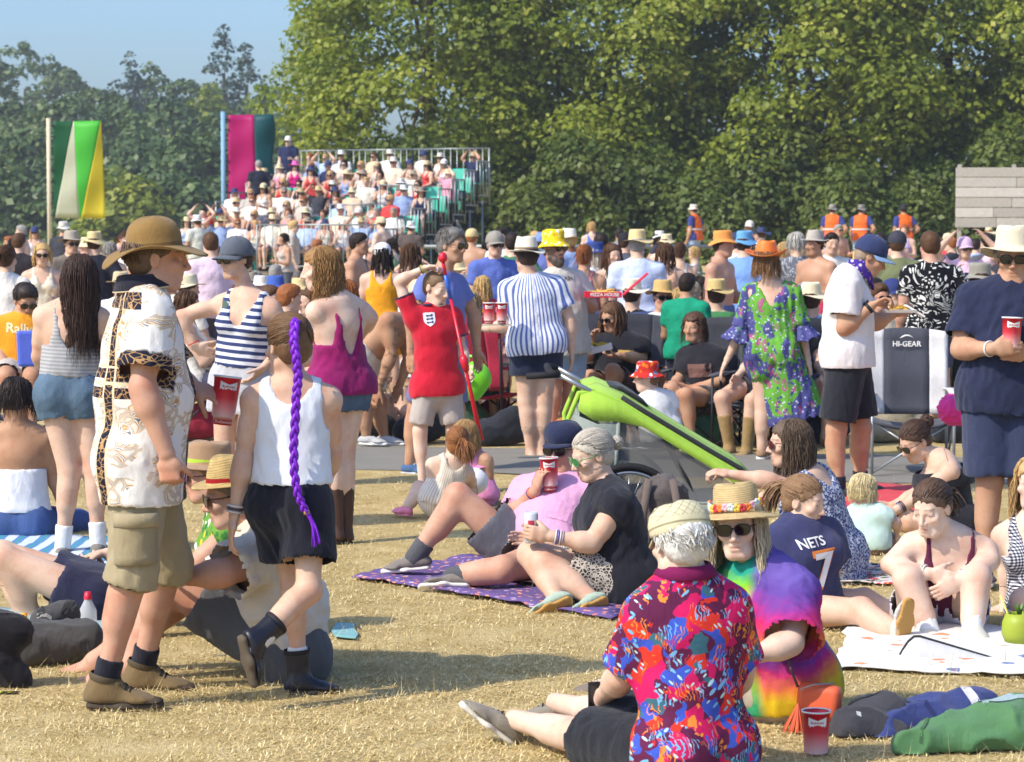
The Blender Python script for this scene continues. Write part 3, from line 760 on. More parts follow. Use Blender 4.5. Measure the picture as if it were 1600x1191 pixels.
        # locks combed back over the skull to the tie
        a = rs.uniform(-2.6, 2.6, nb); e = rs.uniform(-.35, 1.2 if not o.get('hat') else .15, nb); pth = np.zeros((nb, m, 3))
        for i in range(nb):
            st = V(math.sin(a[i]) * math.cos(e[i]), math.cos(a[i]) * math.cos(e[i]), math.sin(e[i]))
            if st[1] > .3 and st[2] < .45: st = nrm(V(st[0], st[1] * .3, st[2] + .5))
            en = nrm(base - V(0, -.016, .036))
            for j in range(m):
                d = nrm(st * (1 - tt[j]) + en * tt[j] + 1e-4); pth[i, j] = d * V(.0765 + th + .003, .0975 + th + .003, .087 + th + .003) + V(0, -.016, .036)
        rd = rs.uniform(.0022, .0042, nb)
        if kind in ('pony', 'pigtail'):
            nt_ = int(190 * o.get('dk', 1)) if hires else 40; T = np.zeros((nt_, m, 3)); dn = V(down @ X, down @ Y, down @ Z); out = nrm(base + V(0, 0, -.036))
            for i in range(nt_):
                j0 = rs.normal(0, .009, 3); dr = nrm(out + rs.normal(0, .25, 3)); L = ln * rs.uniform(.75, 1.05); p = base + j0; ve = dr.copy()
                for j in range(m):
                    T[i, j] = p; ve = nrm(ve + dn * .32); p = p + ve * L / (m - 1) + rs.normal(0, .0018, 3)
            pth = np.concatenate([pth, T]); rd = np.concatenate([rd, rs.uniform(.0025, .005, nt_)])
        if kind == 'bun':
            nt_ = 130; T = np.zeros((nt_, m, 3)); br = o.get('bun_r', .038); bc = base + nrm(base) * br * .6
            for i in range(nt_):
                ax = nrm(rs.normal(size=3)); u = nrm(np.cross(ax, V(.3, .2, 1))); w_ = np.cross(ax, u); ph = rs.uniform(0, 6.28); r_ = br * rs.uniform(.7, 1)
                for j in range(m): b_ = ph + tt[j] * 3.5; T[i, j] = bc + (u * math.cos(b_) + w_ * math.sin(b_)) * r_
            pth = np.concatenate([pth, T]); rd = np.concatenate([rd, rs.uniform(.003, .0055, nt_)])
    pth = c + (pth[..., :1] * X + pth[..., 1:2] * Y + pth[..., 2:] * Z) * s
    sv, sf, st = strands(pth, rd * s, 3); mk('locks', sv - org, sf, mat, h, attrs=dict(tint=st))
    return h

PEOPLE = {}
def person(key, label, J=None, **o):
    """one person: body (one continuous skin), clothes, hair, hat, shoes as children"""
    t0 = time.time()
    o.setdefault('sex', 'm'); o.setdefault('w', 1.0); o.setdefault('skin', 'fair'); o.setdefault('yaw', 0)
    if J is None: J = solve(**o)
    H = J['H']; vox = o.get('vox', .012) * (1.28 if not o.get('coarse') else 1.2); fine = o.get('fine', .55); P, N_, up = J['P'], J['N'], J['up']
    org = V(P[0], P[1], 0) if o.get('base') is None else V(*o['base'])
    root = empty('person', org); tag(root, label, 'person', o.get('group')); PEOPLE[key] = (root, J, o)
    F = body_field(J, o)
    # head
    hs = o.get('hs', (H / 1.75) ** .75 if o['sex'] != 'c' else (H / 1.75) ** .42); hy = o.get('hyaw', o.get('sy', o['yaw'])); hp = R(o.get('hpitch', 0)); hr = R(o.get('hroll', 0))
    hf = fwd_of(hy); hX = np.cross(hf, V(0, 0, 1)); hY = hf * math.cos(hp) - V(0, 0, 1) * math.sin(hp); hZ = np.cross(hX, hY)
    hX, hZ = hX * math.cos(hr) + hZ * math.sin(hr), hZ * math.cos(hr) - hX * math.sin(hr); fr = (hX, hY, hZ); c = J['HD']
    nr = (.033 if o['sex'] == 'm' else .028) * H * o['w'] ** .3 if o['sex'] != 'c' else .030 * H
    F.cap(N_ - up * .01 * H, c - hZ * .045 * hs - hY * .018 * hs, nr * 1.08, nr, k=.03)
    add_head(F, c, fr, hs, o.get('jaw', 1.0 if o['sex'] == 'm' else .92), o['sex'] != 'm')
    DD = max(6, abs(c[1])) if J['P'][1] > 3 else 30; boxes = [(c - .165 * hs, c + .165 * hs, max(vox * fine, DD * .00046))]
    info = {}
    for s_ in 'RL':
        hd = o.get(s_ + 'H', 'relax')
        if hd is None: continue
        if isinstance(hd, str): hd = (hd,)
        Wr, E = J[s_ + 'W'], J[s_ + 'E']; fa = nrm(Wr - E); h = nrm(fa) if len(hd) < 3 or hd[2] is None else nrm(V(*hd[2]))
        n_ = V(*hd[1]) if len(hd) > 1 and hd[1] is not None else (-J['rs'] if s_ == 'R' else J['rs']) + J['fs'] * .2
        info[s_] = add_hand(F, Wr + fa * .012, h, n_, s_, H / 1.75 * o.get('hand_k', 1), hd[0])
        cc = Wr + h * .09 * H / 1.75; boxes.append((cc - .1 * H / 1.75, cc + .1 * H / 1.75, max(.004, vox * .48, DD * .0005)))
    for s_ in 'RL':
        if not o.get('shoes') or o.get('bare'):
            A, r, f, u = foot_frame(J, s_, o); add_foot(F, A, r, f, u, H); boxes.append((A + f * .05 * H - .1 * H, A + f * .05 * H + .1 * H, vox * .6)) if o.get('bare') else 0
    bx = []
    for b in boxes:   # boxes must not overlap: keep the earlier one
        if all((b[0] > e[1]).any() or (b[1] < e[0]).any() for e in bx): bx.append(b)
    if o.get('coarse'): bx = [b for b in bx[:1]]
    v_, q = F.mesh(vox, bx)
    TN = tint_head(v_, c, fr, hs, o); sk = np.array(s2l(SK[o['skin']]))
    def blush(p, r_, col, a_):
        m_ = np.exp(-(np.linalg.norm(v_ - p, axis=1) / r_) ** 2) * a_ * (TN[:, 3] < .05); TN[:, :3] = np.where(m_[:, None] > .01, col, TN[:, :3]); TN[:, 3] = np.maximum(TN[:, 3], m_)
    for s_ in 'RL':   # ruddier knees, elbows and knuckles
        blush(J[s_ + 'K'] + J[s_ + 'kb'] * .02 * H, .03 * H, sk * V(.86, .62, .56), .55); blush(J[s_ + 'E'] + nrm(2 * J[s_ + 'E'] - J[s_ + 'S'] - J[s_ + 'W'] + 1e-3) * .015 * H, .022 * H, sk * V(.84, .6, .54), .55)
        if s_ in info: blush(info[s_]['w'] + info[s_]['h'] * .09, .035, sk * V(.95, .74, .68), .5)
    if o.get('ink'):
        a_, b_ = J[o['ink'] + 'E'], J[o['ink'] + 'W']; t_ = np.clip(((v_ - a_) @ (b_ - a_)) / ((b_ - a_) @ (b_ - a_)), -.6, 1.1); dd = np.linalg.norm(v_ - a_ - t_[:, None] * (b_ - a_), axis=1); m_ = (dd < .06) * (t_ < .95) * (wob(v_, .05, 9) > .1) * .7; TN[:, :3] = np.where(m_[:, None] > 0, sk * .3, TN[:, :3]); TN[:, 3] = np.maximum(TN[:, 3], m_)
    body = mk('body', v_ - org, q, o.get('skin_m') or skin_mat(SK[o['skin']]), root, attrs=dict(tint=TN))
    J['head'] = (c, fr, hs); J['hand'] = info; J['org'] = org; J['root'] = root
    tfr = (J['rs'], J['fs'], up, N_)
    T, B = J['T'], J['B']
    for gi, g in enumerate(o.get('wear', ())):
        kind, mat = g[0], g[1]; a = g[2] if len(g) > 2 else {}
        gv = a.get('vox', vox); caps = []; pr = []; clips = []; ls = a.get('loose', .014); fold = a.get('fold', .004); sd_ = gi + int(H * 100)
        if kind in ('top', 'tank', 'dress', 'strapless'):
            nm = a.get('name', {'top': 'shirt', 'tank': 'vest_top', 'dress': 'dress', 'strapless': 'top'}[kind])
            hem = a.get('hem', -.05); hc = P + up * hem * H; flare = a.get('flare', .012)
            (a0, b0, u0, ra, rb), t1, t2 = T
            inf = lambda r_, d: (r_[0] + d, r_[1] + d)
            sls = max([q[2].get('loose', .014) if len(q) > 2 else .014 for q in o['wear'] if q[0] in ('shorts', 'trousers', 'skirt')] or [0]); lw_ = ls + flare
            if hem < -.01: lw_ = max(ls, sls + .012) + flare
            wx = .004 if o['sex'] != 'm' else .018
            if hem >= 0 and sls and kind != 'dress': lw_ = max(ls, .72 * sls + .012) + a.get('flare', .002); wx = max(wx, .72 * sls + .008 - ls)
            lo = hc - up * .03
            pr.append(('seg', lo, b0, u0, inf(ra, lw_), inf(rb, ls + wx), .05, [(hc, -up)] if kind != 'dress' and not a.get('skirt') else ()))
            if hem < -.01 and not a.get('narrow') and kind != 'dress' and not a.get('skirt'):
                for s_ in 'RL':
                    pr.append(('ell', J[s_ + 'H'] - J['fp'] * .028 * H + up * .006 * H, (J['rp'], J['fp'], up), tuple((x * H * o['w'] + max(ls, sls + .014)) for x in (.056, .054, .062)), .05))
                    th_ = J[s_ + 'K'] - J[s_ + 'H']; pr.append(('cap', J[s_ + 'H'] + up * .02, J[s_ + 'H'] + (th_ * .5 if nrm(th_) @ up < -.8 else 0), B['t' + s_][2] + sls + .014, B['t' + s_][2] + sls + .014 - (.006 if nrm(th_) @ up < -.8 else 0), .05))
                clips.append(lambda x, y, z, hc=hc, u=up: -((x - hc[0]) * u[0] + (y - hc[1]) * u[1] + (z - hc[2]) * u[2]))
            pr.append(('seg', t1[0], t1[1], t1[2], inf(t1[3], ls + wx), inf(t1[4], ls * .8), .05))
            if kind != 'dress' and not a.get('skirt'): caps.append((hc, -up, ra[0] + ls + flare + .1))
            if kind == 'dress' or a.get('skirt'):
                for s_ in 'RL': pr.append(('ell', J[s_ + 'H'] - J['fp'] * .032 * H + up * .005 * H, (J['rp'], J['fp'], up), tuple(x * H * o['w'] + ls for x in (.058, .056, .064)), .06)); pr.append(('cap', J[s_ + 'H'], J[s_ + 'H'] + (J[s_ + 'K'] - J[s_ + 'H']) * .35, B['t' + s_][2] + ls, B['t' + s_][2] + ls, .06))
            if o['sex'] == 'f' and kind != 'x':
                for x in (1, -1): pr.append(('ell', P + (N_ - P) * .70 + J['rs'] * x * .045 * H + J['fs'] * .052 * H - up * .012 * H, (J['rs'], J['fs'], up), (.042 * H + ls * .7, .036 * H + ls * .7, .042 * H + ls * .7), .03))
            pr.append(('seg', t2[0], t2[1], t2[2], inf(t2[3], ls * .8), inf(t2[4], ls * .6), .05))
            if kind in ('top', 'dress'):
                for s_ in 'RL': pr.append(('cap', N_ - up * .004 * H, J[s_ + 'S'], .032 * H + ls * .4, .034 * H * o['w'] ** .3 + ls * .6, .05))
                sl = a.get('sleeve', .6)
                for s_ in 'RL':
                    S, E, r1, r2 = B['u' + s_]; Wr = J[s_ + 'W']
                    if sl <= 1:
                        en = S + (E - S) * sl; d = nrm(E - S); rr = r1 + ls * 1.1 + a.get('sflare', .008)
                        pr.append(('seg', S, en + d * .05, J['fs'] if abs(d @ J['fs']) < .9 else up, (r1 + ls * .7, r1 + ls * .7), (rr, rr), .05, [(en, d)])); caps.append((en, d, rr + .03))
                    else:
                        e2 = E + (Wr - E) * (sl - 1); d = nrm(Wr - E); rr = r2 + ls + a.get('sflare', .004)
                        pr.append(('cap', S, E, r1 + ls * .7, r2 + ls * 1.2, .035))
                        pr.append(('seg', E, e2 + d * .04, up if abs(d @ up) < .9 else J['fs'], (r2 + ls * 1.2, r2 + ls * 1.2), (rr, rr), .03, [(e2, d)])); caps.append((e2, d, rr + .03))
                nk = a.get('neck', .0)
                if nk: pr.append(('sub', N_ + up * .01 * H, N_ + up * .1 * H + J['fs'] * .01, nr + nk, nr + nk + .02))
                vn = a.get('vneck')   # (front +1 / back -1, depth, half width)
                if vn:
                    def vclip(x, y, z, vn=vn):
                        lx = (x - N_[0]) * J['rs'][0] + (y - N_[1]) * J['rs'][1] + (z - N_[2]) * J['rs'][2]
                        ly = (x - N_[0]) * J['fs'][0] + (y - N_[1]) * J['fs'][1] + (z - N_[2]) * J['fs'][2]
                        lz = (x - N_[0]) * up[0] + (y - N_[1]) * up[1] + (z - N_[2]) * up[2]
                        d = np.minimum(lz + vn[1] - np.abs(lx) * vn[1] / vn[2], ly * vn[0] + .02)
                        return d
                    clips.append(vclip)
            if kind in ('tank', 'strapless'):
                if kind == 'tank':
                    for s_ in 'RL': pr.append(('cap', N_ - up * .004 * H, N_ + (J[s_ + 'S'] - N_) * .75, .032 * H + ls * .5, .034 * H + ls * .4, .05))
                nf, nb, ah, sw = a.get('nf', .085), a.get('nb', .06), a.get('ah', .085), a.get('sw', (.045, .075))
                def tclip(x, y, z):
                    lx = np.abs((x - N_[0]) * J['rs'][0] + (y - N_[1]) * J['rs'][1] + (z - N_[2]) * J['rs'][2])
                    ly = (x - N_[0]) * J['fs'][0] + (y - N_[1]) * J['fs'][1] + (z - N_[2]) * J['fs'][2]
                    lz = (x - N_[0]) * up[0] + (y - N_[1]) * up[1] + (z - N_[2]) * up[2]
                    dep = np.where(ly > 0, nf, nb) * H
                    neck = lz + dep * (1 - (lx / (sw[0] * H)) ** 2)     # scooped neckline
                    arm = lz + ah * H - np.maximum(0, (sw[1] * H - lx)) * 30
                    if kind == 'strapless': return lz + dep
                    return np.maximum(np.where(lx < sw[0] * H, neck, -1), np.where(lx > sw[1] * H * .8, arm, -1))
                clips.append(lambda x, y, z: tclip(x, y, z) * .6)
            if kind == 'dress' or a.get('skirt'):
                sk_ = a.get('skirt', (.45, .16, .16)); hb = P - V(0, 0, sk_[0]) ; wa = P + (N_ - P) * .3; sdir = nrm(hb - wa)
                if len(sk_) > 3: hb = hb + V(*sk_[3]); sdir = nrm(hb - wa)
                pr.append(('seg', wa, hb + sdir * .05, J['rp'], (T[0][4][0] + ls, T[0][4][1] + ls), (sk_[1], sk_[2]), .05, [(hb, sdir)])); caps.append((hb, sdir, 1.0))
            ob = garment(nm, pr, root, org, mat, gv, caps, fold, a.get('wl', (.10, .10, .15)), sd_, tfr, clips, crease=a.get('crease'), hemband=a.get('hemband', 0))
        elif kind in ('shorts', 'trousers'):
            (a0, b0, u0, ra, rb) = T[0]; wa = P + up * a.get('waist', .055) * H; lg = a.get('leg', .75); fl = a.get('flare', .01); nm = a.get('name', kind)
            pr.append(('seg', P - up * .02 * H, wa, u0, (ra[0] + ls, ra[1] + ls), (ra[0] * .97 + ls * .7, ra[1] * .97 + ls * .7), .05, [(wa, up)]))
            for s_ in 'RL':
                pr.append(('ell', J[s_ + 'H'] - J['fp'] * .028 * H, (J['rp'], J['fp'], up), tuple(x * H * o['w'] + ls for x in (.052, .052, .06)), .05))
                Hj, K, r1, r2 = B['t' + s_]; d = nrm(K - Hj)
                if lg <= 1:
                    en = Hj + (K - Hj) * lg; rr = r1 + (r2 - r1) * lg + ls + fl
                    ux = J['rp'] if abs(d @ J['rp']) < .9 else up
                    pr.append(('seg', Hj, en + d * .04, ux, (r1 + ls, r1 + ls * 1.2), (rr, rr), .035, [(en, d)])); caps.append((en, d, rr + .04))
                else:
                    A = J[s_ + 'A']; en = K + (A - K) * (lg - 1); d2 = nrm(A - K); rr = r2 * .8 + ls + fl
                    pr.append(('cap', Hj, K, r1 + ls, r2 + ls * 1.3, .035)); ux = J['rp'] if abs(d2 @ J['rp']) < .9 else up
                    pr.append(('seg', K, en + d2 * .04, ux, (r2 + ls * 1.3,) * 2, (rr, rr), .035, [(en, d2)])); caps.append((en, d2, rr + .04))
            ob = garment(nm, pr, root, org, mat, gv, caps, fold, a.get('wl', (.08, .08, .2)), sd_, (J['rp'], J['fp'], up, P), (), k=.03, crease=a.get('crease'))
        elif kind == 'skirt':
            (a0, b0, u0, ra, rb) = T[0]; wa = P + up * a.get('waist', .09) * H; pr.append(('seg', P - up * .02 * H, wa, u0, (ra[0] + ls, ra[1] + ls), (rb[0] + ls * .7, rb[1] + ls * .7), .05, [(wa, up)]))
            lg = a.get('leg', .6); en = {}
            for s_ in 'RL':
                Hj, K, r1, r2 = B['t' + s_]; en[s_] = Hj + (K - Hj) * lg
                d = nrm(K - Hj); ux = J['rp'] if abs(d @ J['rp']) < .9 else up
                pr.append(('seg', Hj, en[s_] + d * .03, ux, (r1 + ls * 1.4,) * 2, (r1 * .95 + ls * 1.4 + .01,) * 2, .06, [(en[s_], d)])); caps.append((en[s_], d, .2))
            d = nrm((en['R'] + en['L']) / 2 - P); mE = (en['R'] + en['L']) / 2; gap = np.linalg.norm(en['R'] - en['L']) / 2
            pr.append(('seg', P, mE + d * .02, en['R'] - en['L'], (ra[0] * .8, .045 * H), (gap + .03, .042 * H), .08, [(mE, d)])); caps.append((mE, d, .3))
            ob = garment('skirt', pr, root, org, mat, gv, caps, fold, (.1, .1, .18), sd_, (J['rp'], J['fp'], up, P), (), k=.03)
        elif kind == 'socks':
            for s_ in 'RL':
                K, A, r1, r2 = B['c' + s_]; t = a.get('t', .72); st = K + (A - K) * t; d = nrm(K - A)
                pr2 = [('seg', A - d * .03, st, J['fs'] if abs(d @ J['fs']) < .9 else up, (r2 * 1.06 + .004,) * 2, ((r1 + (r2 - r1) * t) * 1.0 + .006,) * 2, .02, [(st, d)])]
                garment('sock', pr2, root, org, mat, min(gv, .009), [], .001, (.03, .03, .03), 1, None)
            continue
        if a.get('tidy'): a['tidy'](ob)
        J['g_' + (a.get('name') or kind)] = ob
    if o.get('shoes'):
        for s_ in 'RL':
            kd = o['shoes']; kk = o.get('shoes' + s_, kd[0]); make_shoe(o, J, s_, root, org, kk, kd[1:], min(vox, .012))
    hires = vox < .0199; o['dk'] = min(1, 12.5 / DD)
    if o.get('hair'): make_hair(o['hair'], c, fr, hs, root, org, o.get('haircol', (70, 50, 35)), o, hires)
    if o.get('hat'):
        hk = o['hat']; J['hat'] = make_hat(hk[0], c, fr, hs, root, org, hk[1], hk[2] if len(hk) > 2 else None, hk[3] if len(hk) > 3 else None)
    if o.get('glasses'):
        gk = o['glasses'] if isinstance(o['glasses'], tuple) else ()
        make_glasses(c, fr, hs, root, org, *gk)
    if o.get('dbg'): print(key, 'verts', len(v_), 'sec %.2f' % (time.time() - t0))
    return J
# ---------------------------------------------------------------- printed and woven patterns
def S(c): return s2l(c)
def stripes(c1, c2, per, axis=2, attr='pc', duty=.5, name='striped_cloth', c3=None):
    g = NG(name); p = g.attr(attr); x = g.sep(p)[axis]
    nz = g.noise(g.attr('pc'), 7, 2).outputs[0]
    f = g.math('FRACT', g.math('DIVIDE', g.math('ADD', x, g.math('MULTIPLY', nz, .006)), per)); m = g.math('LESS_THAN', f, duty)
    col = g.mix(m, S(c2), S(c1))
    if c3: f2 = g.math('LESS_THAN', g.math('ABSOLUTE', g.math('SUBTRACT', f, duty * .5)), duty * .12); col = g.mix(f2, col, S(c3))
    o = g.obj(); g.bump(g.math('ADD', g.math('MULTIPLY', g.noise(o, 34, 3, .6).outputs[0], .35), g.math('MULTIPLY', g.noise(o, 800, 1).outputs[0], .1)), .5, .012)
    return g.done(col, .88, .15)
def finish(g, col, rough=.85, wr=.35):
    o = g.obj(); g.bump(g.math('ADD', g.math('MULTIPLY', g.noise(g.vmath('MULTIPLY', o, (1, 1, .55)), 24, 4, 1.2).outputs[0], wr), g.math('MULTIPLY', g.noise(o, 800, 1).outputs[0], .1)), .65, .022)
    return g.done(col, rough, .15)
def m_baroque():
    g = NG('baroque_print'); pc = g.attr('pc'); cy = g.attr('cyl'); u = g.sep(cy)[0]; z = g.sep(pc)[2]
    q = g.comb(u, 0.0, z); wq = g.vmath('ADD', q, g.vmath('SCALE', g.vmath('SUBTRACT', g.noise(q, 9, 2).outputs[1], (.5, .5, .5)), .09))
    white, gold, lt, navy = S((232, 228, 222)), S((190, 150, 100)), S((220, 200, 166)), S((30, 30, 48))
    e = g.vor(wq, 25, 'DISTANCE_TO_EDGE').outputs[0]; scroll = g.math('LESS_THAN', g.math('ABSOLUTE', g.math('SUBTRACT', e, .10)), .035)
    blot = g.math('GREATER_THAN', g.noise(q, 8.5, 2, .4).outputs[0], .475)
    col = g.mix(g.math('MULTIPLY', scroll, blot), white, gold)
    halo = g.math('MULTIPLY', g.math('LESS_THAN', g.math('ABSOLUTE', g.math('SUBTRACT', e, .17)), .05), blot); col = g.mix(g.math('MULTIPLY', halo, .55), col, lt)
    dkl = g.math('MULTIPLY', g.math('LESS_THAN', e, .02), blot); col = g.mix(g.math('MULTIPLY', dkl, .75), col, navy)
    def band(c, w_): return g.math('LESS_THAN', g.math('ABSOLUTE', g.math('SUBTRACT', c, 0.0)), w_)
    au = g.math('ABSOLUTE', u)
    def strip(val, c, w_): return g.math('LESS_THAN', g.math('ABSOLUTE', g.math('SUBTRACT', val, c)), w_)
    nv = g.math('MAXIMUM', strip(au, .415, .017), strip(au, .05, .028))
    back = g.math('GREATER_THAN', au, .30)
    hb = g.math('MULTIPLY', g.math('MAXIMUM', strip(z, -.285, .018), g.math('MAXIMUM', strip(z, -.355, .02), strip(z, -.02, .03))), back)
    rg = g.n('Attribute', attribute_name='hemf').outputs['Fac']
    nv = g.math('MAXIMUM', nv, g.math('MAXIMUM', hb, rg))
    gl = g.math('MULTIPLY', nv, g.math('LESS_THAN', g.vor(wq, 44, 'DISTANCE_TO_EDGE').outputs[0], .05))
    col = g.mix(nv, col, navy); ed = g.math('MAXIMUM', strip(au, .437, .004), g.math('MAXIMUM', strip(au, .393, .004), g.math('MULTIPLY', back, g.math('MAXIMUM', strip(z, -.262, .004), strip(z, -.32, .006)))))
    col = g.mix(g.math('MULTIPLY', gl, .9), col, gold); col = g.mix(ed, col, lt)
    return finish(g, col, .7)
def m_hawaii():
    g = NG('tropical_print'); q = g.attr('pc'); nz = g.vmath('SUBTRACT', g.noise(q, 11, 3).outputs[1], (.5, .5, .5)); w1 = g.vmath('ADD', q, g.vmath('SCALE', nz, .10))
    mar, mag, red, blu, teal, org, lb, pale = [S(c) for c in ((96, 34, 70), (206, 30, 96), (220, 58, 44), (64, 88, 190), (62, 106, 122), (236, 140, 60), (120, 180, 222), (186, 218, 218))]
    c = g.vor(w1, 17).outputs[1]; r = g.sep(c)[0]
    col = g.ramp(r, [(0, mar), (.28, mag), (.44, mar), (.58, blu), (.70, red), (.80, mar), (.9, teal)], 'CONSTANT')
    w2 = g.vmath('ADD', g.vmath('MULTIPLY', q, (1, 1, .55)), g.vmath('SCALE', nz, .16)); v2 = g.vor(w2, 21); r2 = g.sep(v2.outputs[1])[1]
    m2 = g.math('MULTIPLY', g.math('LESS_THAN', v2.outputs[0], .42), g.math('GREATER_THAN', r2, .42))
    col = g.mix(m2, col, g.ramp(g.sep(v2.outputs[1])[2], [(0, mag), (.25, blu), (.45, red), (.62, teal), (.8, mar), (.92, org)], 'CONSTANT'))
    # brush strokes
    wv = g.n('TexWave', wave_type='BANDS', i_Scale=26.0, i_Distortion=9.0, i_Detail=1.5); g.set(wv.inputs['Vector'], w1)
    st = g.math('MULTIPLY', g.math('GREATER_THAN', wv.outputs[1], .86), g.math('GREATER_THAN', g.noise(q, 14, 1).outputs[0], .52)); col = g.mix(st, col, g.ramp(g.noise(q, 18, 0).outputs[0], [(0, org), (.46, red), (.56, lb)], 'CONSTANT'))
    # leaf sprigs: pairs of slanted leaves in cells along a stem
    rot = g.n('VectorRotate', rotation_type='Y_AXIS'); g.set(rot.inputs['Vector'], q); rot.inputs['Angle'].default_value = .75
    lv = g.vor(g.vmath('MULTIPLY', rot.outputs[0], (1, .6, 2.6)), 19, rnd=.75); lm = g.math('MULTIPLY', g.math('LESS_THAN', lv.outputs[0], .30), g.math('GREATER_THAN', g.noise(q, 5.5, 1).outputs[0], .535))
    col = g.mix(lm, col, g.ramp(g.sep(lv.outputs[1])[0], [(0, lb), (.5, pale), (.8, lb)], 'CONSTANT'))
    rot2 = g.n('VectorRotate', rotation_type='Y_AXIS'); g.set(rot2.inputs['Vector'], q); rot2.inputs['Angle'].default_value = -.9
    lv2 = g.vor(g.vmath('MULTIPLY', rot2.outputs[0], (1, .6, 2.8)), 24, rnd=.8); lm2 = g.math('MULTIPLY', g.math('LESS_THAN', lv2.outputs[0], .27), g.math('GREATER_THAN', g.noise(g.vmath('ADD', q, (3, 1, 2)), 5.5, 1).outputs[0], .555))
    col = g.mix(lm2, col, g.ramp(g.sep(lv2.outputs[1])[0], [(0, pale), (.55, lb), (.85, org)], 'CONSTANT'))
    return finish(g, col, .75)
def m_tiedye():
    g = NG('tie_dye'); q = g.attr('pc'); x, y, z = g.sep(q)[0], g.sep(q)[1], g.sep(q)[2]
    nz = g.noise(q, 5, 3, .6).outputs[0]; n2 = g.noise(g.vmath('MULTIPLY', q, (1, 1, 3)), 14, 3).outputs[0]
    # dye bands: chest yellow and green, across the sleeve purple to magenta to orange, back teal
    wv = g.math('ADD', g.math('MULTIPLY', g.math('SUBTRACT', nz, .5), .34), g.math('MULTIPLY', g.math('SUBTRACT', n2, .5), .12))
    f = g.math('ADD', g.math('MULTIPLY', g.math('ADD', z, .44), 2.3), wv)
    b1 = g.ramp(f, [(a, S(b)) for a, b in [(0, (226, 190, 40)), (.12, (228, 120, 70)), (.22, (196, 50, 110)), (.32, (120, 60, 150)), (.42, (214, 60, 110)), (.5, (232, 140, 70)), (.58, (226, 80, 100)), (.68, (206, 44, 110)), (.78, (140, 56, 140)), (.88, (98, 70, 150)), (1, (110, 90, 170))]])
    b2 = g.ramp(f, [(a, S(b)) for a, b in [(0, (60, 150, 120)), (.3, (40, 150, 180)), (.6, (50, 110, 180)), (.85, (40, 150, 170)), (1, (70, 160, 110))]])
    b3 = g.ramp(f, [(a, S(b)) for a, b in [(0, (60, 160, 110)), (.25, (190, 210, 40)), (.5, (236, 196, 50)), (.62, (228, 110, 60)), (.75, (216, 206, 40)), (.9, (120, 190, 50)), (1, (40, 150, 130))]])
    k1 = g.ramp(g.math('ADD', g.math('MULTIPLY', y, -6.0), g.math('ADD', .1, wv)), [(.35, (0, 0, 0)), (.65, (1, 1, 1))]); k2 = g.ramp(g.math('ADD', g.math('MULTIPLY', x, 7.0), g.math('ADD', .75, wv)), [(.35, (0, 0, 0)), (.6, (1, 1, 1))])
    return finish(g, g.mix(k1, g.mix(k2, b1, b3), b2), .85)
def m_leopard():
    g = NG('leopard_print'); q = g.attr('pc'); v = g.vor(q, 62, rnd=.9); e = g.vor(q, 62, 'DISTANCE_TO_EDGE').outputs[0]
    col = g.mix(g.math('LESS_THAN', e, .13), S((62, 54, 52)), S((196, 186, 172))); col = g.mix(g.math('LESS_THAN', v.outputs[0], .22), col, S((170, 158, 144)))
    return finish(g, col)
def m_paisley():
    g = NG('paisley_print'); q = g.attr('pc'); nz = g.vmath('SUBTRACT', g.noise(q, 10, 3).outputs[1], (.5, .5, .5)); w_ = g.vmath('ADD', q, g.vmath('SCALE', nz, .08))
    gr, bl, pk, wh, dk = S((102, 164, 62)), S((80, 80, 138)), S((170, 84, 130)), S((196, 200, 214)), S((48, 110, 50))
    v = g.vor(g.vmath('MULTIPLY', w_, (1, 1, .45)), 13); m1 = g.math('GREATER_THAN', g.sep(v.outputs[1])[0], .66)
    ring = g.math('LESS_THAN', g.math('ABSOLUTE', g.math('SUBTRACT', v.outputs[0], .3)), .06)
    col = g.mix(m1, gr, bl); col = g.mix(g.math('MULTIPLY', ring, .9), col, pk)
    v2 = g.vor(q, 46); col = g.mix(g.math('MULTIPLY', g.math('LESS_THAN', v2.outputs[0], .3), g.math('GREATER_THAN', g.sep(v2.outputs[1])[1], .55)), col, wh)
    v3 = g.vor(w_, 27); col = g.mix(g.math('MULTIPLY', g.math('LESS_THAN', v3.outputs[0], .32), g.math('GREATER_THAN', g.sep(v3.outputs[1])[2], .6)), col, g.mix(m1, bl, gr))
    z = g.sep(q)[2]; hb = g.n('Attribute', attribute_name='hemf').outputs['Fac']
    v4 = g.vor(q, 34, metric='MANHATTAN'); pat = g.mix(g.math('LESS_THAN', g.math('ABSOLUTE', g.math('SUBTRACT', v4.outputs[0], .25)), .09), bl, wh)
    col = g.mix(hb, col, pat)
    return finish(g, col, .8)
def m_leafbw(c1=(24, 24, 30), c2=(225, 222, 214)):
    g = NG('leaf_print'); q = g.attr('pc'); nz = g.noise(q, 4, 1).outputs[0]
    rt = g.n('VectorRotate', rotation_type='Y_AXIS'); g.set(rt.inputs['Vector'], q); g.set(rt.inputs['Angle'], g.math('MULTIPLY', nz, 5.0))
    v = g.vor(g.vmath('MULTIPLY', rt.outputs[0], (1, .6, 2.2)), 19, rnd=.7); return finish(g, g.mix(g.math('LESS_THAN', v.outputs[0], .36), S(c1), S(c2)))
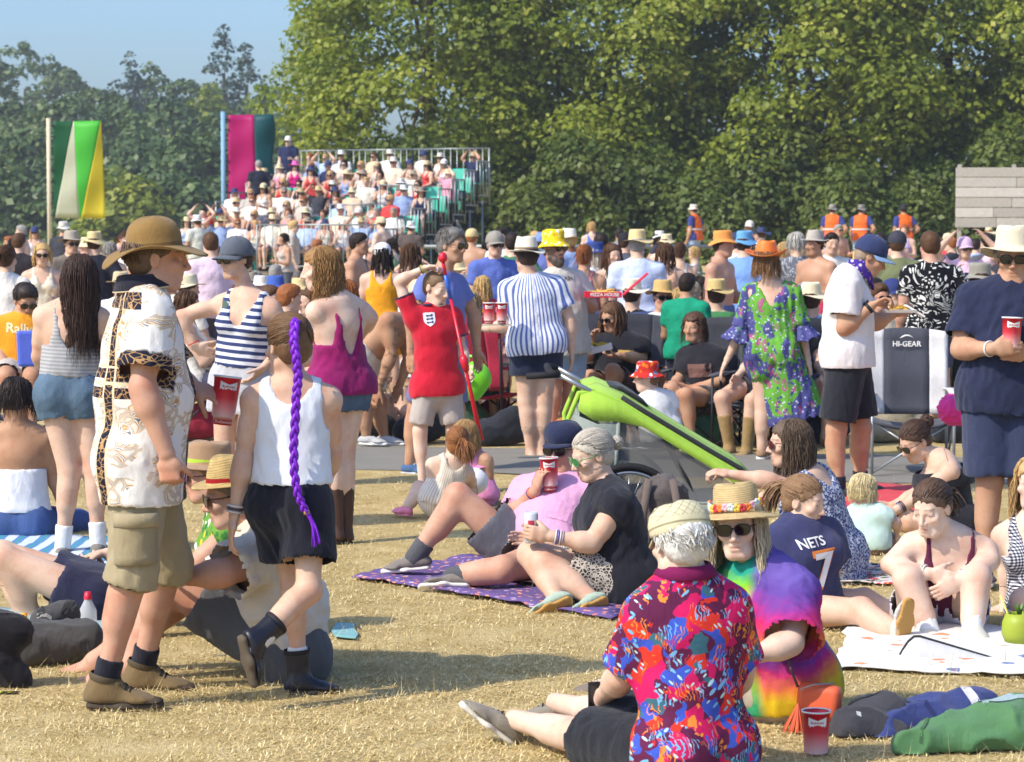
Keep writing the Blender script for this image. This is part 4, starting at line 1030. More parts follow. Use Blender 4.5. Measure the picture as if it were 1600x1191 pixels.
def m_gingham(c1=(40, 40, 60), c2=(230, 230, 232), per=.014):
    g = NG('gingham'); x, y, z = g.sep(g.attr('pc')); a = g.math('LESS_THAN', g.math('FRACT', g.math('DIVIDE', g.math('ADD', x, y), per)), .5); b = g.math('LESS_THAN', g.math('FRACT', g.math('DIVIDE', z, per)), .5)
    return finish(g, g.ramp(g.math('MULTIPLY', g.math('ADD', a, b), .5), [(0, S(c2)), (.4, S(tuple((p + q) / 2 for p, q in zip(c1, c2)))), (.8, S(c1))], 'CONSTANT'))
def m_floral(base, cols, scale=16, name='floral_print', attr='pc', thr=.45, centre=(240, 200, 60)):
    g = NG(name); q = g.attr(attr); q = g.vmath('ADD', q, g.vmath('SCALE', g.vmath('SUBTRACT', g.noise(q, scale * 2.2, 1).outputs[1], (.5, .5, .5)), .5 / scale)); v = g.vor(q, scale, rnd=.85)
    st = [(i / len(cols), S(c)) for i, c in enumerate(cols)]
    col = g.mix(g.math('LESS_THAN', v.outputs[0], thr), S(base), g.ramp(g.sep(v.outputs[1])[0], st, 'CONSTANT')); col = g.mix(g.math('LESS_THAN', v.outputs[0], thr * .3), col, S(centre))
    return finish(g, col)
def m_speckle(c1, c2, scale=120, thr=.5, name='speckled_cloth'):
    g = NG(name); q = g.attr('pc'); return finish(g, g.mix(g.math('GREATER_THAN', g.noise(q, scale, 2).outputs[0], thr), S(c1), S(c2)))
def m_denim(c=(78, 100, 130)):
    g = NG('denim'); p = g.obj(); n1 = g.noise(p, 6, 3).outputs[0]; n2 = g.noise(g.vmath('MULTIPLY', p, (1, 1, .2)), 420, 2).outputs[0]; c = S(c)
    f = g.math('ADD', g.math('MULTIPLY', n1, .7), g.math('MULTIPLY', n2, .45)); return finish(g, g.ramp(f, [(.25, tuple(v * .6 for v in c)), (.8, tuple(min(1, v * 1.45) for v in c))]), .9)
def m_straw(c=(208, 184, 128), name='straw'):
    g = NG(name); cy = g.attr('cyl'); c = S(c); r = g.sep(cy)[1]; z = g.sep(cy)[2]
    w_ = g.math('SINE', g.math('MULTIPLY', g.math('ADD', r, z), 900.0)); w2 = g.math('SINE', g.math('MULTIPLY', g.sep(cy)[0], 1500.0)); n1 = g.noise(g.obj(), 30, 3).outputs[0]
    f = g.math('ADD', g.math('MULTIPLY', n1, .6), g.math('MULTIPLY', g.math('ADD', w_, w2), .12)); col = g.ramp(f, [(.1, tuple(v * .6 for v in c)), (.6, tuple(min(1, v * 1.15) for v in c))])
    g.bump(g.math('ADD', w_, w2), .4, .002); return g.done(col, .7, .3)
def m_tint(name='crowd_cloth', rough=.88, bs=.5):
    """cloth whose dye differs from person to person (object colour)"""
    g = NG(name); oi = g.n('ObjectInfo'); p = g.obj(); nz = g.noise(p, 8, 3).outputs[0]
    col = g.mix(1.0, oi.outputs['Color'], g.ramp(nz, [(.2, (.82, .82, .82)), (.8, (1.12, 1.12, 1.12))]), 'MULTIPLY'); g.bump(g.noise(p, 30, 3, .6).outputs[0], bs, .014); return g.done(col, rough, .15)
def m_tint_skin():
    g = NG('crowd_skin'); oi = g.n('ObjectInfo'); a = g.n('Attribute', attribute_name='tint'); nz = g.noise(g.obj(), 9, 3).outputs[0]
    base = g.mix(1.0, oi.outputs['Color'], g.ramp(nz, [(.2, (.95, .88, .85)), (.8, (1.05, 1.05, 1.05))]), 'MULTIPLY'); dk = g.mix(1.0, base, (.55, .4, .38), 'MULTIPLY')
    return g.done(g.mix(a.outputs['Alpha'], base, dk), .52, .35)
TINT = m_tint(); TINT_SKIN = m_tint_skin(); TINT_HAIR = m_tint('crowd_hair', .5, .9); TINT_HAT = m_tint('crowd_hat', .8, .3)
NAVY = (34, 40, 62)
C = cloth
# ---------------------------------------------------------------- ground, path, grass
def zg(y): t = np.clip((np.asarray(y, float) - 44) / 20, 0, 1); return .65 * t * t * (3 - 2 * t)
def m_ground():
    g = NG('dry_grass_ground'); p = g.obj(); n1 = g.noise(p, .55, 5, .3).outputs[0]; n2 = g.noise(p, 5, 5).outputs[0]; n3 = g.noise(g.vmath('MULTIPLY', p, (1, 1, .2)), 60, 4, .5).outputs[0]; n4 = g.noise(p, 240, 2).outputs[0]
    f = g.math('ADD', g.math('MULTIPLY', n2, .45), g.math('ADD', g.math('MULTIPLY', n3, .45), g.math('MULTIPLY', n4, .25)))
    c = g.ramp(f, [(.32, S((146, 122, 78))), (.5, S((196, 170, 114))), (.66, S((224, 201, 148))), (.85, S((238, 222, 176)))])
    c = g.mix(g.ramp(n1, [(.48, (0, 0, 0)), (.72, (.55, .55, .55))]), c, S((170, 152, 98)))
    g.bump(g.math('ADD', n3, g.math('MULTIPLY', n4, .6)), .8, .03); return g.done(c, .95, .05)
xs = np.concatenate([np.linspace(-400, -12, 14), np.linspace(-11, 11, 56), np.linspace(12, 400, 14)]); ys = np.concatenate([np.linspace(-30, 5, 5), np.linspace(6, 30, 110), np.linspace(31, 80, 60), np.linspace(90, 900, 20)])
X_, Y_ = np.meshgrid(xs, ys); P = np.stack([X_, Y_, zg(Y_)], -1); f_ = P.reshape(-1, 3); near = np.exp(-((f_[:, 1] - 14) / 12) ** 2); f_[:, 2] += near * .012 * wob(f_ * V(1, 1, 0), 1.4, 4)
tag(MB().sheet(P).build('ground', m_ground(), smooth=True), kind='structure')
def m_path():
    g = NG('path_surface'); p = g.obj(); n1 = g.noise(p, 3, 5).outputs[0]; n2 = g.noise(p, 120, 3).outputs[0]
    c = g.mix(n1, S((118, 115, 108)), S((146, 142, 134))); c = g.mix(g.math('MULTIPLY', n2, .35), c, S((110, 106, 98))); g.bump(n2, .5, .01); return g.done(c, .9, .2)
P = []
for t in np.linspace(0, 1, 40):
    x = -9 + 18 * t; yc = 20.75 - 2.2 * (x + 4.5) / 9; P.append([(x, yc + w_ * (1.12 + .05 * math.sin(x * 3) + .03 * math.sin(x * 11 + w_)), .0165 + (.004 if abs(w_) < .9 else -.012)) for w_ in (-1, -.93, 0, .93, 1)])
tag(MB().sheet(P).build('path', m_path(), smooth=True), kind='structure')

def blades(name, n, ya, yb, h, wd, seed, label, lay=.5, mat=None):
    """dry grass: thin bent blades, thicker on the ground near the camera"""
    rs = np.random.RandomState(seed); u = rs.uniform(0, 1, n); d = 1 / (1 / ya + u * (1 / yb - 1 / ya)); x = rs.uniform(-.215, .215, n) * d
    cl = wob(np.stack([x, d, 0 * d], 1), .55, 3); keep = rs.uniform(-1.4, 1, n) < cl; d, x = d[keep], x[keep]; n = len(d)
    pt = np.abs(d - (20.75 - 2.2 * (x + 4.5) / 9)) > 1.38; d, x = d[pt], x[pt]; n = len(d)
    a = rs.uniform(0, 6.283, n); ln = h * rs.uniform(.45, 1.25, n); el = np.clip(rs.normal(lay, .45, n), .05, 1.4); dr = np.stack([np.cos(a), np.sin(a), 0 * a], 1); sd_ = np.stack([-np.sin(a), np.cos(a), 0 * a], 1)
    b = np.stack([x, d, .006 + 0 * d], 1); m1 = b + dr * (ln * np.cos(el) * .55)[:, None] + V(0, 0, 1) * (ln * np.sin(el) * .62)[:, None]; tp = m1 + dr * (ln * np.cos(el) * .6)[:, None] + V(0, 0, 1) * (ln * np.sin(el) * .2)[:, None]
    w2 = (wd * rs.uniform(.6, 1.4, n) * (d / 10) ** .5)[:, None]; Vv = np.stack([b - sd_ * w2 * 1.3, b + sd_ * w2 * 1.3, tp], 1).reshape(-1, 3)
    F = np.arange(n * 3).reshape(n, 3)
    o = mk(name, Vv, F, mat, None, False, dict(tint=np.repeat(rs.uniform(0, 1, n), 3))); return tag(o, label, 'grass', kind='stuff')
def m_blade():
    g = NG('dry_blade'); t = g.attrf('tint'); c = g.ramp(t, [(0, S((158, 134, 84))), (.25, S((202, 176, 118))), (.6, S((226, 204, 148))), (.9, S((240, 222, 174))), (.96, S((166, 154, 92))), (1, S((150, 146, 82)))])
    return g.done(c, .8, .2)
BLD = m_blade()
blades('dry_grass', 300000, 7.2, 20, .026, .0015, 1, 'sun-bleached dry grass trodden flat across the whole field', .22, BLD)
blades('grass_stalks', 5000, 7.2, 20, .11, .0008, 2, 'sparse taller dry grass stalks standing above the turf', .9, BLD)

# ---------------------------------------------------------------- trees
def m_leaf(cs, name, tr=.35):
    g = NG(name); t = g.attrf('tint'); c = g.ramp(t, [(i / (len(cs) - 1), S(q)) for i, q in enumerate(cs)])
    g.done(c, .5, .35); tl = g.n('BsdfTranslucent'); g.set(tl.inputs[0], g.mix(1.0, c, (1.0, 1.15, .5), 'MULTIPLY')); mx = g.n('MixShader'); mx.inputs[0].default_value = tr
    g.t.links.new(g.b.outputs[0], mx.inputs[1]); g.t.links.new(tl.outputs[0], mx.inputs[2]); g.t.links.new(mx.outputs[0], g.out.inputs[0]); return g.m
LIME = m_leaf([(90, 104, 32), (112, 126, 38), (132, 144, 46), (154, 160, 58), (182, 178, 80)], 'lime_leaf', .42)
DARKL = m_leaf([(70, 88, 36), (88, 104, 42), (104, 116, 50), (122, 130, 62)], 'shrub_leaf', .35)
PINE = m_leaf([(58, 80, 44), (72, 94, 50), (88, 108, 56), (104, 120, 62)], 'far_leaf', .2)
SPRU = m_leaf([(38, 60, 48), (46, 70, 54), (58, 82, 60)], 'spruce_leaf', .1)
BARK = plain((86, 72, 58), .95, .1, 'bark', var=.25)
def leaf_cloud(cl, n, size, rs, flat=.6, droop=.3):
    """leaves (small rhombic quads) in the outer part of clumps; cl: (m, 4) centre and radius"""
    k = rs.choice(len(cl), n, p=cl[:, 3] ** 2 / (cl[:, 3] ** 2).sum()); d = rs.normal(size=(n, 3)); d /= np.linalg.norm(d, axis=1)[:, None]; d[:, 2] = np.where(d[:, 2] < -.3, -d[:, 2] * .6, d[:, 2])
    r = cl[k, 3] * rs.uniform(.45, 1, n) ** .5; p = cl[k, :3] + d * r[:, None] * V(1, 1, flat); p[:, 2] -= droop * (d[:, 0] ** 2 + d[:, 1] ** 2) * r
    nn = d * V(1, 1, .8) + V(0, 0, .55) + rs.normal(0, .55, (n, 3)); nn /= np.linalg.norm(nn, axis=1)[:, None]
    t = np.cross(nn, rs.normal(size=(n, 3))); t /= np.linalg.norm(t, axis=1)[:, None]; b = np.cross(nn, t); s = (size * rs.uniform(.6, 1.3, n))[:, None]
    Vv = np.stack([p - t * s * .5, p + b * s * .36 - t * s * .05, p + t * s * .5, p - b * s * .36 - t * s * .05], 1).reshape(-1, 3)
    ct = rs.uniform(0, 1, len(cl)); tint = np.clip(ct[k] * .5 + rs.uniform(0, .5, n), 0, 1)
    return Vv, np.arange(n * 4).reshape(n, 4), np.repeat(tint, 4)
def trunk_mesh(base, top, r, rs, limbs):
    m = MB(); pts = [base + (top - base) * t + V(rs.normal(0, .15), rs.normal(0, .15), 0) * t for t in np.linspace(0, 1, 6)]; m.tube(pts, [r * (1 - .75 * t) for t in np.linspace(0, 1, 6)], 9)
    for q in limbs[::2]:
        q = base + (np.asarray(q) - base) * V(.45, .45, .9); s = pts[rs.randint(1, 5)]; mid = (s + q) / 2 + V(0, 0, rs.uniform(-.2, .5)); m.tube([s, mid, q], [r * .35, r * .22, r * .06], 6)
    return m
def tree(name, label, base, hgt, rad, mat, n, size, seed, nclump=90, crad=1.1, low=.1, shape='round', group=None, flat=.6, trunk=True):
    rs = np.random.RandomState(seed); base = V(*base); cl = []
    for i in range(nclump):
        a = rs.uniform(0, 6.283); h = low + (1 - low) * (i + .5) / nclump
        if shape == 'round': prof = math.sin(min(1, (h - low) / (1 - low) * .92 + .10) * math.pi) ** .55
        elif shape == 'dome': prof = math.sqrt(max(0, 1 - ((h - low) / (1 - low)) ** 2.2))
        else: prof = (1 - (h - low) / (1 - low)) ** .9 * (1 + .25 * math.sin(h * 40))
        rr = rad * prof * rs.uniform(.55, 1.02) ** .7 * (1 + .12 * math.sin(3 * a + seed)); cl.append((base[0] + math.cos(a) * rr, base[1] + math.sin(a) * rr, base[2] + h * hgt + rs.normal(0, .02 * hgt), crad * rs.uniform(.6, 1.35) * (1 if shape != 'cone' else .5 + prof)))
    cl = np.array(cl); root = empty(name, base); tag(root, label, 'tree', group); Vv, F, t = leaf_cloud(cl, n, size, rs, flat); mk('crown', Vv - base, F, mat, root, False, dict(tint=t))
    if trunk: trunk_mesh(base, base + V(0, 0, hgt * .8), hgt * .022 + .05, rs, [c[:3] for c in cl[::max(1, nclump // 14)]]).build('trunk', BARK, root, True, off=base)
    return root
TG = 'big broadleaf trees behind the field'
for i, (x, y, h, r, lb) in enumerate([(-3.4, 104, 19, 6.6, 'tall broadleaf tree rising directly behind the grandstand'), (4.0, 105, 20, 7.0, 'big broadleaf tree to the right of the grandstand'), (11.0, 103, 19, 6.8, 'big broadleaf tree above the orange cowboy hat'), (17.8, 105, 20, 6.9, 'big broadleaf tree behind the orange-vested stewards'), (24.5, 104, 18, 6.6, 'big broadleaf tree at the right edge behind the timber hoarding')]):
    tree('broadleaf_tree', lb, (x, y, .65), h * .82, r, LIME, 62000, .27, 20 + i, 380, 1.45, .0, 'round', TG, .62)
for i in range(11):
    x = -6.2 + i * 2.75; nm = ('first', 'second', 'third', 'fourth', 'fifth', 'sixth', 'seventh', 'eighth', 'ninth', 'tenth', 'last')[i]
    tree('shrub', 'dark green leafy shrub under the big trees, %s from the grandstand side' % nm, (x + .4 * math.sin(i * 5), 97.5 + .8 * math.cos(i * 3), .6), 4.0 + 1.0 * math.sin(i * 2.3), 2.3, DARKL, 7000, .25, 50 + i, 60, .95, .02, 'dome', 'shrubs under the big trees', .75, False)
FG = 'distant woodland trees on the left'
far = [(40, 75, 9, 'round', PINE, 330), (95, 110, 8, 'round', PINE, 320), (205, 88, 5.5, 'cone', SPRU, 300), (235, 118, 6, 'round', PINE, 310), (350, 44, 5.5, 'cone', SPRU, 290), (385, 66, 4.5, 'cone', SPRU, 286), (300, 130, 6, 'round', PINE, 280), (425, 140, 6, 'round', PINE, 280), (150, 140, 7, 'round', PINE, 270), (-10, 100, 8, 'round', PINE, 280), (330, 148, 5, 'round', LIME, 262),
  (20, 165, 7, 'round', PINE, 235), (105, 165, 6, 'round', PINE, 228), (185, 165, 6.5, 'round', PINE, 236), (260, 162, 6, 'round', PINE, 230), (345, 190, 6, 'round', PINE, 222), (420, 200, 6, 'round', PINE, 222), (60, 215, 5.5, 'dome', PINE, 200), (140, 225, 5.5, 'dome', PINE, 196), (225, 218, 5.5, 'dome', PINE, 200), (310, 225, 5.5, 'dome', PINE, 196), (390, 235, 5.5, 'dome', PINE, 196), (5, 262, 4.5, 'dome', PINE, 182), (195, 282, 3.6, 'dome', LIME, 176), (270, 285, 3.6, 'dome', PINE, 178), (110, 285, 4.2, 'dome', PINE, 180), (345, 290, 4, 'dome', PINE, 180)]
kinds = {'cone': 'dark pointed conifer', 'round': 'rounded woodland tree', 'dome': 'low bushy woodland tree'}
for i, (px, py, r, shp, mt, D) in enumerate(far):
    b = W(px, 370, D); top = W(px, py, D)[2]
    tree('woodland_tree', '%s %s, %s from the left of the distant wood' % ('pale green' if mt is LIME else 'hazy', kinds[shp], ('first second third fourth fifth sixth seventh eighth ninth tenth'.split() + ['%dth' % k for k in range(11, 40)])[sorted(range(len(far)), key=lambda k: far[k][0]).index(i)]), (b[0], D, 0), top, r, mt, 5000, .66 if shp != 'cone' else .5, 100 + i, 110, 1.35, .05, shp, FG, .55)
hillx = np.linspace(-130, 60, 40); P = [[(x, y, (0 if j == 0 else (5 + 2.0 * math.sin(x * .11)) * (1 - .0 * j))) for x in hillx] for j, y in enumerate((335, 350, 380))]
tag(MB().sheet(P).build('hill', PINE if False else plain((70, 88, 56), .95, .1, 'far_undergrowth', var=.3), smooth=True), kind='structure')

# ---------------------------------------------------------------- banners, hoarding, barrier
def banner(px, ytop, ybot, D, parts, label, wd, hh, polec):
    b = W(px, 400, D); z0 = float(zg(D)); zt = W(px, ytop, D)[2]; root = empty('banner', (b[0], D, z0)); tag(root, label, 'banner'); o = V(b[0], D, z0)
    MB().tube([o, V(b[0], D, zt + .1)], .07, 10).build('pole', polec, root, True, off=o)
    for k in range(9): z = zt - .12 - k * hh / 8.6; MB().tube([V(b[0] - .075, D - .02, z), V(b[0] + .16, D - .02, z)], .022, 6).build('tie', plain((60, 60, 70), .8, .2, 'cord'), root, True, off=o)
    for nm, mat, fn in parts:   # each colour is its own strip of cloth, sewn edge to edge
        P = np.zeros((17, 9, 3))
        for j in range(17):
            for i in range(9):
                v_ = j / 16; a, c_ = fn(v_); u = a + (c_ - a) * i / 8; P[j, i] = (b[0] + .14 + u * wd, D - .02 + .10 * math.sin(u * 5.5 + v_ * 3.5) * u + .03 * math.sin(v_ * 13 + u * 4), zt - v_ * hh - .05 * u * math.sin(v_ * 2 + 1) + .06 * u * (1 - v_))
        s_ = MB().sheet(P).build(nm, mat, root, True, off=o); solid(s_, .008)
FC = lambda c: m_leaf([c, c], 'banner_cloth', .45)
banner(78, 190, 340, 78, [('dark_green_strip', FC((24, 104, 56)), lambda v: (0, .40 * (1 - v) + .02 * v + .0)), ('cream_strip', FC((216, 214, 200)), lambda v: (.40 * (1 - v) + .02 * v, .42 * (1 - v) + .52 * v)), ('light_green_strip', FC((90, 206, 70)), lambda v: (.42 * (1 - v) + .52 * v, max(.42 * (1 - v) + .52 * v, .98 * (1 - v) + .50 * v + .04 * v))), ('yellow_strip', FC((226, 206, 50)), lambda v: (.98 * (1 - v) + .54 * v, .98 + .05 * v))], 'tall banner in green, cream and yellow on the left', 1.5, 2.92, plain((206, 196, 168), .7, .3, 'cream_pole'))
banner(350, 180, 290, 72, [('magenta_strip', FC((200, 16, 120)), lambda v: (0, .58 + .06 * v)), ('teal_strip', FC((24, 92, 100)), lambda v: (.58 + .06 * v, 1.02 + .04 * math.sin(v * 9)))], 'magenta and teal banner beside the grandstand', 1.25, 2.5, plain((126, 164, 190), .6, .3, 'blue_pole'))
D = 74; hb = empty('timber_hoarding', W(1540, 400, D) * V(1, 1, 0)); tag(hb, 'grey weathered timber hoarding at the right edge', 'hoarding'); o_ = V(*hb.location); rs = np.random.RandomState(12)
TIM = [plain(c, .9, .15, 'weathered_board', var=.22) for c in ((186, 180, 170), (170, 164, 154), (198, 192, 182), (178, 170, 160))]
x0, x1 = W(1493, 300, D)[0], W(1700, 300, D)[0]; z = W(1500, 356, D)[2]; ph = .29
for r_ in range(6):
    x = x0
    while x < x1:
        ln = min(rs.uniform(1.0, 2.2), x1 - x + .2); b_ = MB().box(V(x + ln / 2, D + rs.uniform(-.012, .012), z + ph / 2), (ln - .015, .05, ph - .018)).build('plank', TIM[rs.randint(4)], hb, off=o_); bevel(b_, .008, 1); x += ln
    z += ph
for px in (1500, 1585, 1660): MB().box(V(W(px, 300, D)[0], D + .09, .9 + 1.2), (.1, .1, 3.4)).build('post', TIM[1], hb, off=o_)
for D, xa, xb, zz, lb in ((57, 560, 1240, 1.50, 'long metal crowd barrier rail behind the standing crowd'),):
    a, b = W(xa, 370, D)[0], W(xb, 370, D)[0]; z0 = float(zg(D)); o = empty('barrier', ((a + b) / 2, D, z0)); tag(o, lb, 'barrier'); off = V((a + b) / 2, D, z0); ST = plain((134, 140, 140), .5, .5, 'galvanised', .6)
    MB().tube([V(a, D, zz), V(b, D, zz)], .045, 8).build('top_rail', ST, o, True, off=off); MB().tube([V(a, D, .9), V(b, D, .9)], .03, 8).build('lower_rail', ST, o, True, off=off)
    for k in range(8): x = a + (b - a) * k / 7; MB().tube([V(x, D, z0), V(x, D, zz)], .035, 8).build('post', ST, o, True, off=off)
# ---------------------------------------------------------------- small things people hold, lettering
from mathutils.bvhtree import BVHTree
def text_mesh(txt, size, bold=False):
    cu = bpy.data.curves.new('lettering', 'FONT'); cu.body = txt; cu.size = size; cu.align_x = 'CENTER'; cu.align_y = 'CENTER'; cu.resolution_u = 3
    if bold: cu.offset = size * .02
    ob = bpy.data.objects.new('lettering', cu); COL.objects.link(ob); dg = bpy.context.evaluated_depsgraph_get(); me = bpy.data.meshes.new_from_object(ob.evaluated_get(dg))
    v_ = np.array([v.co[:] for v in me.vertices]); f = [list(p.vertices) for p in me.polygons]; bpy.data.objects.remove(ob); bpy.data.curves.remove(cu); bpy.data.meshes.remove(me)
    return v_, f
def bvh_of(ob):
    me = ob.data; off = V(*(ob.parent.location if ob.parent else ob.location))
    v_ = np.empty(len(me.vertices) * 3, np.float32); me.vertices.foreach_get('co', v_); v_ = v_.reshape(-1, 3) + off
    return BVHTree.FromPolygons([tuple(map(float, p)) for p in v_], [tuple(p.vertices) for p in me.polygons])
def decal(name, v2, f, origin, right, upv, target, mat, parent, lift=.0025):
    """lays a flat print (u, v) on the surface of a garment"""
    right = nrm(right); upv = nrm(upv - right * (right @ upv)); nn = np.cross(right, upv); bv = target if isinstance(target, BVHTree) else bvh_of(target); out = []
    last = None
    for u, w_ in np.asarray(v2)[:, :2]:
        p = origin + right * u + upv * w_ + nn * .35; h = bv.ray_cast(Vector(p), Vector(-nn), .7)
        q = np.array(h[0]) + np.array(h[1]) * 0 + nn * lift if h[0] is not None else (last if last is not None else origin); last = q; out.append(q)
    off = V(*parent.matrix_world.translation) if False else V(*(parent.parent.location if parent.parent else parent.location))
    return mk(name, np.array(out) - off, f, mat, parent, 'pocket' in name)
def grid2(w_, h, n, m, fn=None):
    P = [(-w_ / 2 + w_ * i / n, -h / 2 + h * j / m) for j in range(m + 1) for i in range(n + 1)]
    if fn: P = [fn(*p) for p in P]
    return P, [(j * (n + 1) + i, j * (n + 1) + i + 1, (j + 1) * (n + 1) + i + 1, (j + 1) * (n + 1) + i) for j in range(m) for i in range(n)]
def m_cup():
    g = NG('printed_cup'); z = g.sep(g.obj())[2]; f = g.math('DIVIDE', z, .165); x = g.sep(g.obj())
    ln = g.math('MULTIPLY', g.math('SINE', g.math('MULTIPLY', g.math('ARCTAN2', x[1], x[0]), 60.0)), .03)
    col = g.ramp(g.math('ADD', f, ln), [(0, S((196, 22, 42))), (.15, S((198, 26, 46))), (.16, S((226, 196, 190))), (.34, S((232, 160, 160))), (.62, S((214, 60, 74))), (.9, S((200, 24, 44)))])
    return g.done(col, .42, .4)
CUPM = m_cup(); CUPW = plain((228, 226, 222), .5, .4, 'white_card'); WHITE = plain((232, 230, 226), .6, .3, 'white_plastic')
def cup(c, axis, label, face=None, k=1.0, words=True, group=None, drink=True):
    """printed paper beer cup; c: middle of the cup"""
    axis = nrm(axis); q = Vector(axis).to_track_quat('Z', 'Y'); Hh = .165 * k
    o = empty('beer_cup', c - axis * Hh / 2); o.rotation_mode = 'QUATERNION'
    Rm = np.array(q.to_matrix())
    fc = face if face is not None else V(0, -1, 0); fl = Rm.T @ fc; a0 = math.atan2(fl[1], fl[0]); q = q @ Vector((0, 0, 1)).rotation_difference(Vector((0, 0, 1))) ; o.rotation_quaternion = q
    r0, r1 = .031 * k, .046 * k
    MB().lathe([(.001, .004), (r0, .002), (r1, Hh), (r1 + .002, Hh + .001), (r1 - .001, Hh - .001), (r0 * 1.25, .03 * k)], 28).build('cup_wall', CUPM, o, True)
    if drink: MB().lathe([(.001, Hh * .82), (r1 * .95 - .002, Hh * .82)], 20).build('drink', plain((210, 170, 90), .2, .5, 'beer'), o, True)
    MB().lathe([(r1 - .002, Hh - .001), (r1 + .0022, Hh + .002), (r1 + .0022, Hh - .004), (r1 - .002, Hh - .004)], 28).build('rim', CUPW, o, True)
    def wrap(v2, zc, lift=.001):
        out = []
        for u, w_ in np.asarray(v2)[:, :2]:
            z = zc + w_; r = r0 + (r1 - r0) * z / Hh + lift; a = a0 + u / r; out.append((r * math.cos(a), r * math.sin(a), z))
        return out
    P, f = grid2(.062 * k, .03 * k, 10, 2, lambda u, w_: (u, w_ * (.45 + .75 * abs(u) / (.031 * k)) + .0)); mk('logo_ribbon', wrap(P, Hh * .80), f, CUPW, o, False)
    if words:
        tv, tf = text_mesh('Budweiser', .016 * k); mk('lettering', wrap(tv, .013 * k), tf, CUPW, o, False)
        tv, tf = text_mesh('Budweiser', .0105 * k, True); mk('lettering', wrap(tv, Hh * .80, .0016), tf, plain((190, 24, 40), .5, .3, 'red_print'), o, False)
    return tag(o, label, 'cup', group)
def bracelets(J, s_, cols, parent=None):
    E, Wr = J[s_ + 'E'], J[s_ + 'W']; d = nrm(E - Wr); H = J['H']; r = .0185 * H; fr = frame(d if abs(d[2]) < .0 else np.cross(d, V(.3, .8, .1)), d)
    for i, c in enumerate(cols):
        o = Wr + d * (.016 + .011 * i); X, Y, Z = fr
        MB().lathe([(r + .002, -.004), (r + .006, -.0015), (r + .006, .0015), (r + .002, .004)], 18, (o, X, Y, Z)).build('wristband', plain(c, .5, .4, 'wristband'), J['root'], True, off=J['org'])
def watch(J, s_):
    E, Wr = J[s_ + 'E'], J[s_ + 'W']; d = nrm(E - Wr); H = J['H']; r = .0185 * H; h = J['hand'][s_]; n_ = -h['n']; X = nrm(np.cross(d, n_)); Y = np.cross(d, X); o = Wr + d * .025
    b = MB().lathe([(r + .001, -.011), (r + .005, -.011), (r + .005, .011), (r + .001, .011)], 20, (o, X, Y, d)).build('wristwatch', plain((25, 25, 28), .5, .4, 'watch_strap'), J['root'], True, off=J['org'])
    c = o + n_ * (r + .006); MB().lathe([(.001, .008), (.02, .008), (.023, .004), (.023, -.006)], 20, (c, X, d, n_)).build('watch_face', plain((18, 20, 26), .15, .6, 'watch_face'), b, True, off=J['org'])
def neck_chain(J, depth=.1):
    N_, rs_, fs, up = J['N'], J['rs'], J['fs'], J['up']; pts = []
    for a in np.linspace(-1, 1, 17): pts.append(N_ + rs_ * a * .075 + fs * (.075 + .035 * (1 - a * a)) + up * (-.03 - depth * (1 - a * a)))
    MB().tube(pts, .0015, 5).build('necklace', plain((200, 190, 160), .25, .6, 'gold', .9), J['root'], True, off=J['org'])
def sheet_obj(name, P, mat, label=None, cat=None, thick=.006, group=None, org=None):
    """cloth-like sheet from a grid of points"""
    P = np.asarray(P, float); org = P.reshape(-1, 3).mean(0) * V(1, 1, 0) if org is None else org
    m = MB().sheet(P - org); pc = np.concatenate(m.v); o = m.build(name, mat, None, True, attrs=dict(pc=pc)); o.location = tuple(org); solid(o, thick)
    if label: tag(o, label, cat, group)
    return o
def blanket(poly, mat, label, z=.012, n=22, m=14, bump=.012, seed=0, cat='blanket', group=None):
    """poly: four photo pixels of the corners on the ground"""
    c = [G(*p) for p in poly]; P = np.zeros((m + 1, n + 1, 3))
    for j in range(m + 1):
        for i in range(n + 1):
            s_, t = i / n, j / m; p = (c[0] * (1 - s_) + c[1] * s_) * (1 - t) + (c[3] * (1 - s_) + c[2] * s_) * t
            P[j, i] = p
    f = P.reshape(-1, 3); e = wob(f, .35, seed) ; f[:, 2] = z + bump * (.5 + .5 * e) + .4 * bump * wob(f, .15, seed + 2); f[:, 0] += .02 * wob(f, .3, seed + 3); f[:, 1] += .02 * wob(f, .3, seed + 5); f[:, 2] = np.maximum(f[:, 2], .006)
    return sheet_obj('blanket', P, mat, label, cat, .006, group)
# ---------------------------------------------------------------- the people nearest the camera
JB = 'people standing and sitting near the camera'
BLK = (30, 31, 38)
def m_quilt(c1, c2):
    g = NG('quilted_cotton'); x, y, z = g.sep(g.attr('pc')); a = g.math('ABSOLUTE', g.math('SUBTRACT', g.math('FRACT', g.math('MULTIPLY', g.math('ADD', x, z), 38.0)), .5)); b = g.math('ABSOLUTE', g.math('SUBTRACT', g.math('FRACT', g.math('MULTIPLY', g.math('SUBTRACT', x, z), 38.0)), .5))
    ln = g.math('LESS_THAN', g.math('MINIMUM', a, b), .05); top = g.math('GREATER_THAN', z, .03); rib = g.math('LESS_THAN', g.math('ABSOLUTE', g.math('SUBTRACT', z, .012)), .003)
    return finish(g, g.mix(g.math('MAXIMUM', g.math('MULTIPLY', ln, top), rib), S(c1), S(c2)))
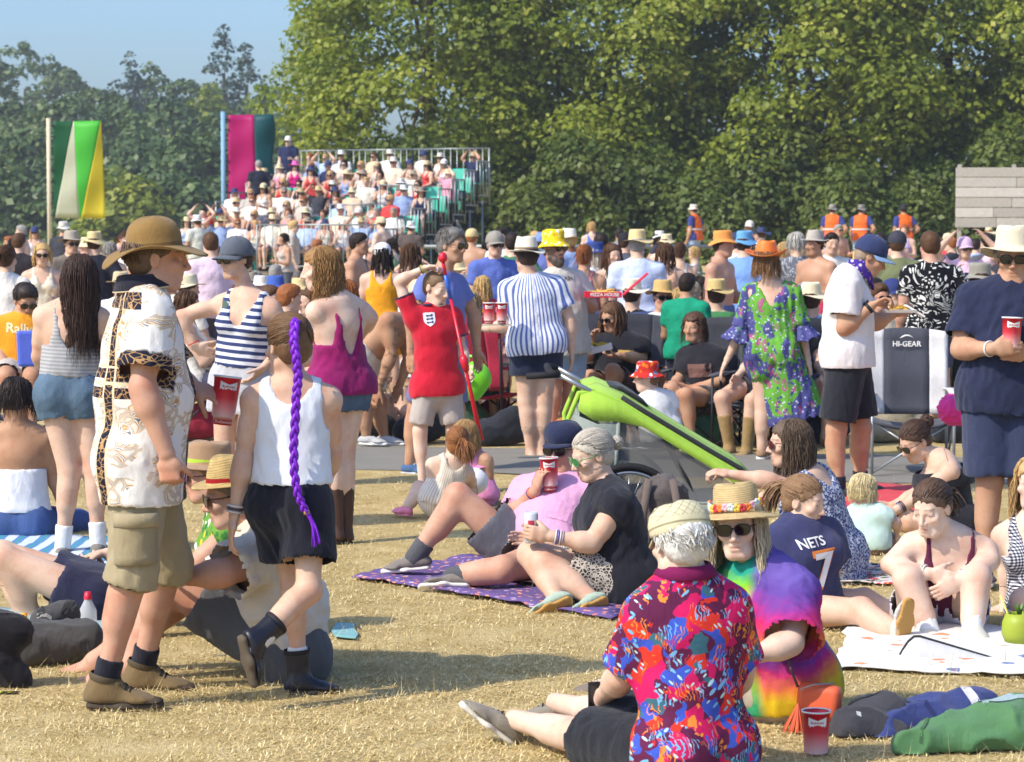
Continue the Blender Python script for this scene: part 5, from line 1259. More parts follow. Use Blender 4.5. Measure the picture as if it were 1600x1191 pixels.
# man in the bush hat
J = person('hatman', 'standing man in a wide brown bush hat and white shirt with gold scroll print', D=9.4, H=1.79, yaw=96, sy=108, pel=(222, 712), neck=(224, 460), head=(246, 404), hyaw=96, hpitch=2,
  RE=(222, 604, -.5), RW=(260, 708, 0), LE=(280, 600, .3), LW=(298, 604, 0), RK=(207, 892, 0, -.05), RA=(164, 1068, 0, 0), LK=(262, 880, 0, .1), LA=(222, 1046, 0, .1), RF=(88,), LF=(84,),
  w=1.0, belly=.016, skin='red', vox=.009, fine=.4, hair='short', haircol=(96, 76, 58), jaw=1.06, shoe_k=1.12,
  wear=[('shorts', C((166, 152, 120), name='khaki_cotton'), dict(name='cargo_shorts', leg=1.12, loose=.02, flare=.04, fold=.006)), ('top', m_baroque(), dict(hem=-.095, sleeve=.80, loose=.022, flare=.0, sflare=.024, fold=.004, wl=(.12, .12, .2), hemband=.055)), ('socks', C((30, 30, 42)), dict(t=.78))],
  shoes=('mid', C((118, 98, 66), name='brown_suede'), plain((74, 64, 54), .85, .2, 'rubber')), hat=('brim', C((142, 112, 64), name='bush_hat_cotton'), C((120, 92, 52)), dict(brim=.095, crown=.105, wavy=.024, round=1, slope=.3, lift=.04, seed=1.2)), LH=('grip', (0, .5, -.85), (.9, -.1, -.3)), RH=('fist', (0.2, .9, 0), (.1, 0, -1)))
def collar(J, mat, r=.068, h=.035, name='collar', trim=None):
    N_, up = J['N'], J['up']; X, Y = J['rs'], J['fs']; Z = nrm(up + Y * -.25); X2, Y2, Z2 = frame(Y, Z); P = []
    for (rr, z) in ((r * 1.0, h * 1.0), (r * 1.1, h * .95), (r * 1.45, -h * .15)):
        P.append([N_ + up * .028 + (X2 * math.sin(a) * rr * 1.06 + Y2 * math.cos(a) * rr * 1.0) + Z2 * (z - .012 * math.cos(a)) for a in np.linspace(.35, 2 * math.pi - .35, 27)])
    o = MB().sheet(P).build(name, mat, J['root'], True, off=J['org']); solid(o, .004)
    if trim is not None: MB().tube(P[2], .0035, 5).build('collar_trim', trim, o, True, off=J['org'])
collar(J, C((36, 36, 52)), .077, .046, trim=C((205, 186, 150)))
h = J['hand']['L']; cup(h['c'] + V(.04, .0, -.0), V(.12, .05, 1), 'red beer cup held by the man in the bush hat', face=V(.3, -1, 0), k=1.12)
# cargo pocket flap on the near leg
bv = bvh_of(J['g_cargo_shorts']); P, f = grid2(.15, .17, 6, 6); d_ = decal('cargo_pocket', P, f, W(212, 845, 9.2), V(1, .15, 0), V(.08, 0, 1), bv, C((158, 144, 112), name='khaki_cotton'), J['g_cargo_shorts'], .012); solid(d_, .012)
P, f = grid2(.16, .05, 6, 2); d_ = decal('pocket_flap', P, f, W(213, 812, 9.2), V(1, .15, 0), V(.08, 0, 1), bv, C((170, 156, 124), name='khaki_cotton'), J['g_cargo_shorts'], .02); solid(d_, .01)

# girl with the purple braid
J = person('girl', 'girl in white vest and black shorts with long purple braid, walking', D=9.5, H=1.44, yaw=150, sy=183, pel=(456, 782), neck=(455, 602), head=(450, 541), hyaw=215, hpitch=5, hs=.95,
  LE=(380, 716), LW=(366, 806), RE=(520, 706, .5), RW=(505, 770, .8), RK=(482, 922, -.5), RA=(404, 1004, -.6), LK=(458, 908, .3), LA=(468, 1058, 0), RF=(120, 75), LF=(100,), sex='c', w=.98, skin='fair', vox=.009,
  hair='tied', haircol=(112, 84, 58), tie=(.02, -.10, .06), locks=380,
  wear=[('shorts', C((26, 28, 40), name='black_cotton'), dict(leg=.66, loose=.022, flare=.035, waist=.075, fold=.005)), ('tank', C((226, 232, 240), name='white_jersey'), dict(hem=.045, loose=.012, flare=.026, fold=.005, nb=.045, ah=.11, sw=(.05, .085), narrow=1)), ('socks', C((228, 226, 224)), dict(t=.68))],
  shoes=('boot', plain((26, 27, 38), .38, .5, 'black_leather'), plain((92, 82, 70), .85, .2, 'boot_rubber')), LH=('relax', (.9, .3, 0)))
bracelets(J, 'L', [(205, 200, 196), (70, 70, 80), (220, 216, 210)])
def braid(J):
    c, (X, Y, Z), s = J['head']; vm = plain((120, 30, 190), .45, .4, 'purple_braid'); root = empty('braid'); root.parent = J['root']; org = J['org']
    p0 = c + (X * .028 - Y * .095 + Z * .085) * s; path = [p0]
    px = [(462, 500), (459, 530), (463, 560), (466, 590), (463, 620), (461, 660), (459, 700), (460, 740), (466, 775), (478, 800)]
    pts = [W(a, b, 9.5 - dz) for (a, b), dz in zip(px, (.09, .13, .15, .15, .16, .165, .17, .18, .19, .19))]
    dense = []
    for a, b in zip(pts[:-1], pts[1:]): dense += [a + (b - a) * t for t in np.linspace(0, 1, 8)[:-1]]
    dense.append(pts[-1]); m = MB(); L = len(dense)
    for st in range(3):
        q = []
        for i, p in enumerate(dense):
            ph = i * .62 + st * 2.094; q.append(p + V(math.cos(ph) * .0105, math.sin(2 * ph) * .007 - .002, 0) + V(0, 0, .003 * math.sin(ph * 2)))
        m.tube(q, [.0105 * (1 - .35 * i / L) for i in range(L)], 6)
    m.build('plait', vm, root, True, off=org)
    e = pts[-1]; rs = np.random.RandomState(3); P = []
    for i in range(40):
        j = rs.normal(0, .006, 3); tgt = W(494, 850, 9.30) + rs.normal(0, .007, 3); P.append([e + j * .6 + (tgt - e - j) * t + V(.01, 0, .006) * math.sin(t * 3.1) for t in np.linspace(0, 1, 7)])
    v_, f, t = strands(P, .0042, 2, 4); mk('tail', v_ - org, f, vm, root, attrs=dict(tint=t))
    MB().tube([e + V(0, 0, .005), e - V(-.004, 0, .008)], .012, 8).build('hair_tie', plain((190, 150, 90), .5, .4, 'hair_tie'), root, True, off=org)
braid(J)
for s_ in 'RL':   # lace seams on boots
    pass

# man in the tropical shirt, seated with his back to the camera
J = person('hawaii', 'seated man seen from behind in a vivid tropical print shirt and cream cap', D=8.05, H=1.68, yaw=215, sy=195, pel=(1080, 1168), neck=(1072, 908), head=(1062, 848), hyaw=203, hpitch=10,
  LE=(972, 1056, .5), LW=(940, 1092, 1), RE=(1158, 1046, .4), RW=(1140, 1100, 1), LK=(905, 1150, 1), LA=(802, 1124, 1), RK=(960, 1120, 1), RA=(868, 1098, 1), LF=(-86, -38), RF=(-90, 5), w=.93, hs=1.0, sw=.082, sdrop=.058, skin='pale', vox=.009, fine=.5, hair='ring', haircol=(212, 210, 204),
  wear=[('shorts', C((34, 36, 42)), dict(leg=.92, loose=.025, flare=.02)), ('top', m_hawaii(), dict(hem=-.07, sleeve=.86, loose=.016, sflare=.018, fold=.0035, wl=(.13, .13, .22)))],
  shoes=('low', C((138, 130, 116), name='grey_suede'), plain((212, 205, 192), .8, .3, 'sole_rubber'), plain((40, 38, 40), .8)), hat=('flat', m_quilt((206, 198, 164), (150, 142, 112)), None, dict(tilt=-10, lift=.035)), glasses=True, LH=('grip', (1, .2, 0), (-.3, 1, .1)))
collar(J, m_floral((120, 30, 80), [(60, 90, 200), (226, 60, 60), (120, 190, 230)], 40), .066, .03)
h = J['hand']['L']; ph = empty('smartphone', W(935, 1098, 8.35)); m = MB().box((0, 0, 0), (.072, .009, .14), rotz(.3)).build('phone_body', plain((30, 32, 36), .3, .5, 'phone_black'), ph); bevel(m, .004)
mk('screen', [(-.03, .0, -.06), (.03, .0, -.06), (.03, .0, .06), (-.03, .0, .06)] @ rotz(.3).T + V(.002, -.0062, 0), [[0, 1, 2, 3]], plain((20, 24, 30), .08, .6, 'phone_glass'), ph, False); tag(ph, 'dark phone in the hand of the tropical shirt man', 'phone')

# woman in tie-dye
J = person('tiedye', 'seated woman in a rainbow tie-dye shirt and flower-trimmed straw hat', D=9.1, H=1.66, yaw=-50, sy=-38, pel=(1212, 1062), neck=(1186, 884, -.2), head=(1153, 822, -.5), hyaw=-14, hpitch=4, hroll=-6,
  RE=(1120, 960, -.6), RW=(1105, 1010, .5), LE=(1238, 1004, -.8), LW=(1160, 1030, -.3), LK=(1080, 1050, .5), LA=(950, 1085, .3), RK=(1090, 1030, 1), RA=(960, 1060, .5), LF=(-90, 0), RF=(-90, 0), sex='f', w=1.1, belly=.022, sw=.086, sdrop=.058, skin='pale', vox=.009, fine=.38,
  hair='long', haircol=(206, 190, 158), hair_len=.2, locks=300, spread=1.3, glasses=True,
  wear=[('trousers', C((196, 184, 168)), dict(leg=1.55, loose=.03, flare=.03)), ('top', m_tiedye(), dict(hem=-.05, sleeve=.95, loose=.022, sflare=.045, flare=.0, fold=.007, wl=(.09, .09, .22)))],
  shoes=('low', C((128, 116, 104)), plain((222, 216, 206), .8), plain((226, 222, 216))), hat=('straw', m_straw((214, 186, 132)), m_floral((190, 170, 120), [(206, 60, 60), (230, 190, 60), (206, 216, 210), (160, 70, 90)], 42), dict(brim=.075, crown=.105, slope=.3, wavy=.008, top=.8, lift=.048, bandh=.022, tilt=10)))
c, (X, Y, Z), s = J['head']; rs = np.random.RandomState(4)
for i in range(15):   # little fabric flowers round the hat
    a = -1.5 + i * .215; col = [(196, 50, 66), (226, 186, 70), (196, 210, 206), (214, 170, 180), (230, 130, 60)][i % 5]
    p = c + (X * math.sin(a) * .094 + Y * (math.cos(a) * .108 - .01) + Z * (.084 + .004 * math.sin(i))) * s; F = Field(); 
    m = MB(); n_ = nrm(p - c - Z * .07); u = nrm(np.cross(n_, Z)); w_ = np.cross(n_, u)
    for k in range(5): b = k * 1.257 + i; d = u * math.cos(b) + w_ * math.sin(b); m.lathe([(.001, .006), (.006, .005), (.0085, .001), (.005, -.004)], 6, (p + d * .008 + n_ * .004, u, w_, n_))
    m.build('fabric_flower', plain(col, .7, .3, 'fabric_flower'), J['hat'], True, off=J['org'])
DEN = m_denim()
SHADE = lambda c, k=.5: plain(c, .12, .8, 'tinted_lens')
J = person('capwoman', 'woman in a grey cap, sunglasses and navy striped vest, hand on hip', D=15, H=1.67, yaw=-22, sy=-18, pel=(376, 592), neck=(388, 462), head=(368, 405), hyaw=-42, hpitch=6,
  RE=(282, 494), RW=(304, 540), LE=(456, 525), LW=(414, 572, -.6), RK=(350, 706, 0), RA=(346, 812), LK=(400, 706), LA=(398, 812), sex='f', w=.95, skin='fair', vox=.013, fine=.6, hair='tied', haircol=(58, 42, 34), tie=(0, -.1, -.03),
  wear=[('shorts', C((186, 186, 190), name='grey_linen'), dict(leg=.45, loose=.02, flare=.025, waist=.07)), ('tank', stripes((58, 70, 112), (222, 224, 230), .042, 2), dict(hem=.04, loose=.012, nf=.11, sw=(.05, .08), ah=.1))], shoes=('low', C((200, 200, 200)), WHITE), hat=('cap', C((92, 98, 108), name='grey_cotton'), None, dict(lift=.03)), glasses=True, RH=('relax', (.5, .5, 0), (.75, .1, -.3)))
bracelets(J, 'R', [(190, 70, 60)])
N_, up = J['N'], J['up']; MB().sheet([[J['RS'] + J['rs'] * (a - .03) + up * .045 + J['fs'] * .02 + V(0, 0, -t) * .0 + V(0, -.09 * math.sin(min(1, t / .15) * 1.57), -max(0, t - .05)) + V(-.02 * t, 0, 0) for a in (-.02, .02)] for t in np.linspace(0, .42, 14)]).build('backpack_strap', C((88, 106, 96)), J['root'], True, off=J['org'])

J = person('magenta', 'woman in a magenta camisole and tall brown boots seen from behind', D=14.3, H=1.67, yaw=215, sy=222, pel=(530, 602), neck=(528, 468), head=(500, 421), hyaw=282, hpitch=8,
  LE=(494, 512, .4), LW=(474, 508, .6), RE=(580, 496), RW=(556, 536, .9), RK=(538, 712), RA=(538, 830), LK=(520, 712, .3), LA=(524, 828, .2), sex='f', w=.93, skin='pale', vox=.012, fine=.42, hair='curly', haircol=(150, 112, 66), hair_len=.16, locks=230,
  wear=[('shorts', DEN, dict(leg=.32, loose=.012, flare=.02)), ('tank', C((140, 24, 92), name='magenta_viscose'), dict(hem=-.03, loose=.016, flare=.05, nf=.16, nb=.185, ah=.15, sw=(.052, .056), fold=.006))], shoes=('tall', plain((74, 50, 40), .55, .4, 'brown_leather'), plain((50, 36, 30), .8)))
for k in (-1, 1): MB().tube([J['N'] + J['rs'] * k * .085 + J['fs'] * (.055 * math.cos(t)) * 1.6 - J['fs'] * .02 + J['up'] * (-.0 + .012 * math.sin(t) - .30 * max(0, -math.cos(t)) * .9 - .2 * max(0, math.cos(t))) for t in np.linspace(.2, 3.0, 14)], .0035, 5).build('strap', C((120, 20, 80)), J['root'], True, off=J['org'])

J = person('longhair', 'woman with waist-length brown hair, grey vest and denim shorts seen from behind', D=13.8, H=1.64, yaw=186, sy=186, pel=(108, 612), neck=(113, 478), head=(126, 434), hyaw=175, hpitch=4,
  LE=(60, 556, .3), LW=(82, 592, 1), RE=(158, 560, .3), RW=(150, 608, .8), RK=(148, 735), RA=(153, 846), LK=(108, 738), LA=(98, 852), sex='f', w=.95, skin='fair', vox=.012, hair='long', haircol=(66, 46, 38), hair_len=.44, locks=330, spread=.4,
  wear=[('shorts', m_denim((84, 104, 122)), dict(leg=.30, loose=.014, flare=.016, waist=.07)), ('tank', stripes((150, 150, 152), (176, 176, 178), .02, 2), dict(hem=.05, loose=.008, nf=.1, nb=.135, ah=.13, sw=(.05, .062), narrow=1)), ('socks', C((230, 228, 226)), dict(t=.72))], shoes=('low', C((126, 120, 112)), WHITE))

J = person('backless', 'seated dark-haired woman with bare back, white strapless top and jeans', D=14.6, H=1.66, yaw=182, pel=(30, 812), neck=(28, 668), head=(26, 624), hyaw=170, hpitch=12, RE=(84, 738, .2), RW=(96, 792, .3), LE=(-28, 738), LW=(-20, 800), RK=(122, 818, 1), RA=(40, 828, .8), LK=(-60, 820, 1), LA=(30, 830, .8),
  sex='f', w=.98, skin='olive', vox=.013, hair='long', haircol=(46, 34, 32), hair_len=.06, locks=180, wear=[('trousers', m_denim((70, 92, 140)), dict(leg=1.3, loose=.016, waist=.07)), ('strapless', C((222, 224, 232)), dict(hem=.03, loose=.014, nb=.14, nf=.12, flare=.02))], shoes=('low', C((200, 200, 200)), WHITE))
person('lying', 'person in navy shorts lying on the grass with knees raised', D=11.5, H=1.72, yaw=(0, -.25, 1), pel=(142, 925), neck=(282, 935, .6), head=(330, 935, .5), hyaw=(0, .1, 1), RK=(4, 866), RA=(42, 975), LK=(6, 872, .5), LA=(60, 978, .3), RE=(214, 905, -.4), RW=(168, 866, 0), LE=(240, 930, .8), LW=(170, 900, 0),
  sex='f', w=1.0, skin='fair', vox=.013, hair='long', haircol=(70, 50, 40), hair_len=.1, RF=(180,), LF=(180,), bare=1, RH=('relax', (0, 0, -1), (-.95, 0, -.2)), wear=[('shorts', C((42, 42, 66)), dict(leg=.38, loose=.018, flare=.02)), ('top', C((60, 60, 80)), dict(hem=.05))])

STRAW = m_straw()
J = person('trilby', 'man sitting in a banded straw trilby, cream shirt and grey shorts', D=9.98, H=1.80, yaw=-82, sy=-84, pel=(448, 1014), neck=(408, 832), head=(362, 776), hyaw=-78, hpitch=10, LE=(352, 896, -.5), LW=(280, 902, .2), RE=(350, 900, .6), RW=(290, 905, 0), LK=(258, 908, 0), LA=(206, 1036, -.2), RK=(290, 925, .3), RA=(150, 1034, .6),
  w=1.12, belly=.012, skin='red', vox=.010, hair='short', haircol=(130, 118, 104), beard=((190, 180, 170), .5), bare=1, LF=(-95,), RF=(-95,), glasses=True,
  wear=[('shorts', C((92, 94, 98), name='grey_cotton'), dict(leg=.74, loose=.016, flare=.018, waist=.03)), ('top', C((224, 214, 198), name='cream_linen'), dict(hem=.01, sleeve=.9, loose=.03, flare=.0, sflare=.03, fold=.012, wl=(.16, .16, .09)))], hat=('straw', m_straw((206, 178, 120)), stripes((150, 30, 36), (40, 60, 44), .010, 2, 'pc', .4, 'hat_ribbon'), dict(brim=.055, crown=.105, dent=.02, top=.72, slope=.1, wavy=.006, curl=.01, lift=.05)))
collar(J, C((224, 214, 198), name='cream_linen'), .07, .035)
J = person('greenshirt', 'person in a tan hat and purple sunglasses beside the straw trilby man', D=11.0, H=1.68, yaw=-70, pel=(392, 950), neck=(352, 798), head=(324, 744), hyaw=-75, hpitch=4, LK=(250, 900, .5), LA=(230, 960), RK=(250, 900, .8), RA=(230, 955, .5), LE=(330, 860), LW=(290, 900), w=1.0, sex='f', skin='red', vox=.013, hair='short', haircol=(150, 120, 90),
  glasses=(plain((70, 30, 90), .1, .8, 'purple_lens'), plain((90, 40, 80), .3, .5, 'purple_frame')), wear=[('shorts', C((70, 74, 80)), dict(leg=.7)), ('top', m_floral((104, 150, 60), [(206, 190, 60), (60, 120, 60), (210, 210, 200)], 22), dict(hem=-.05, sleeve=.6))], hat=('brim', C((166, 134, 104)), C((170, 200, 60)), dict(brim=.055, crown=.10, top=.84)), shoes=('low', C((90, 90, 90)), WHITE))

# boy in red with the toy tube
RED = C((196, 30, 52), name='red_polyester')
J = person('boy', 'boy in a red football shirt lifting one arm, holding a long red tube', D=17, H=1.42, yaw=14, sy=18, pel=(684, 604), neck=(676, 484), head=(682, 450), hyaw=48, hpitch=16, RE=(622, 440, -.3), RW=(664, 419, -.2), LE=(722, 546), LW=(729, 578, -.6), RK=(656, 674), RA=(660, 757), LK=(708, 674), LA=(704, 757), sex='c', w=1.0, skin='pale', vox=.013, fine=.36, hair='crop', haircol=(120, 96, 70), hs=.95,
  wear=[('shorts', C((182, 172, 166), name='stone_cotton'), dict(leg=.84, loose=.016, flare=.018)), ('top', RED, dict(hem=-.045, sleeve=.62, loose=.018, flare=.006, sflare=.014, fold=.004))], shoes=('low', C((90, 110, 150)), WHITE), RH=('grip', (.3, -.2, -.9), (.9, -.3, .1)), LH=('fist', (-.6, -.7, .2), (.5, -.4, -.7)))
sh = J['g_top']; bv = bvh_of(sh); cw = .075
out = [(-.5, .55), (-.5, -.05), (-.42, -.32), (-.22, -.52), (0, -.66), (.22, -.52), (.42, -.32), (.5, -.05), (.5, .55), (.25, .6), (0, .57), (-.25, .6)]
cpos = W(678, 499, 16.8); P = [(0, 0)] + [(x * cw, y * cw) for x, y in out]; cr = decal('crest', P, [(0, i + 1, i % 12 + 2 if i < 11 else 1) for i in range(12)], cpos, -J['rs'], J['up'], bv, plain((222, 222, 228), .6, .3, 'crest_white'), sh, .004)
P2, f2 = [], []
for r_ in range(3):   # three running beasts on the shield, one above the other
    y0 = .30 - .30 * r_; q = [(-.3, y0), (-.26, y0 + .10), (-.1, y0 + .06), (.12, y0 + .07), (.2, y0 + .15), (.32, y0 + .1), (.28, y0), (.2, y0 - .08), (.12, y0 - .02), (-.1, y0 - .03), (-.2, y0 - .1)]; k = len(P2); P2 += [(x * cw, y * cw) for x, y in q]; f2.append(list(range(k, k + len(q))))
decal('crest_mark', P2, f2, cpos, -J['rs'], J['up'], bv, plain((56, 60, 104), .6, .3, 'crest_navy'), sh, .0065)
for s_ in 'RL':
    Sh, E = J[s_ + 'S'], J[s_ + 'E']; d = nrm(E - Sh); o_ = Sh + (E - Sh) * .60; fr = frame(J['fs'] + V(.1, 0, .2), d); MB().lathe([(.064, -.004), (.069, 0), (.068, .008), (.062, .008)], 18, (o_, *fr)).build('sleeve_trim', C((38, 40, 72)), J['root'], True, off=J['org'])
collar(J, C((38, 40, 72)), .056, .012, 'neck_trim')
bracelets(J, 'R', [(190, 190, 90), (120, 110, 80)])
tb = [W(692, 408, 16.7), W(696, 430, 16.72), W(704, 466, 16.74), W(722, 545, 16.72), W(752, 688, 16.6)]; org = tb[-1].copy(); tr = empty('toy_tube', org); tag(tr, 'long red plastic toy tube with blue joint held by the boy', 'toy')
RP = plain((206, 22, 44), .35, .5, 'red_plastic'); m = MB().tube([tb[2], tb[2] + (tb[4] - tb[2]) * .5, tb[4]], [.010, .012, .018], 10); m.build('lower_tube', RP, tr, True, off=org)
MB().tube([tb[0], tb[1]], .012, 10).build('upper_tube', RP, tr, True, off=org); MB().tube([tb[1], tb[2]], .014, 10).build('blue_joint', plain((40, 90, 190), .35, .5, 'blue_plastic'), tr, True, off=org)
F = Field(); F.cap(tb[0] + V(0, 0, .02), tb[0] + V(0, 0, .03), .032, .028); v_, q = F.mesh(.008); mk('bulb', v_ - org, q, RP, tr); m = MB(); a_, b_ = tb[2] + (tb[4] - tb[2]) * .40, tb[2] + (tb[4] - tb[2]) * .52; m.tube([a_, a_ + (b_ - a_) * .3, b_], [.016, .03, .02], 10).build('handle', RP, tr, True, off=org)

J = person('bluetee', 'grey-haired man in wraparound sunglasses and blue T-shirt behind the boy', D=18.7, H=1.83, yaw=58, pel=(690, 546), neck=(690, 430), head=(706, 384), hyaw=55, hpitch=4, RE=(645, 490, -.2), RW=(642, 550, -.2), LE=(740, 490, .2), LW=(745, 545), RK=(650, 640, 0), RA=(640, 724, 0), LK=(712, 640), LA=(722, 720), w=1.05, skin='tan', vox=.014, hair='short', haircol=(112, 108, 104), beard=((120, 110, 104), .3), glasses=True,
  wear=[('shorts', C((110, 112, 150)), dict(leg=.9, loose=.02)), ('top', C((104, 118, 186)), dict(sleeve=.6, hem=-.06))], shoes=('low', C((70, 100, 140)), plain((180, 186, 196), .8), WHITE))
J = person('tattoo', 'shirtless man with tattooed arm bending down in beige shorts', D=21, H=1.8, yaw=72, pel=(566, 560), neck=(628, 502), head=(652, 520, -.3), hyaw=80, hpitch=35, RE=(612, 552), RW=(592, 606), LE=(640, 560), LW=(625, 600), RK=(572, 626), RA=(572, 680), LK=(590, 626), LA=(600, 680), w=1.08, skin='olive', ink='R', vox=.016, hair='crop', haircol=(60, 45, 36), wear=[('shorts', C((206, 198, 182)), dict(leg=.8, loose=.03))], shoes=('low', C((180, 180, 180)), WHITE))

# man in the striped shirt and the bearded man beside him
J = person('stripedman', 'man in a blue and white striped shirt and cream hat, back to camera', D=20, H=1.80, yaw=186, sy=188, pel=(838, 532), neck=(830, 436), head=(822, 402), hyaw=200, hpitch=6, LE=(792, 508, .2), LW=(760, 514, .4), RE=(890, 500), RW=(893, 548), RK=(850, 628), RA=(846, 704), LK=(822, 628), LA=(830, 706), w=1.07, skin='fair', vox=.014, fine=.6, hair='short', haircol=(62, 46, 38),
  wear=[('shorts', C((36, 42, 64)), dict(leg=.55, loose=.024, flare=.025)), ('top', stripes((92, 110, 172), (226, 228, 236), .030, 0, 'cyl', .42), dict(hem=-.06, sleeve=.66, loose=.02, flare=.0, sflare=.018))], bare=1, hat=('straw', C((224, 216, 196), name='cream_felt'), C((140, 116, 90)), dict(brim=.062, crown=.108, top=.74, dent=.02, slope=.16, lift=.048, curl=.012)), LH=('grip', (.2, .3, -1), (-.9, .2, .2)), LF=(190,), RF=(180,))
for i in range(2): cup(W(764 + i * 20, 490, 19.75 - .04 * i), V(0, 0, 1), 'red beer cup, %s of the pair carried by the striped shirt man' % ('left' if i == 0 else 'right'), words=True, group='pair of carried cups')
o = MB().box(W(776, 508, 19.75), (.24, .12, .012)).build('cup_tray', plain((200, 188, 166), .8, .2, 'card')); tag(o, 'flat card tray under the pair of red beer cups', 'tray')
J = person('beard', 'bearded man in yellow bucket hat and sunglasses, eating from a red box', D=21.2, H=1.87, yaw=38, pel=(880, 530), neck=(872, 428), head=(866, 388), hyaw=34, hpitch=2, LE=(925, 480), LW=(905, 465, -.5), RE=(846, 480), RW=(850, 520), RK=(864, 618), RA=(856, 692), LK=(892, 618), LA=(884, 694), w=1.12, belly=.01, skin='red', vox=.014, fine=.36, hair='short', haircol=(90, 70, 56), beard=((84, 72, 64), .9), glasses=True,
  wear=[('shorts', m_denim((150, 170, 190)), dict(leg=.68, loose=.024)), ('top', C((206, 200, 188)), dict(sleeve=.7, hem=-.07, loose=.024))], shoes=('low', C((190, 180, 170)), WHITE), hat=('bucket', m_floral((236, 206, 36), [(246, 226, 120), (214, 170, 30), (240, 240, 220)], 30), None, dict(brim=.05, crown=.10, slope=.75, top=.86, wavy=.004, lift=.042)), LH=('pinch', (0, -.3, -.8), (-.7, 0, .2)))
c_, (X, Y, Z), s = J['head']; F = Field()
for x, y, z, r_ in ((0, .078, -.105, .03), (.028, .06, -.095, .028), (-.028, .06, -.095, .028), (.05, .03, -.07, .022), (-.05, .03, -.07, .022), (0, .075, -.125, .025)): F.cap(c_ + (X * x + Y * y + Z * z) * s, c_ + (X * x + Y * (y - .01) + Z * (z - .012)) * s, r_ * s, k=.02)
v_, q = F.mesh(.009); n_ = vnorm(v_, q); mk('beard', v_ + n_ * (.003 * wob(v_, .02, 2))[:, None] - J['org'], q, hair_mat((92, 80, 72)), J['root'])
tv, tf = text_mesh('MOUNTAIN', .05, True); decal('lettering', tv, tf, W(882, 436, 21), -J['rs'], J['up'], J['g_top'], plain((70, 70, 72), .8, .2, 'dark_print'), J['g_top'], .006)
bxo = W(944, 464, 21); bx = empty('pizza_box', bxo); tag(bx, 'open red takeaway box held by the man in the yellow hat', 'box'); PB = plain((206, 28, 54), .6, .3, 'red_card')
m = MB(); m.box((-.01, 0, 0), (.30, .28, .008)); m.box((-.01, -.14, .02), (.30, .006, .045)); m.box((-.01, .14, .02), (.30, .006, .045)); m.box((-.16, 0, .02), (.006, .28, .045)); m.build('tray', PB, bx)
m = MB().box((.255, 0, .105), (.27, .28, .008), roty(-.72)); m.build('lid', PB, bx); m = MB(); rs = np.random.RandomState(8)
for i in range(24): m.tube([V(-.13, -.1, .02) + rs.uniform(0, 1, 3) * V(.2, .2, .03), V(-.13, -.1, .025) + rs.uniform(0, 1, 3) * V(.24, .2, .04)], .006, 5)
m.build('chips', plain((214, 170, 80), .6, .3, 'chips'), bx); tv, tf = text_mesh('PIZZA HOUSE', .038, True); mk('lettering', [(x, -.146, y + .02) for x, y, _ in tv], tf, WHITE, bx, False)

J = person('eater', 'seated long curly-haired person in black T-shirt eating from a box', D=22, H=1.76, yaw=-25, sy=-20, pel=(968, 606), neck=(970, 527), head=(956, 496), hyaw=-42, hpitch=16, RE=(918, 558, -.2), RW=(926, 528, -.8), LE=(1002, 560, -.2), LW=(966, 556, -.7), RK=(922, 590, -1), RA=(926, 662), LK=(958, 580, -1), LA=(958, 660), w=1.15, skin='tan', vox=.016, fine=.42, hair='curly', haircol=(98, 68, 44), hair_len=.2, locks=260, glasses=True,
  wear=[('shorts', C((74, 54, 56)), dict(leg=.8)), ('top', C((32, 32, 40)), dict(sleeve=.8, hem=-.05, loose=.03))], shoes=('low', C((60, 60, 60)), WHITE), RH=('pinch', (.3, -.3, -.6)), LH=('grip', (0, 0, 1), (-.9, -.2, 0)))
tv, tf = grid2(.13, .05, 4, 2); decal('shirt_print', tv, tf, W(976, 552, 21.8), -J['rs'], J['up'], J['g_top'], m_floral((190, 160, 90), [(206, 60, 60), (230, 200, 80), (40, 40, 40)], 60), J['g_top'], .005)
o = empty('takeaway_tray', W(938, 545, 21.5)); tag(o, 'white takeaway carton with food held by the curly-haired eater', 'food carton'); m = MB(); m.box((0, 0, 0), (.2, .14, .05), roty(-.25)); m.build('carton_base', WHITE, o); MB().box((-.11, 0, -.02), (.012, .14, .14), roty(.9)).build('carton_lid', WHITE, o); m = MB(); rs = np.random.RandomState(2)
for i in range(20): m.tube([rs.uniform(-1, 1, 3) * V(.08, .06, 0) + V(0, 0, .025), rs.uniform(-1, 1, 3) * V(.08, .06, .01) + V(0, 0, .045)], .008, 5)
m.build('food', plain((206, 170, 50), .6, .3, 'noodles'), o)
J = person('yawner', 'seated woman with brown wavy hair, open mouth and black printed T-shirt', D=21, H=1.68, yaw=-32, pel=(1100, 622), neck=(1096, 545), head=(1084, 512), hyaw=-32, hpitch=4, RE=(1062, 592, -.4), RW=(1046, 604, -.9), LE=(1128, 596, -.3), LW=(1080, 606, -.9), RK=(1050, 608, -1), RA=(1056, 682), LK=(1072, 618, -1), LA=(1080, 690), sex='f', w=1.06, skin='tan', vox=.015, fine=.36, hair='curly', haircol=(84, 58, 42), hair_len=.1, locks=200,
  wear=[('shorts', C((60, 60, 70)), dict(leg=.5)), ('top', C((34, 33, 40)), dict(sleeve=.75, hem=-.04, loose=.024))], shoes=('low', C((60, 60, 60)), WHITE))
tv, tf = grid2(.2, .11, 4, 3); decal('shirt_print', tv, tf, W(1088, 580, 20.8), -J['rs'], J['up'], J['g_top'], m_floral((120, 90, 84), [(190, 150, 140), (60, 50, 60), (150, 110, 100)], 40), J['g_top'], .005)
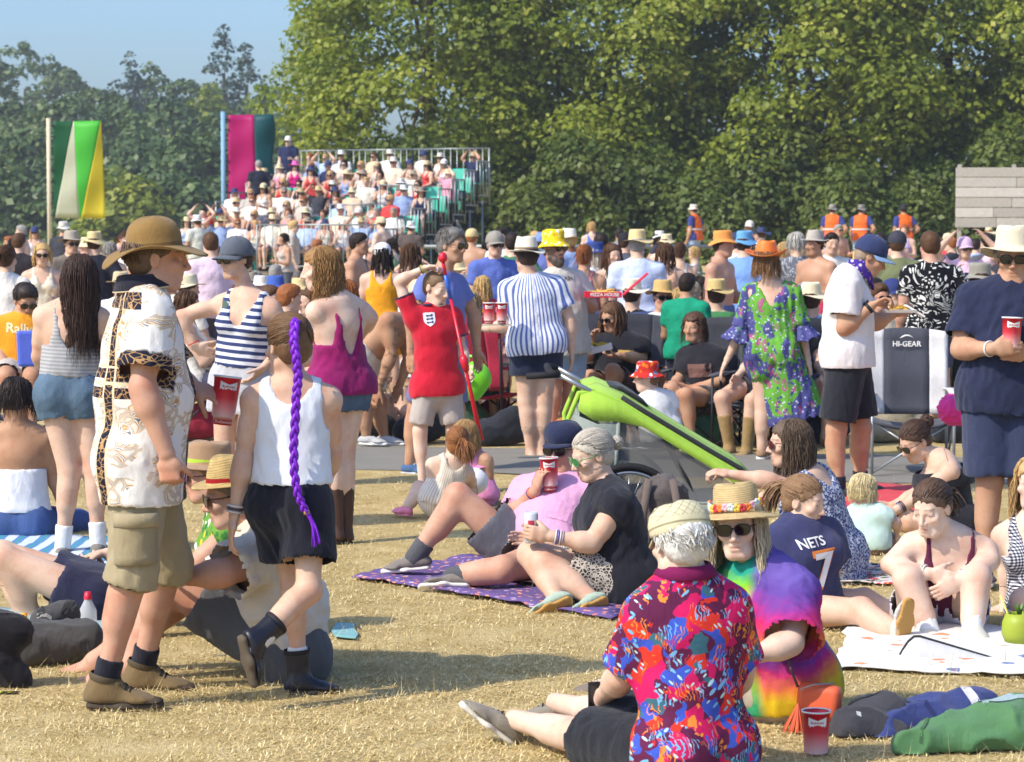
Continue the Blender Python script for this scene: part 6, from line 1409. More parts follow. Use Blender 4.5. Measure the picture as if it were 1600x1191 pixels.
J = person('whitekid', 'child in a flower-pattern bucket hat and white T-shirt sitting sideways', D=19.6, H=1.35, yaw=215, sy=205, pel=(1030, 672), neck=(1020, 618), head=(1010, 590), hyaw=-82, hpitch=4, LK=(990, 660, .6), LA=(985, 690), RK=(1040, 660, 1), RA=(1010, 690), LE=(980, 650), LW=(990, 670), RE=(1058, 650), RW=(1050, 680), sex='c', w=1.05, skin='pale', vox=.015, hair='short', haircol=(120, 90, 60), wear=[('shorts', C((50, 50, 80)), {}), ('top', C((228, 228, 228)), dict(sleeve=.6))], shoes=('low', C((60, 60, 60)), WHITE),
  hat=('bucket', m_floral((190, 50, 40), [(236, 120, 40), (240, 240, 236), (206, 50, 50), (60, 120, 170)], 26), None, dict(brim=.05, crown=.09, slope=.8, top=.86, lift=.045)))
PAIS = m_paisley()
J = person('greendress', 'woman in an orange cowboy hat and green paisley dress, back to camera', D=19.6, H=1.72, yaw=165, sy=172, pel=(1206, 545), neck=(1204, 446), head=(1198, 410), hyaw=160, hpitch=4, LE=(1160, 512), LW=(1136, 562, -.2), RE=(1250, 508), RW=(1262, 560), LK=(1192, 632), LA=(1190, 702), RK=(1225, 632), RA=(1222, 702), sex='f', w=1.0, skin='fair', vox=.014, fine=.42, hair='long', haircol=(140, 104, 70), hair_len=.06, locks=180,
  wear=[('dress', PAIS, dict(sleeve=1.0, loose=.014, sflare=.02, vneck=(-1, .17, .09), hem=-.02, skirt=(.42, .25, .2, (.18, .05, -.12)), fold=.016, wl=(.08, .08, .7), hemband=.07, neck=.02))], shoes=('low', C((150, 120, 90)), WHITE), hat=('cowboy', plain((226, 122, 44), .5, .4, 'orange_felt'), plain((200, 104, 36), .5, .4, 'orange_band'), dict(brim=.082, crown=.115, top=.72, dent=.03, slope=-.05, curl=.05, wavy=.004, lift=.05)))
for s_ in 'RL':   # bell cuffs
    E, Wr = J[s_ + 'E'], J[s_ + 'W']; Sh = J[s_ + 'S']; a_ = Sh + (E - Sh) * .78; d = nrm((Wr - E) * .6 + (E - Sh) * .6); X, Y, Z = frame(V(.2, -.9, .1), -d); m = MB()
    m.lathe([(.048, 0), (.06, -.05), (.085, -.11), (.115, -.165), (.122, -.175)], 40, (a_, X, Y, Z), 1, lambda r, z, a: (r * (1 + (.12 if z < -.06 else 0) * math.sin(7 * a)), z + (.012 * math.sin(7 * a + 1) if z < -.08 else 0)))
    vv = np.concatenate(m.v); o = m.build('bell_sleeve', PAIS, J['root'], True, attrs=dict(pc=vv - a_, hemf=np.linspace(0, 2, len(vv)).clip(0, 1)), off=J['org']); solid(o, .004)
J = person('bootgirl', 'seated woman in suede knee boots beside the green paisley dress', D=20.6, H=1.68, yaw=-30, pel=(1182, 605), neck=(1212, 520), head=(1222, 490), hyaw=-20, RK=(1128, 622, -1), RA=(1140, 698), LK=(1176, 626, -1), LA=(1166, 702), RE=(1170, 570), RW=(1150, 590, -1), sex='f', skin='fair', vox=.016, hair='long', haircol=(60, 45, 38), hair_len=.2, wear=[('shorts', C((60, 60, 70)), dict(leg=.3)), ('top', C((30, 30, 38)), {})], shoes=('tall', C((156, 128, 84), name='tan_suede'), plain((110, 84, 60), .8)))

J = person('whitetee', 'man in white T-shirt, black shorts and navy cap eating from a tray', D=17, H=1.82, yaw=82, sy=84, pel=(1326, 548), neck=(1324, 430), head=(1360, 402), hyaw=82, hpitch=26, RE=(1318, 514, -.2), RW=(1362, 478, .0), LE=(1366, 506, .3), LW=(1394, 492, .2), RK=(1306, 672), RA=(1310, 762), LK=(1345, 668, .3), LA=(1344, 752, .2), w=1.08, skin='tan', vox=.012, fine=.36, hair='crop', haircol=(150, 130, 110),
  wear=[('shorts', C((36, 38, 46), name='black_nylon'), dict(leg=.88, loose=.026, flare=.03)), ('top', C((228, 222, 222), name='white_jersey'), dict(sleeve=.68, hem=-.06, loose=.026, sflare=.02)), ('socks', C((40, 38, 50)), dict(t=.8))], shoes=('low', C((60, 60, 66)), WHITE), hat=('cap', C((48, 58, 96), name='navy_mesh'), None, dict(visor_mat=C((130, 160, 196)), lift=.036)), RH=('pinch', (.2, -.2, -.9), (.8, 0, .4)), LH=('grip', (0, 0, 1), (.9, 0, 0)))
watch(J, 'R'); N_ = J['N']; c_, (X, Y, Z), s = J['head']; m = MB(); P = []   # bandana knotted round the neck, pulled to the chin
for r_, dz, sl in ((.064, .075, .0), (.075, .03, .0), (.09, -.03, .02)): P.append([N_ * .5 + c_ * .5 - V(0, 0, .03) + V(0, 0, 1) * dz + nrm(Y * V(1, 1, 0)) * (math.cos(a) * (r_ + .012 * math.sin(3 * a)) + .005) + X * math.sin(a) * r_ + V(0, 0, -(.10 if dz < 0 else .03) * max(0, math.cos(a)) ** 2) for a in np.linspace(0, 6.2832, 33)])
m.sheet(P); vv = np.concatenate(m.v); o = m.build('bandana', m_floral((70, 46, 140), [(190, 186, 216), (60, 40, 120), (80, 54, 150), (60, 44, 130)], 40), J['root'], True, attrs=dict(pc=vv), off=J['org']); solid(o, .004)
def food_tray(c, label, col=(190, 150, 60)):
    o = empty('food_tray', c); m = MB(); m.box((0, 0, 0), (.19, .15, .02), taper=1.12); m.build('tray_base', WHITE, o); MB().box((.10, 0, -.0), (.14, .15, .012), roty(.55)).build('tray_lid', WHITE, o); m = MB(); rs = np.random.RandomState(2)
    for i in range(26): m.tube([rs.uniform(-1, 1, 3) * V(.07, .05, 0) + V(0, 0, .012), rs.uniform(-1, 1, 3) * V(.07, .05, .008) + V(0, 0, .03)], .006, 5)
    m.build('food', plain(col, .6, .3, 'fried_food'), o); return tag(o, label, 'food tray')
food_tray(W(1405, 486, 17), 'white foam food tray held by the man in white')

J = person('navyman', 'man in navy T-shirt and shorts with cream sun hat, holding a cup', D=12.5, H=1.83, yaw=-6, sy=-10, pel=(1572, 606), neck=(1582, 448), head=(1584, 404), hyaw=-12, hpitch=4, RE=(1500, 546, -.3), RW=(1550, 545, -.8), LE=(1650, 555), LW=(1606, 552, -.7), RK=(1546, 752), RA=(1536, 885), LK=(1598, 752), LA=(1592, 885), w=1.0, belly=.016, skin='tan', vox=.011, fine=.36, hair='short', haircol=(150, 140, 130), glasses=True,
  wear=[('shorts', C((52, 60, 88), name='navy_cotton'), dict(leg=.93, loose=.028, flare=.03)), ('top', C((38, 44, 70), name='navy_jersey'), dict(sleeve=.74, hem=-.07, loose=.018, sflare=.022, flare=0, fold=.007))], shoes=('low', C((70, 70, 76)), WHITE), hat=('brim', C((216, 206, 180), name='cream_cotton'), None, dict(brim=.075, crown=.10, wavy=.015, top=.84, slope=.25)), RH=('grip', (.3, .9, .1), (.9, -.3, .1)), LH=('grip', (-.6, .7, .1), (-.85, -.4, 0)))
bracelets(J, 'R', [(226, 226, 230)]); h = J['hand']['R']; cup(h['w'] + h['h'] * .075 + h['n'] * .05 + V(0, -.02, .05), V(.03, 0, 1), 'red beer cup held by the man in navy', k=1.05)

# couple on the purple blanket
J = person('pinkman', 'reclining man in pink T-shirt, navy cap and sunglasses drinking from a cup', D=12.75, H=1.80, yaw=-48, sy=-28, pel=(846, 868), neck=(878, 752, .6), head=(880, 702, -.3), hyaw=-28, hpitch=4, RE=(800, 812, -.5), RW=(836, 768, -.7), LE=(935, 835, .3), LW=(945, 885, .2), RK=(716, 776, -.2), RA=(652, 866, 0), LK=(786, 890, -1), LA=(716, 900, .2), RF=(-95, 6), LF=(-92, 0, 40), w=1.12, belly=.01, skin='red', vox=.011, fine=.36, hair='short', haircol=(80, 66, 58), glasses=True,
  wear=[('shorts', C((98, 98, 106), name='grey_denim'), dict(leg=.62, loose=.03, flare=.03)), ('top', C((222, 164, 198), name='pink_jersey'), dict(sleeve=.66, hem=-.04, loose=.024)), ('socks', C((84, 84, 88)), dict(t=.8))], shoes=('low', C((128, 120, 112)), plain((218, 212, 204), .8), plain((200, 196, 190))), hat=('flat', C((38, 44, 72)), None, dict(lift=.05, tilt=0)), RH=('grip', (.5, .3, -.1), (.2, -.3, .95)))
bracelets(J, 'R', [(226, 110, 60), (70, 60, 110)])
tv, tf = grid2(.12, .11, 5, 4); decal('shirt_print', tv, tf, W(868, 786, 12.6), -J['rs'], J['up'], J['g_top'], m_floral((222, 164, 198), [(60, 54, 90), (222, 170, 200), (120, 90, 130), (220, 180, 206)], 34, 'shirt_print', thr=.5, centre=(240, 236, 240)), J['g_top'], .004)
h = J['hand']['R']; cup(h['w'] + h['h'] * .085 + h['n'] * .056, V(-.05, .0, 1), 'red beer cup at the lips of the pink T-shirt man', k=1.02)
J = person('blackwoman', 'seated woman with grey-blond bun, black top and leopard skirt', D=12.0, H=1.67, yaw=-62, sy=-78, pel=(962, 908), neck=(950, 764), head=(925, 712), hyaw=-70, hpitch=18, LE=(926, 850, -.2), LW=(862, 838, -.1), RE=(900, 850, .8), RW=(850, 845, .2), LK=(832, 866, -.3), LA=(868, 932, -.6), RK=(850, 880, -.9), RA=(922, 934, -.4), LF=(-80, 25, 55), RF=(-70, 25, 60), sex='f', w=1.15, skin='fair', vox=.010, fine=.36, hair='bun', haircol=(186, 178, 164), tie=(0, -.12, .015), bun_r=.035, locks=320,
  glasses=(plain((60, 150, 90), .08, .9, 'green_mirror_lens', .6), plain((96, 150, 110), .3, .5, 'green_frame')), wear=[('skirt', m_leopard(), dict(leg=.62, loose=.022)), ('top', C((32, 33, 42), name='black_crepe'), dict(sleeve=.22, hem=-.05, loose=.026, flare=.03, fold=.006))], shoes=('low', C((168, 186, 168), name='sage_canvas'), plain((186, 142, 78), .8, .3, 'gum_rubber')), LH=('grip', (-.1, .95, .1), (-.95, -.1, .15)))
bracelets(J, 'L', [(206, 200, 210), (110, 90, 150), (214, 190, 190), (160, 150, 170)])
h = J['hand']['L']; cn = h['w'] + h['h'] * .08 + h['n'] * .05; o = empty('drink_can', cn - V(0, 0, .06)); MB().lathe([(.001, .004), (.027, .003), (.033, .012), (.033, .138), (.028, .15), (.027, .147), (.001, .145)], 24).build('can_body', plain((222, 220, 224), .3, .6, 'printed_can', .3), o, True); P, f = grid2(.03, .034, 6, 2); mk('can_logo', [(.0335 * math.sin(u / .033), -.0335 * math.cos(u / .033), .095 + w_) for u, w_ in P], f, plain((190, 60, 80), .4, .4, 'can_red'), o, False); tag(o, 'slim white drink can in the hand of the leopard skirt woman', 'can')

# girls sitting on the grass behind the couple
J = person('ginger', 'small girl with ginger hair and cream striped playsuit, back to camera', D=15.6, H=1.2, yaw=215, sy=200, pel=(690, 782), neck=(706, 722), head=(716, 694), hyaw=170, hpitch=6, LK=(655, 762, .3), LA=(636, 792, -.3), RK=(735, 770, .6), RA=(720, 795), LE=(680, 755), LW=(690, 780), RE=(735, 750, .3), RW=(740, 760, .6), sex='c', skin='pale', vox=.013, hair='pony', haircol=(150, 98, 56), tie=(0.05, -.1, .02), hair_len=.22, wear=[('shorts', stripes((196, 178, 160), (226, 214, 200), .022, 0, 'cyl', .3), dict(leg=.5)), ('tank', stripes((190, 170, 150), (228, 218, 204), .020, 0, 'cyl', .3), dict(hem=-.02, nb=.03, loose=.014, ah=.1))], shoes=('clog', plain((226, 130, 160), .5, .4, 'pink_clog'), plain((226, 130, 160), .5, .4, 'pink_clog')))
J = person('pinkgirl', 'small fair-haired girl in pink ruffle top holding a ball', D=16.4, H=1.15, yaw=150, pel=(745, 775), neck=(736, 712), head=(728, 682), hyaw=170, RK=(770, 770, .8), RA=(760, 790), LK=(740, 770, 1), LA=(750, 790), RE=(764, 745), RW=(752, 758, .3), LE=(720, 740), LW=(735, 755, .3), sex='c', skin='tan', vox=.013, hair='long', haircol=(176, 140, 92), hair_len=.12, wear=[('shorts', C((210, 130, 170)), {}), ('tank', C((222, 140, 186)), dict(hem=-.02, nb=.03))], bare=1)
N_ = J['N']; MB().lathe([(.085, 0), (.10, -.012), (.118, -.03)], 40, (N_ - V(0, 0, .05), J['rs'], J['fs'], J['up']), 1.15, lambda r, z, a: (r * (1 + .05 * math.sin(14 * a)), z + .004 * math.sin(9 * a))).build('ruffle', C((226, 140, 190)), J['root'], True, off=J['org'])
bc = W(742, 752, 16.1); F = Field(); F.cap(bc, bc + V(0, 0, .0001), .085); v_, q = F.mesh(.009); o = mk('football', v_ - bc, q, m_floral((226, 228, 232), [(70, 90, 150), (226, 228, 232), (60, 80, 140), (230, 230, 230)], 9, 'ball_panels', thr=.3, centre=(60, 80, 140)), attrs=dict(pc=v_ - bc)); o.location = tuple(bc); tag(o, 'white football with blue panels held by the pink ruffle girl', 'ball')

# people at the right
J = person('jersey', 'girl in a navy sports jersey with number, sitting with legs out', D=11.3, H=1.56, yaw=55, sy=32, pel=(1262, 945), neck=(1248, 824), head=(1256, 784), hyaw=58, hpitch=12, RE=(1216, 880), RW=(1232, 935, -.3), LE=(1300, 880), LW=(1292, 930, -.4), RK=(1345, 955, -.6), RA=(1398, 985, -.4), LK=(1350, 940, .3), LA=(1440, 980, -.3), RF=(30, -78, 0), LF=(40, -75, 0), sex='f', w=.98, skin='fair', vox=.011, fine=.36, hair='pony', haircol=(140, 108, 78), tie=(0, -.11, .05), hair_len=.18,
  wear=[('shorts', C((60, 60, 86)), dict(leg=.4)), ('top', C((56, 58, 96), name='navy_mesh_jersey'), dict(sleeve=.9, hem=-.10, loose=.035, sflare=.03, flare=.02))], shoes=('low', C((206, 202, 190)), plain((188, 142, 78), .8, .3, 'gum_rubber')))
bv = bvh_of(J['g_top']); WH = plain((222, 220, 220), .7, .3, 'white_print'); OR = plain((222, 130, 60), .7, .3, 'orange_print')
tv, tf = text_mesh('NETS', .06, True); decal('lettering', tv, tf, W(1258, 848, 11.2), -J['rs'], J['up'], bv, WH, J['g_top'], .005)
tv, tf = text_mesh('7', .24, True); decal('number', tv * V(1.1, 1, 1), tf, W(1278, 892, 11.2), -J['rs'], J['up'], bv, OR, J['g_top'], .004); decal('number', tv * V(.86, .86, 1), tf, W(1278, 892, 11.2), -J['rs'], J['up'], bv, WH, J['g_top'], .0065)
for s_ in 'RL':
    Sh, E = J[s_ + 'S'], J[s_ + 'E']; d = nrm(E - Sh)
    for t_, cc, e_ in ((.80, (222, 130, 60), .012), (.86, (226, 224, 220), .010)): MB().lathe([(.088, -e_), (.092, 0), (.09, e_)], 20, (Sh + (E - Sh) * t_, *frame(V(.3, -.8, .2), d))).build('sleeve_stripe', C(cc), J['root'], True, off=J['org'])
J = person('brunette', 'seated brunette in sunglasses and blue print dress looking aside', LH=('grip', (0, .3, -1)), D=12.8, H=1.67, yaw=235, sy=238, pel=(1296, 868), neck=(1262, 742), head=(1232, 694), hyaw=-82, hpitch=2, LE=(1205, 752, -.2), LW=(1146, 742, .1), RE=(1230, 770, .8), RW=(1180, 780, .3), LK=(1200, 862, .4), LA=(1260, 880, .4), RK=(1230, 860, 1), RA=(1280, 875, .3), sex='f', w=1.0, skin='fair', vox=.011, fine=.36, hair='long', haircol=(96, 78, 62), hair_len=.16, locks=300, spread=.5, glasses=(plain((80, 34, 40), .1, .8, 'brown_lens'), plain((90, 40, 36), .3, .5, 'tortoise_frame')),
  wear=[('tank', m_speckle((196, 200, 214), (74, 84, 130), 90, .5), dict(hem=-.06, loose=.018, nb=.05, skirt=(.02, .2, .16), fold=.006))], bare=1)
J = person('bunwoman', 'woman with brown bun and black off-shoulder top leaning over the toddler', D=15, H=1.67, yaw=-75, sy=-85, pel=(1486, 812), neck=(1470, 718), head=(1430, 690), hyaw=-62, hpitch=30, LE=(1444, 772, -.2), LW=(1402, 796, -.2), RE=(1430, 775, .5), RW=(1395, 790, 0), LK=(1420, 815, -.4), LA=(1460, 830), RK=(1430, 815, .5), RA=(1470, 830), sex='f', skin='fair', vox=.012, hair='bun', haircol=(76, 54, 42), tie=(0, -.11, .05), bun_r=.045, glasses=True, wear=[('trousers', C((40, 40, 48)), {}), ('strapless', C((32, 32, 40)), dict(hem=.0, nb=.075, nf=.06, loose=.02))], shoes=('low', C((60, 60, 60)), WHITE))
bracelets(J, 'L', [(120, 120, 160), (60, 50, 60), (60, 50, 60)])
MB().lathe([(.16, .03), (.175, .02), (.19, -.03), (.18, -.07)], 30, (J['N'] - J['up'] * .085, J['rs'], J['fs'], J['up']), 1.1, lambda r, z, a: (r * (1 + .03 * math.sin(9 * a)), z)).build('frill', C((32, 32, 40)), J['root'], True, off=J['org'])
J = person('toddler', 'white-blond toddler in mint T-shirt sitting on the blanket', D=13.9, H=.84, yaw=140, pel=(1358, 845), neck=(1354, 795), head=(1350, 768), hyaw=130, hpitch=14, RE=(1400, 815), RW=(1402, 835, .4), LE=(1335, 820), LW=(1340, 840, .6), RK=(1395, 842, .5), RA=(1400, 858), LK=(1340, 842, .8), LA=(1345, 858), sex='c', w=1.15, skin='pale', vox=.011, hair='long', haircol=(226, 206, 160), hair_len=.03, locks=200, wear=[('shorts', C((150, 120, 110)), {}), ('top', C((196, 222, 214)), dict(sleeve=.7, loose=.018, hem=-.05))], bare=1)
J = person('plum', 'young woman in plum vest sitting with arms round her knees', D=11.35, H=1.68, yaw=-4, sy=-4, pel=(1468, 968), neck=(1484, 838, -.6), head=(1456, 794, -.8), hyaw=-38, hpitch=20, RE=(1390, 882, -.3), RW=(1450, 896, -.5), LE=(1548, 876, -.3), LW=(1500, 906, -.5), RK=(1418, 905, -1), RA=(1450, 982, -.2), LK=(1526, 905, -1), LA=(1520, 974, -.2), RF=(0,), LF=(-4,), sex='f', w=1.0, skin='pale', vox=.010, fine=.36, hair='pony', haircol=(92, 70, 56), tie=(0, -.11, .03), hair_len=.16, locks=320,
  wear=[('shorts', C((206, 206, 220)), dict(leg=.5, loose=.02)), ('tank', C((92, 34, 62), name='plum_rib'), dict(hem=.06, loose=.012, nf=.135, ah=.12, sw=(.052, .068), nb=.08)), ('socks', C((230, 230, 230)), dict(t=.84))], shoes=('clog', plain((206, 202, 186), .6, .4, 'white_clog'), plain((214, 210, 196), .7, .4, 'clog_sole')), RH=('hold', (-.2, .8, .2), (.8, -.2, -.2)), LH=('hold', (0, .9, .1), (-.8, 0, -.5)))
bracelets(J, 'R', [(222, 216, 206), (206, 196, 186)]); bracelets(J, 'L', [(190, 200, 206), (180, 120, 140), (120, 150, 170), (210, 206, 200)]); neck_chain(J, .06)
J = person('gingham', 'woman in a gingham dress at the right edge leaning on one arm', D=11.6, H=1.66, yaw=-20, pel=(1640, 955), neck=(1618, 812), head=(1616, 756), hyaw=-25, RE=(1576, 880, .2), RW=(1570, 948, .1), LE=(1680, 880), LW=(1690, 940), RK=(1600, 940, -1), RA=(1620, 985), LK=(1690, 940, -1), LA=(1680, 985), sex='f', skin='pale', vox=.013, hair='long', haircol=(190, 156, 104), hair_len=.16, wear=[('tank', m_gingham(), dict(hem=-.03, nf=.1, loose=.014, skirt=(.02, .2, .18)))], bare=1, RH=('flat', (0, 0, -1), (-.8, -.4, 0)))
J = person('orangetee', 'seated man in orange T-shirt and sunglasses at the left', D=19.2, H=1.78, yaw=20, pel=(30, 575), neck=(36, 500), head=(40, 470), hyaw=25, hpitch=25, RE=(-2, 545), RW=(8, 580, -1), LE=(78, 545), LW=(60, 575, -1), RK=(10, 590, -1), RA=(15, 660), LK=(50, 590, -1), LA=(50, 660), w=1.1, skin='tan', vox=.015, hair='short', haircol=(50, 40, 36), glasses=True, wear=[('shorts', C((190, 180, 170)), {}), ('top', C((240, 160, 40)), dict(sleeve=.7))], shoes=('low', C((60, 60, 60)), WHITE))
tv, tf = text_mesh('Rally', .1, True); decal('lettering', tv, tf, W(32, 515, 19), -J['rs'], J['up'], J['g_top'], plain((240, 220, 170), .7, .3, 'cream_print'), J['g_top'], .006)
o = MB().box((0, 0, 0), (.16, .1, .26), rotz(.2), 1.1).build('tote_bag', C((92, 112, 214), name='blue_plastic_bag')); o.location = tuple(W(45, 545, 18.6)); bevel(o, .02); tag(o, 'bright blue bag in the lap of the orange T-shirt man', 'bag')
print('HEROES %.1f' % (time.time() - T00))
# ---------------------------------------------------------------- grandstand
GS_PHI = R(22); GB = V(math.sin(GS_PHI), math.cos(GS_PHI), 0); GR = V(math.cos(GS_PHI), -math.sin(GS_PHI), 0); NROW = 8
GO = W(752, 370, 66); GO[2] = float(zg(66))       # right-hand end of the top row, on the ground
STEEL = plain((150, 156, 156), .45, .5, 'galvanised_steel', .7); SEATM = plain((70, 186, 160), .45, .4, 'turquoise_seat')
gs = empty('grandstand', GO); tag(gs, 'scaffold grandstand with turquoise seats and steel railings', 'grandstand'); SW = .47; NS = 12
def gpos(row, s, z=0): return GO - GB * (NROW - 1 - row) * .82 - GR * (s + .5) * SW + V(0, 0, .25 + row * .25 + z)
for row in range(NROW):
    a, b = gpos(row, -.5), gpos(row, NS - .5); mid = (a + b) / 2; L = np.linalg.norm(b - a); rot = rotz(-GS_PHI)
    d_ = MB().box(mid - V(0, 0, .04), (L, .80, .05), rot).build('deck', plain((120, 112, 100), .9, .2, 'deck_board'), gs, off=GO)
    MB().box(mid - GB * .40 - V(0, 0, .17), (L, .02, .19), rot).build('riser', plain((90, 96, 98), .8, .2, 'riser_panel'), gs, off=GO)
sm = MB(); sm.box((0, 0, .43), (.42, .38, .04)); sm.box((0, .19, .63), (.42, .035, .40), rotx(-.16)); sm.box((0, 0, .2), (.06, .1, .42)); s0 = None
for row in range(NROW):
    for k in range(NS):
        p = gpos(row, k)
        if s0 is None: s0 = sm.build('seat', SEATM, gs); ob = s0; bevel(ob, .015, 1)
        else: ob = s0.copy(); COL.objects.link(ob); ob.parent = gs
        ob.location = tuple(p - GO); ob.rotation_euler = (0, 0, -GS_PHI)
def railing(name, pts, h=1.1, gap=.2, r=.016):
    m = MB()
    for a, b in zip(pts[:-1], pts[1:]):
        n = max(2, int(np.linalg.norm(b - a) / gap)); U = V(0, 0, h); m.tube([a + U, b + U], r * 1.4, 6); m.tube([a + V(0, 0, .12), b + V(0, 0, .12)], r * 1.2, 6)
        for i in range(n + 1): p = a + (b - a) * i / n; m.tube([p + V(0, 0, .12 if i not in (0, n) else -.1), p + U], r if i not in (0, n) else r * 1.6, 5)
    return m.build(name, STEEL, gs, True, off=GO)
tz = V(0, 0, 0); back = [gpos(NROW - 1, s) + GB * .42 for s in (-.6, 4, 8, 12)]; [railing('back_railing', [a, b], 1.35, .17) for a, b in zip(back[:-1], back[1:])]
for row in range(0, NROW, 1):   # stepped railing down both ends
    a = gpos(row, -.62); railing('side_railing', [a - GB * .41, a + GB * .41], 1.0, .2); a = gpos(row, NS - .35); railing('side_railing', [a - GB * .41, a + GB * .41], .95, .4)
railing('aisle_railing', [gpos(4, .9) - GB * .4, gpos(4, 2.8) - GB * .4]); railing('aisle_railing', [gpos(2, 1.4) - GB * .4, gpos(2, 4.0) - GB * .4]); railing('front_railing', [gpos(0, -.6) - GB * .8, gpos(0, 6) - GB * .8])
m = MB()
for row in range(NROW):
    for s in (-.55, 5.4, 11.6): p = gpos(row, s); MB().tube([V(p[0], p[1], GO[2]), p], .03, 6).build('scaffold_tube', STEEL, gs, True, off=GO)
for row in range(1, NROW - 1, 2): a, b = gpos(row, -.62, -.1), gpos(row + 1, -.62, -.9); MB().tube([a, b], .025, 5).build('scaffold_brace', STEEL, gs, True, off=GO)
for txt, row, s in (('BAY', 4, .0), ('THE', 6, -.2), ('EXIT', 2, .3)):
    p = gpos(row, s) - GB * .46 + V(0, 0, .35); q = MB().box(p, (.52, .02, .26), rotz(-GS_PHI)).build('sign_board', plain((40, 70, 80), .6, .3, 'sign_dark'), gs, off=GO); tv, tf = text_mesh(txt, .2, True); mk('lettering', np.array([GR * x + V(0, 0, y) - GB * .014 for x, y, _ in tv]) + p - GO, tf, WHITE, q, False)

# ---------------------------------------------------------------- crowd: a few built figures, copied with their own clothes and colours
def pose(H, sex, legs='stand', arms='down', lean=0.0):
    J = dict(H=H); hip = {'stand': .53 * H, 'chair': .46 + .06, 'ground': .11}[legs]; P = V(0, 0, hip); up = nrm(V(0, .10 if legs == 'chair' else (.05 if legs == 'ground' else 0), 1) + V(0, -lean, 0)); N_ = P + up * .29 * H
    rs_, f, _u = frame(V(0, -1, 0), up); J.update(P=P, N=N_, up=up, rp=rs_, rs=rs_, fp=f, fs=f); sw = (.112 if sex == 'm' else .098) * H; hw = .052 * H; q = lambda *a: V(*a) * H
    A = {'down': ((.03, 0, -.168), (.0, -.05, -.14)), 'cup': ((.035, -.02, -.165), (-.045, -.135, .02)), 'lap': ((.03, -.05, -.16), (-.05, -.13, -.035)), 'up': ((.10, -.06, .10), (-.10, -.0, .10)), 'hip': ((.09, .05, -.13), (-.07, -.08, -.09)), 'face': ((.03, -.07, -.15), (-.05, -.10, .10)), 'out': ((.06, -.09, -.13), (-.02, -.14, -.01))}
    aR, aL = arms if isinstance(arms, tuple) else (arms, arms)
    for s_, k, ar in (('R', 1, aR), ('L', -1, aL)):
        S_ = N_ + rs_ * sw * k - up * .036 * H; (x, y, z), (x2, y2, z2) = A[ar]; L = lambda a, b, c_, ln: nrm(V(-a * k, b, c_)) * ln * H   # right arm is at picture left when facing the camera
        E = S_ + L(x, y, z, .172); Wr = E + L(x2, y2, z2, .15); Hj = P + rs_ * hw * k - up * .01 * H
        if legs == 'stand': K = Hj + V(-.012 * k, -.01, -.245) * H; An = K + V(-.008 * k, .02, -.235) * H
        elif legs == 'chair': K = Hj + nrm(V(-.12 * k, -1, .05)) * .245 * H; An = K + nrm(V(0, .12, -1)) * .235 * H
        else: K = Hj + nrm(V(-.45 * k, -.75, .75)) * .245 * H; An = K + nrm(V(.25 * k, -.45, -.85)) * .235 * H
        J.update({s_ + 'S': S_, s_ + 'E': E, s_ + 'W': Wr, s_ + 'H': Hj, s_ + 'K': K, s_ + 'A': An})
    J['HD'] = N_ + up * .1 * H + f * .022 * H; return J
TPL = {}
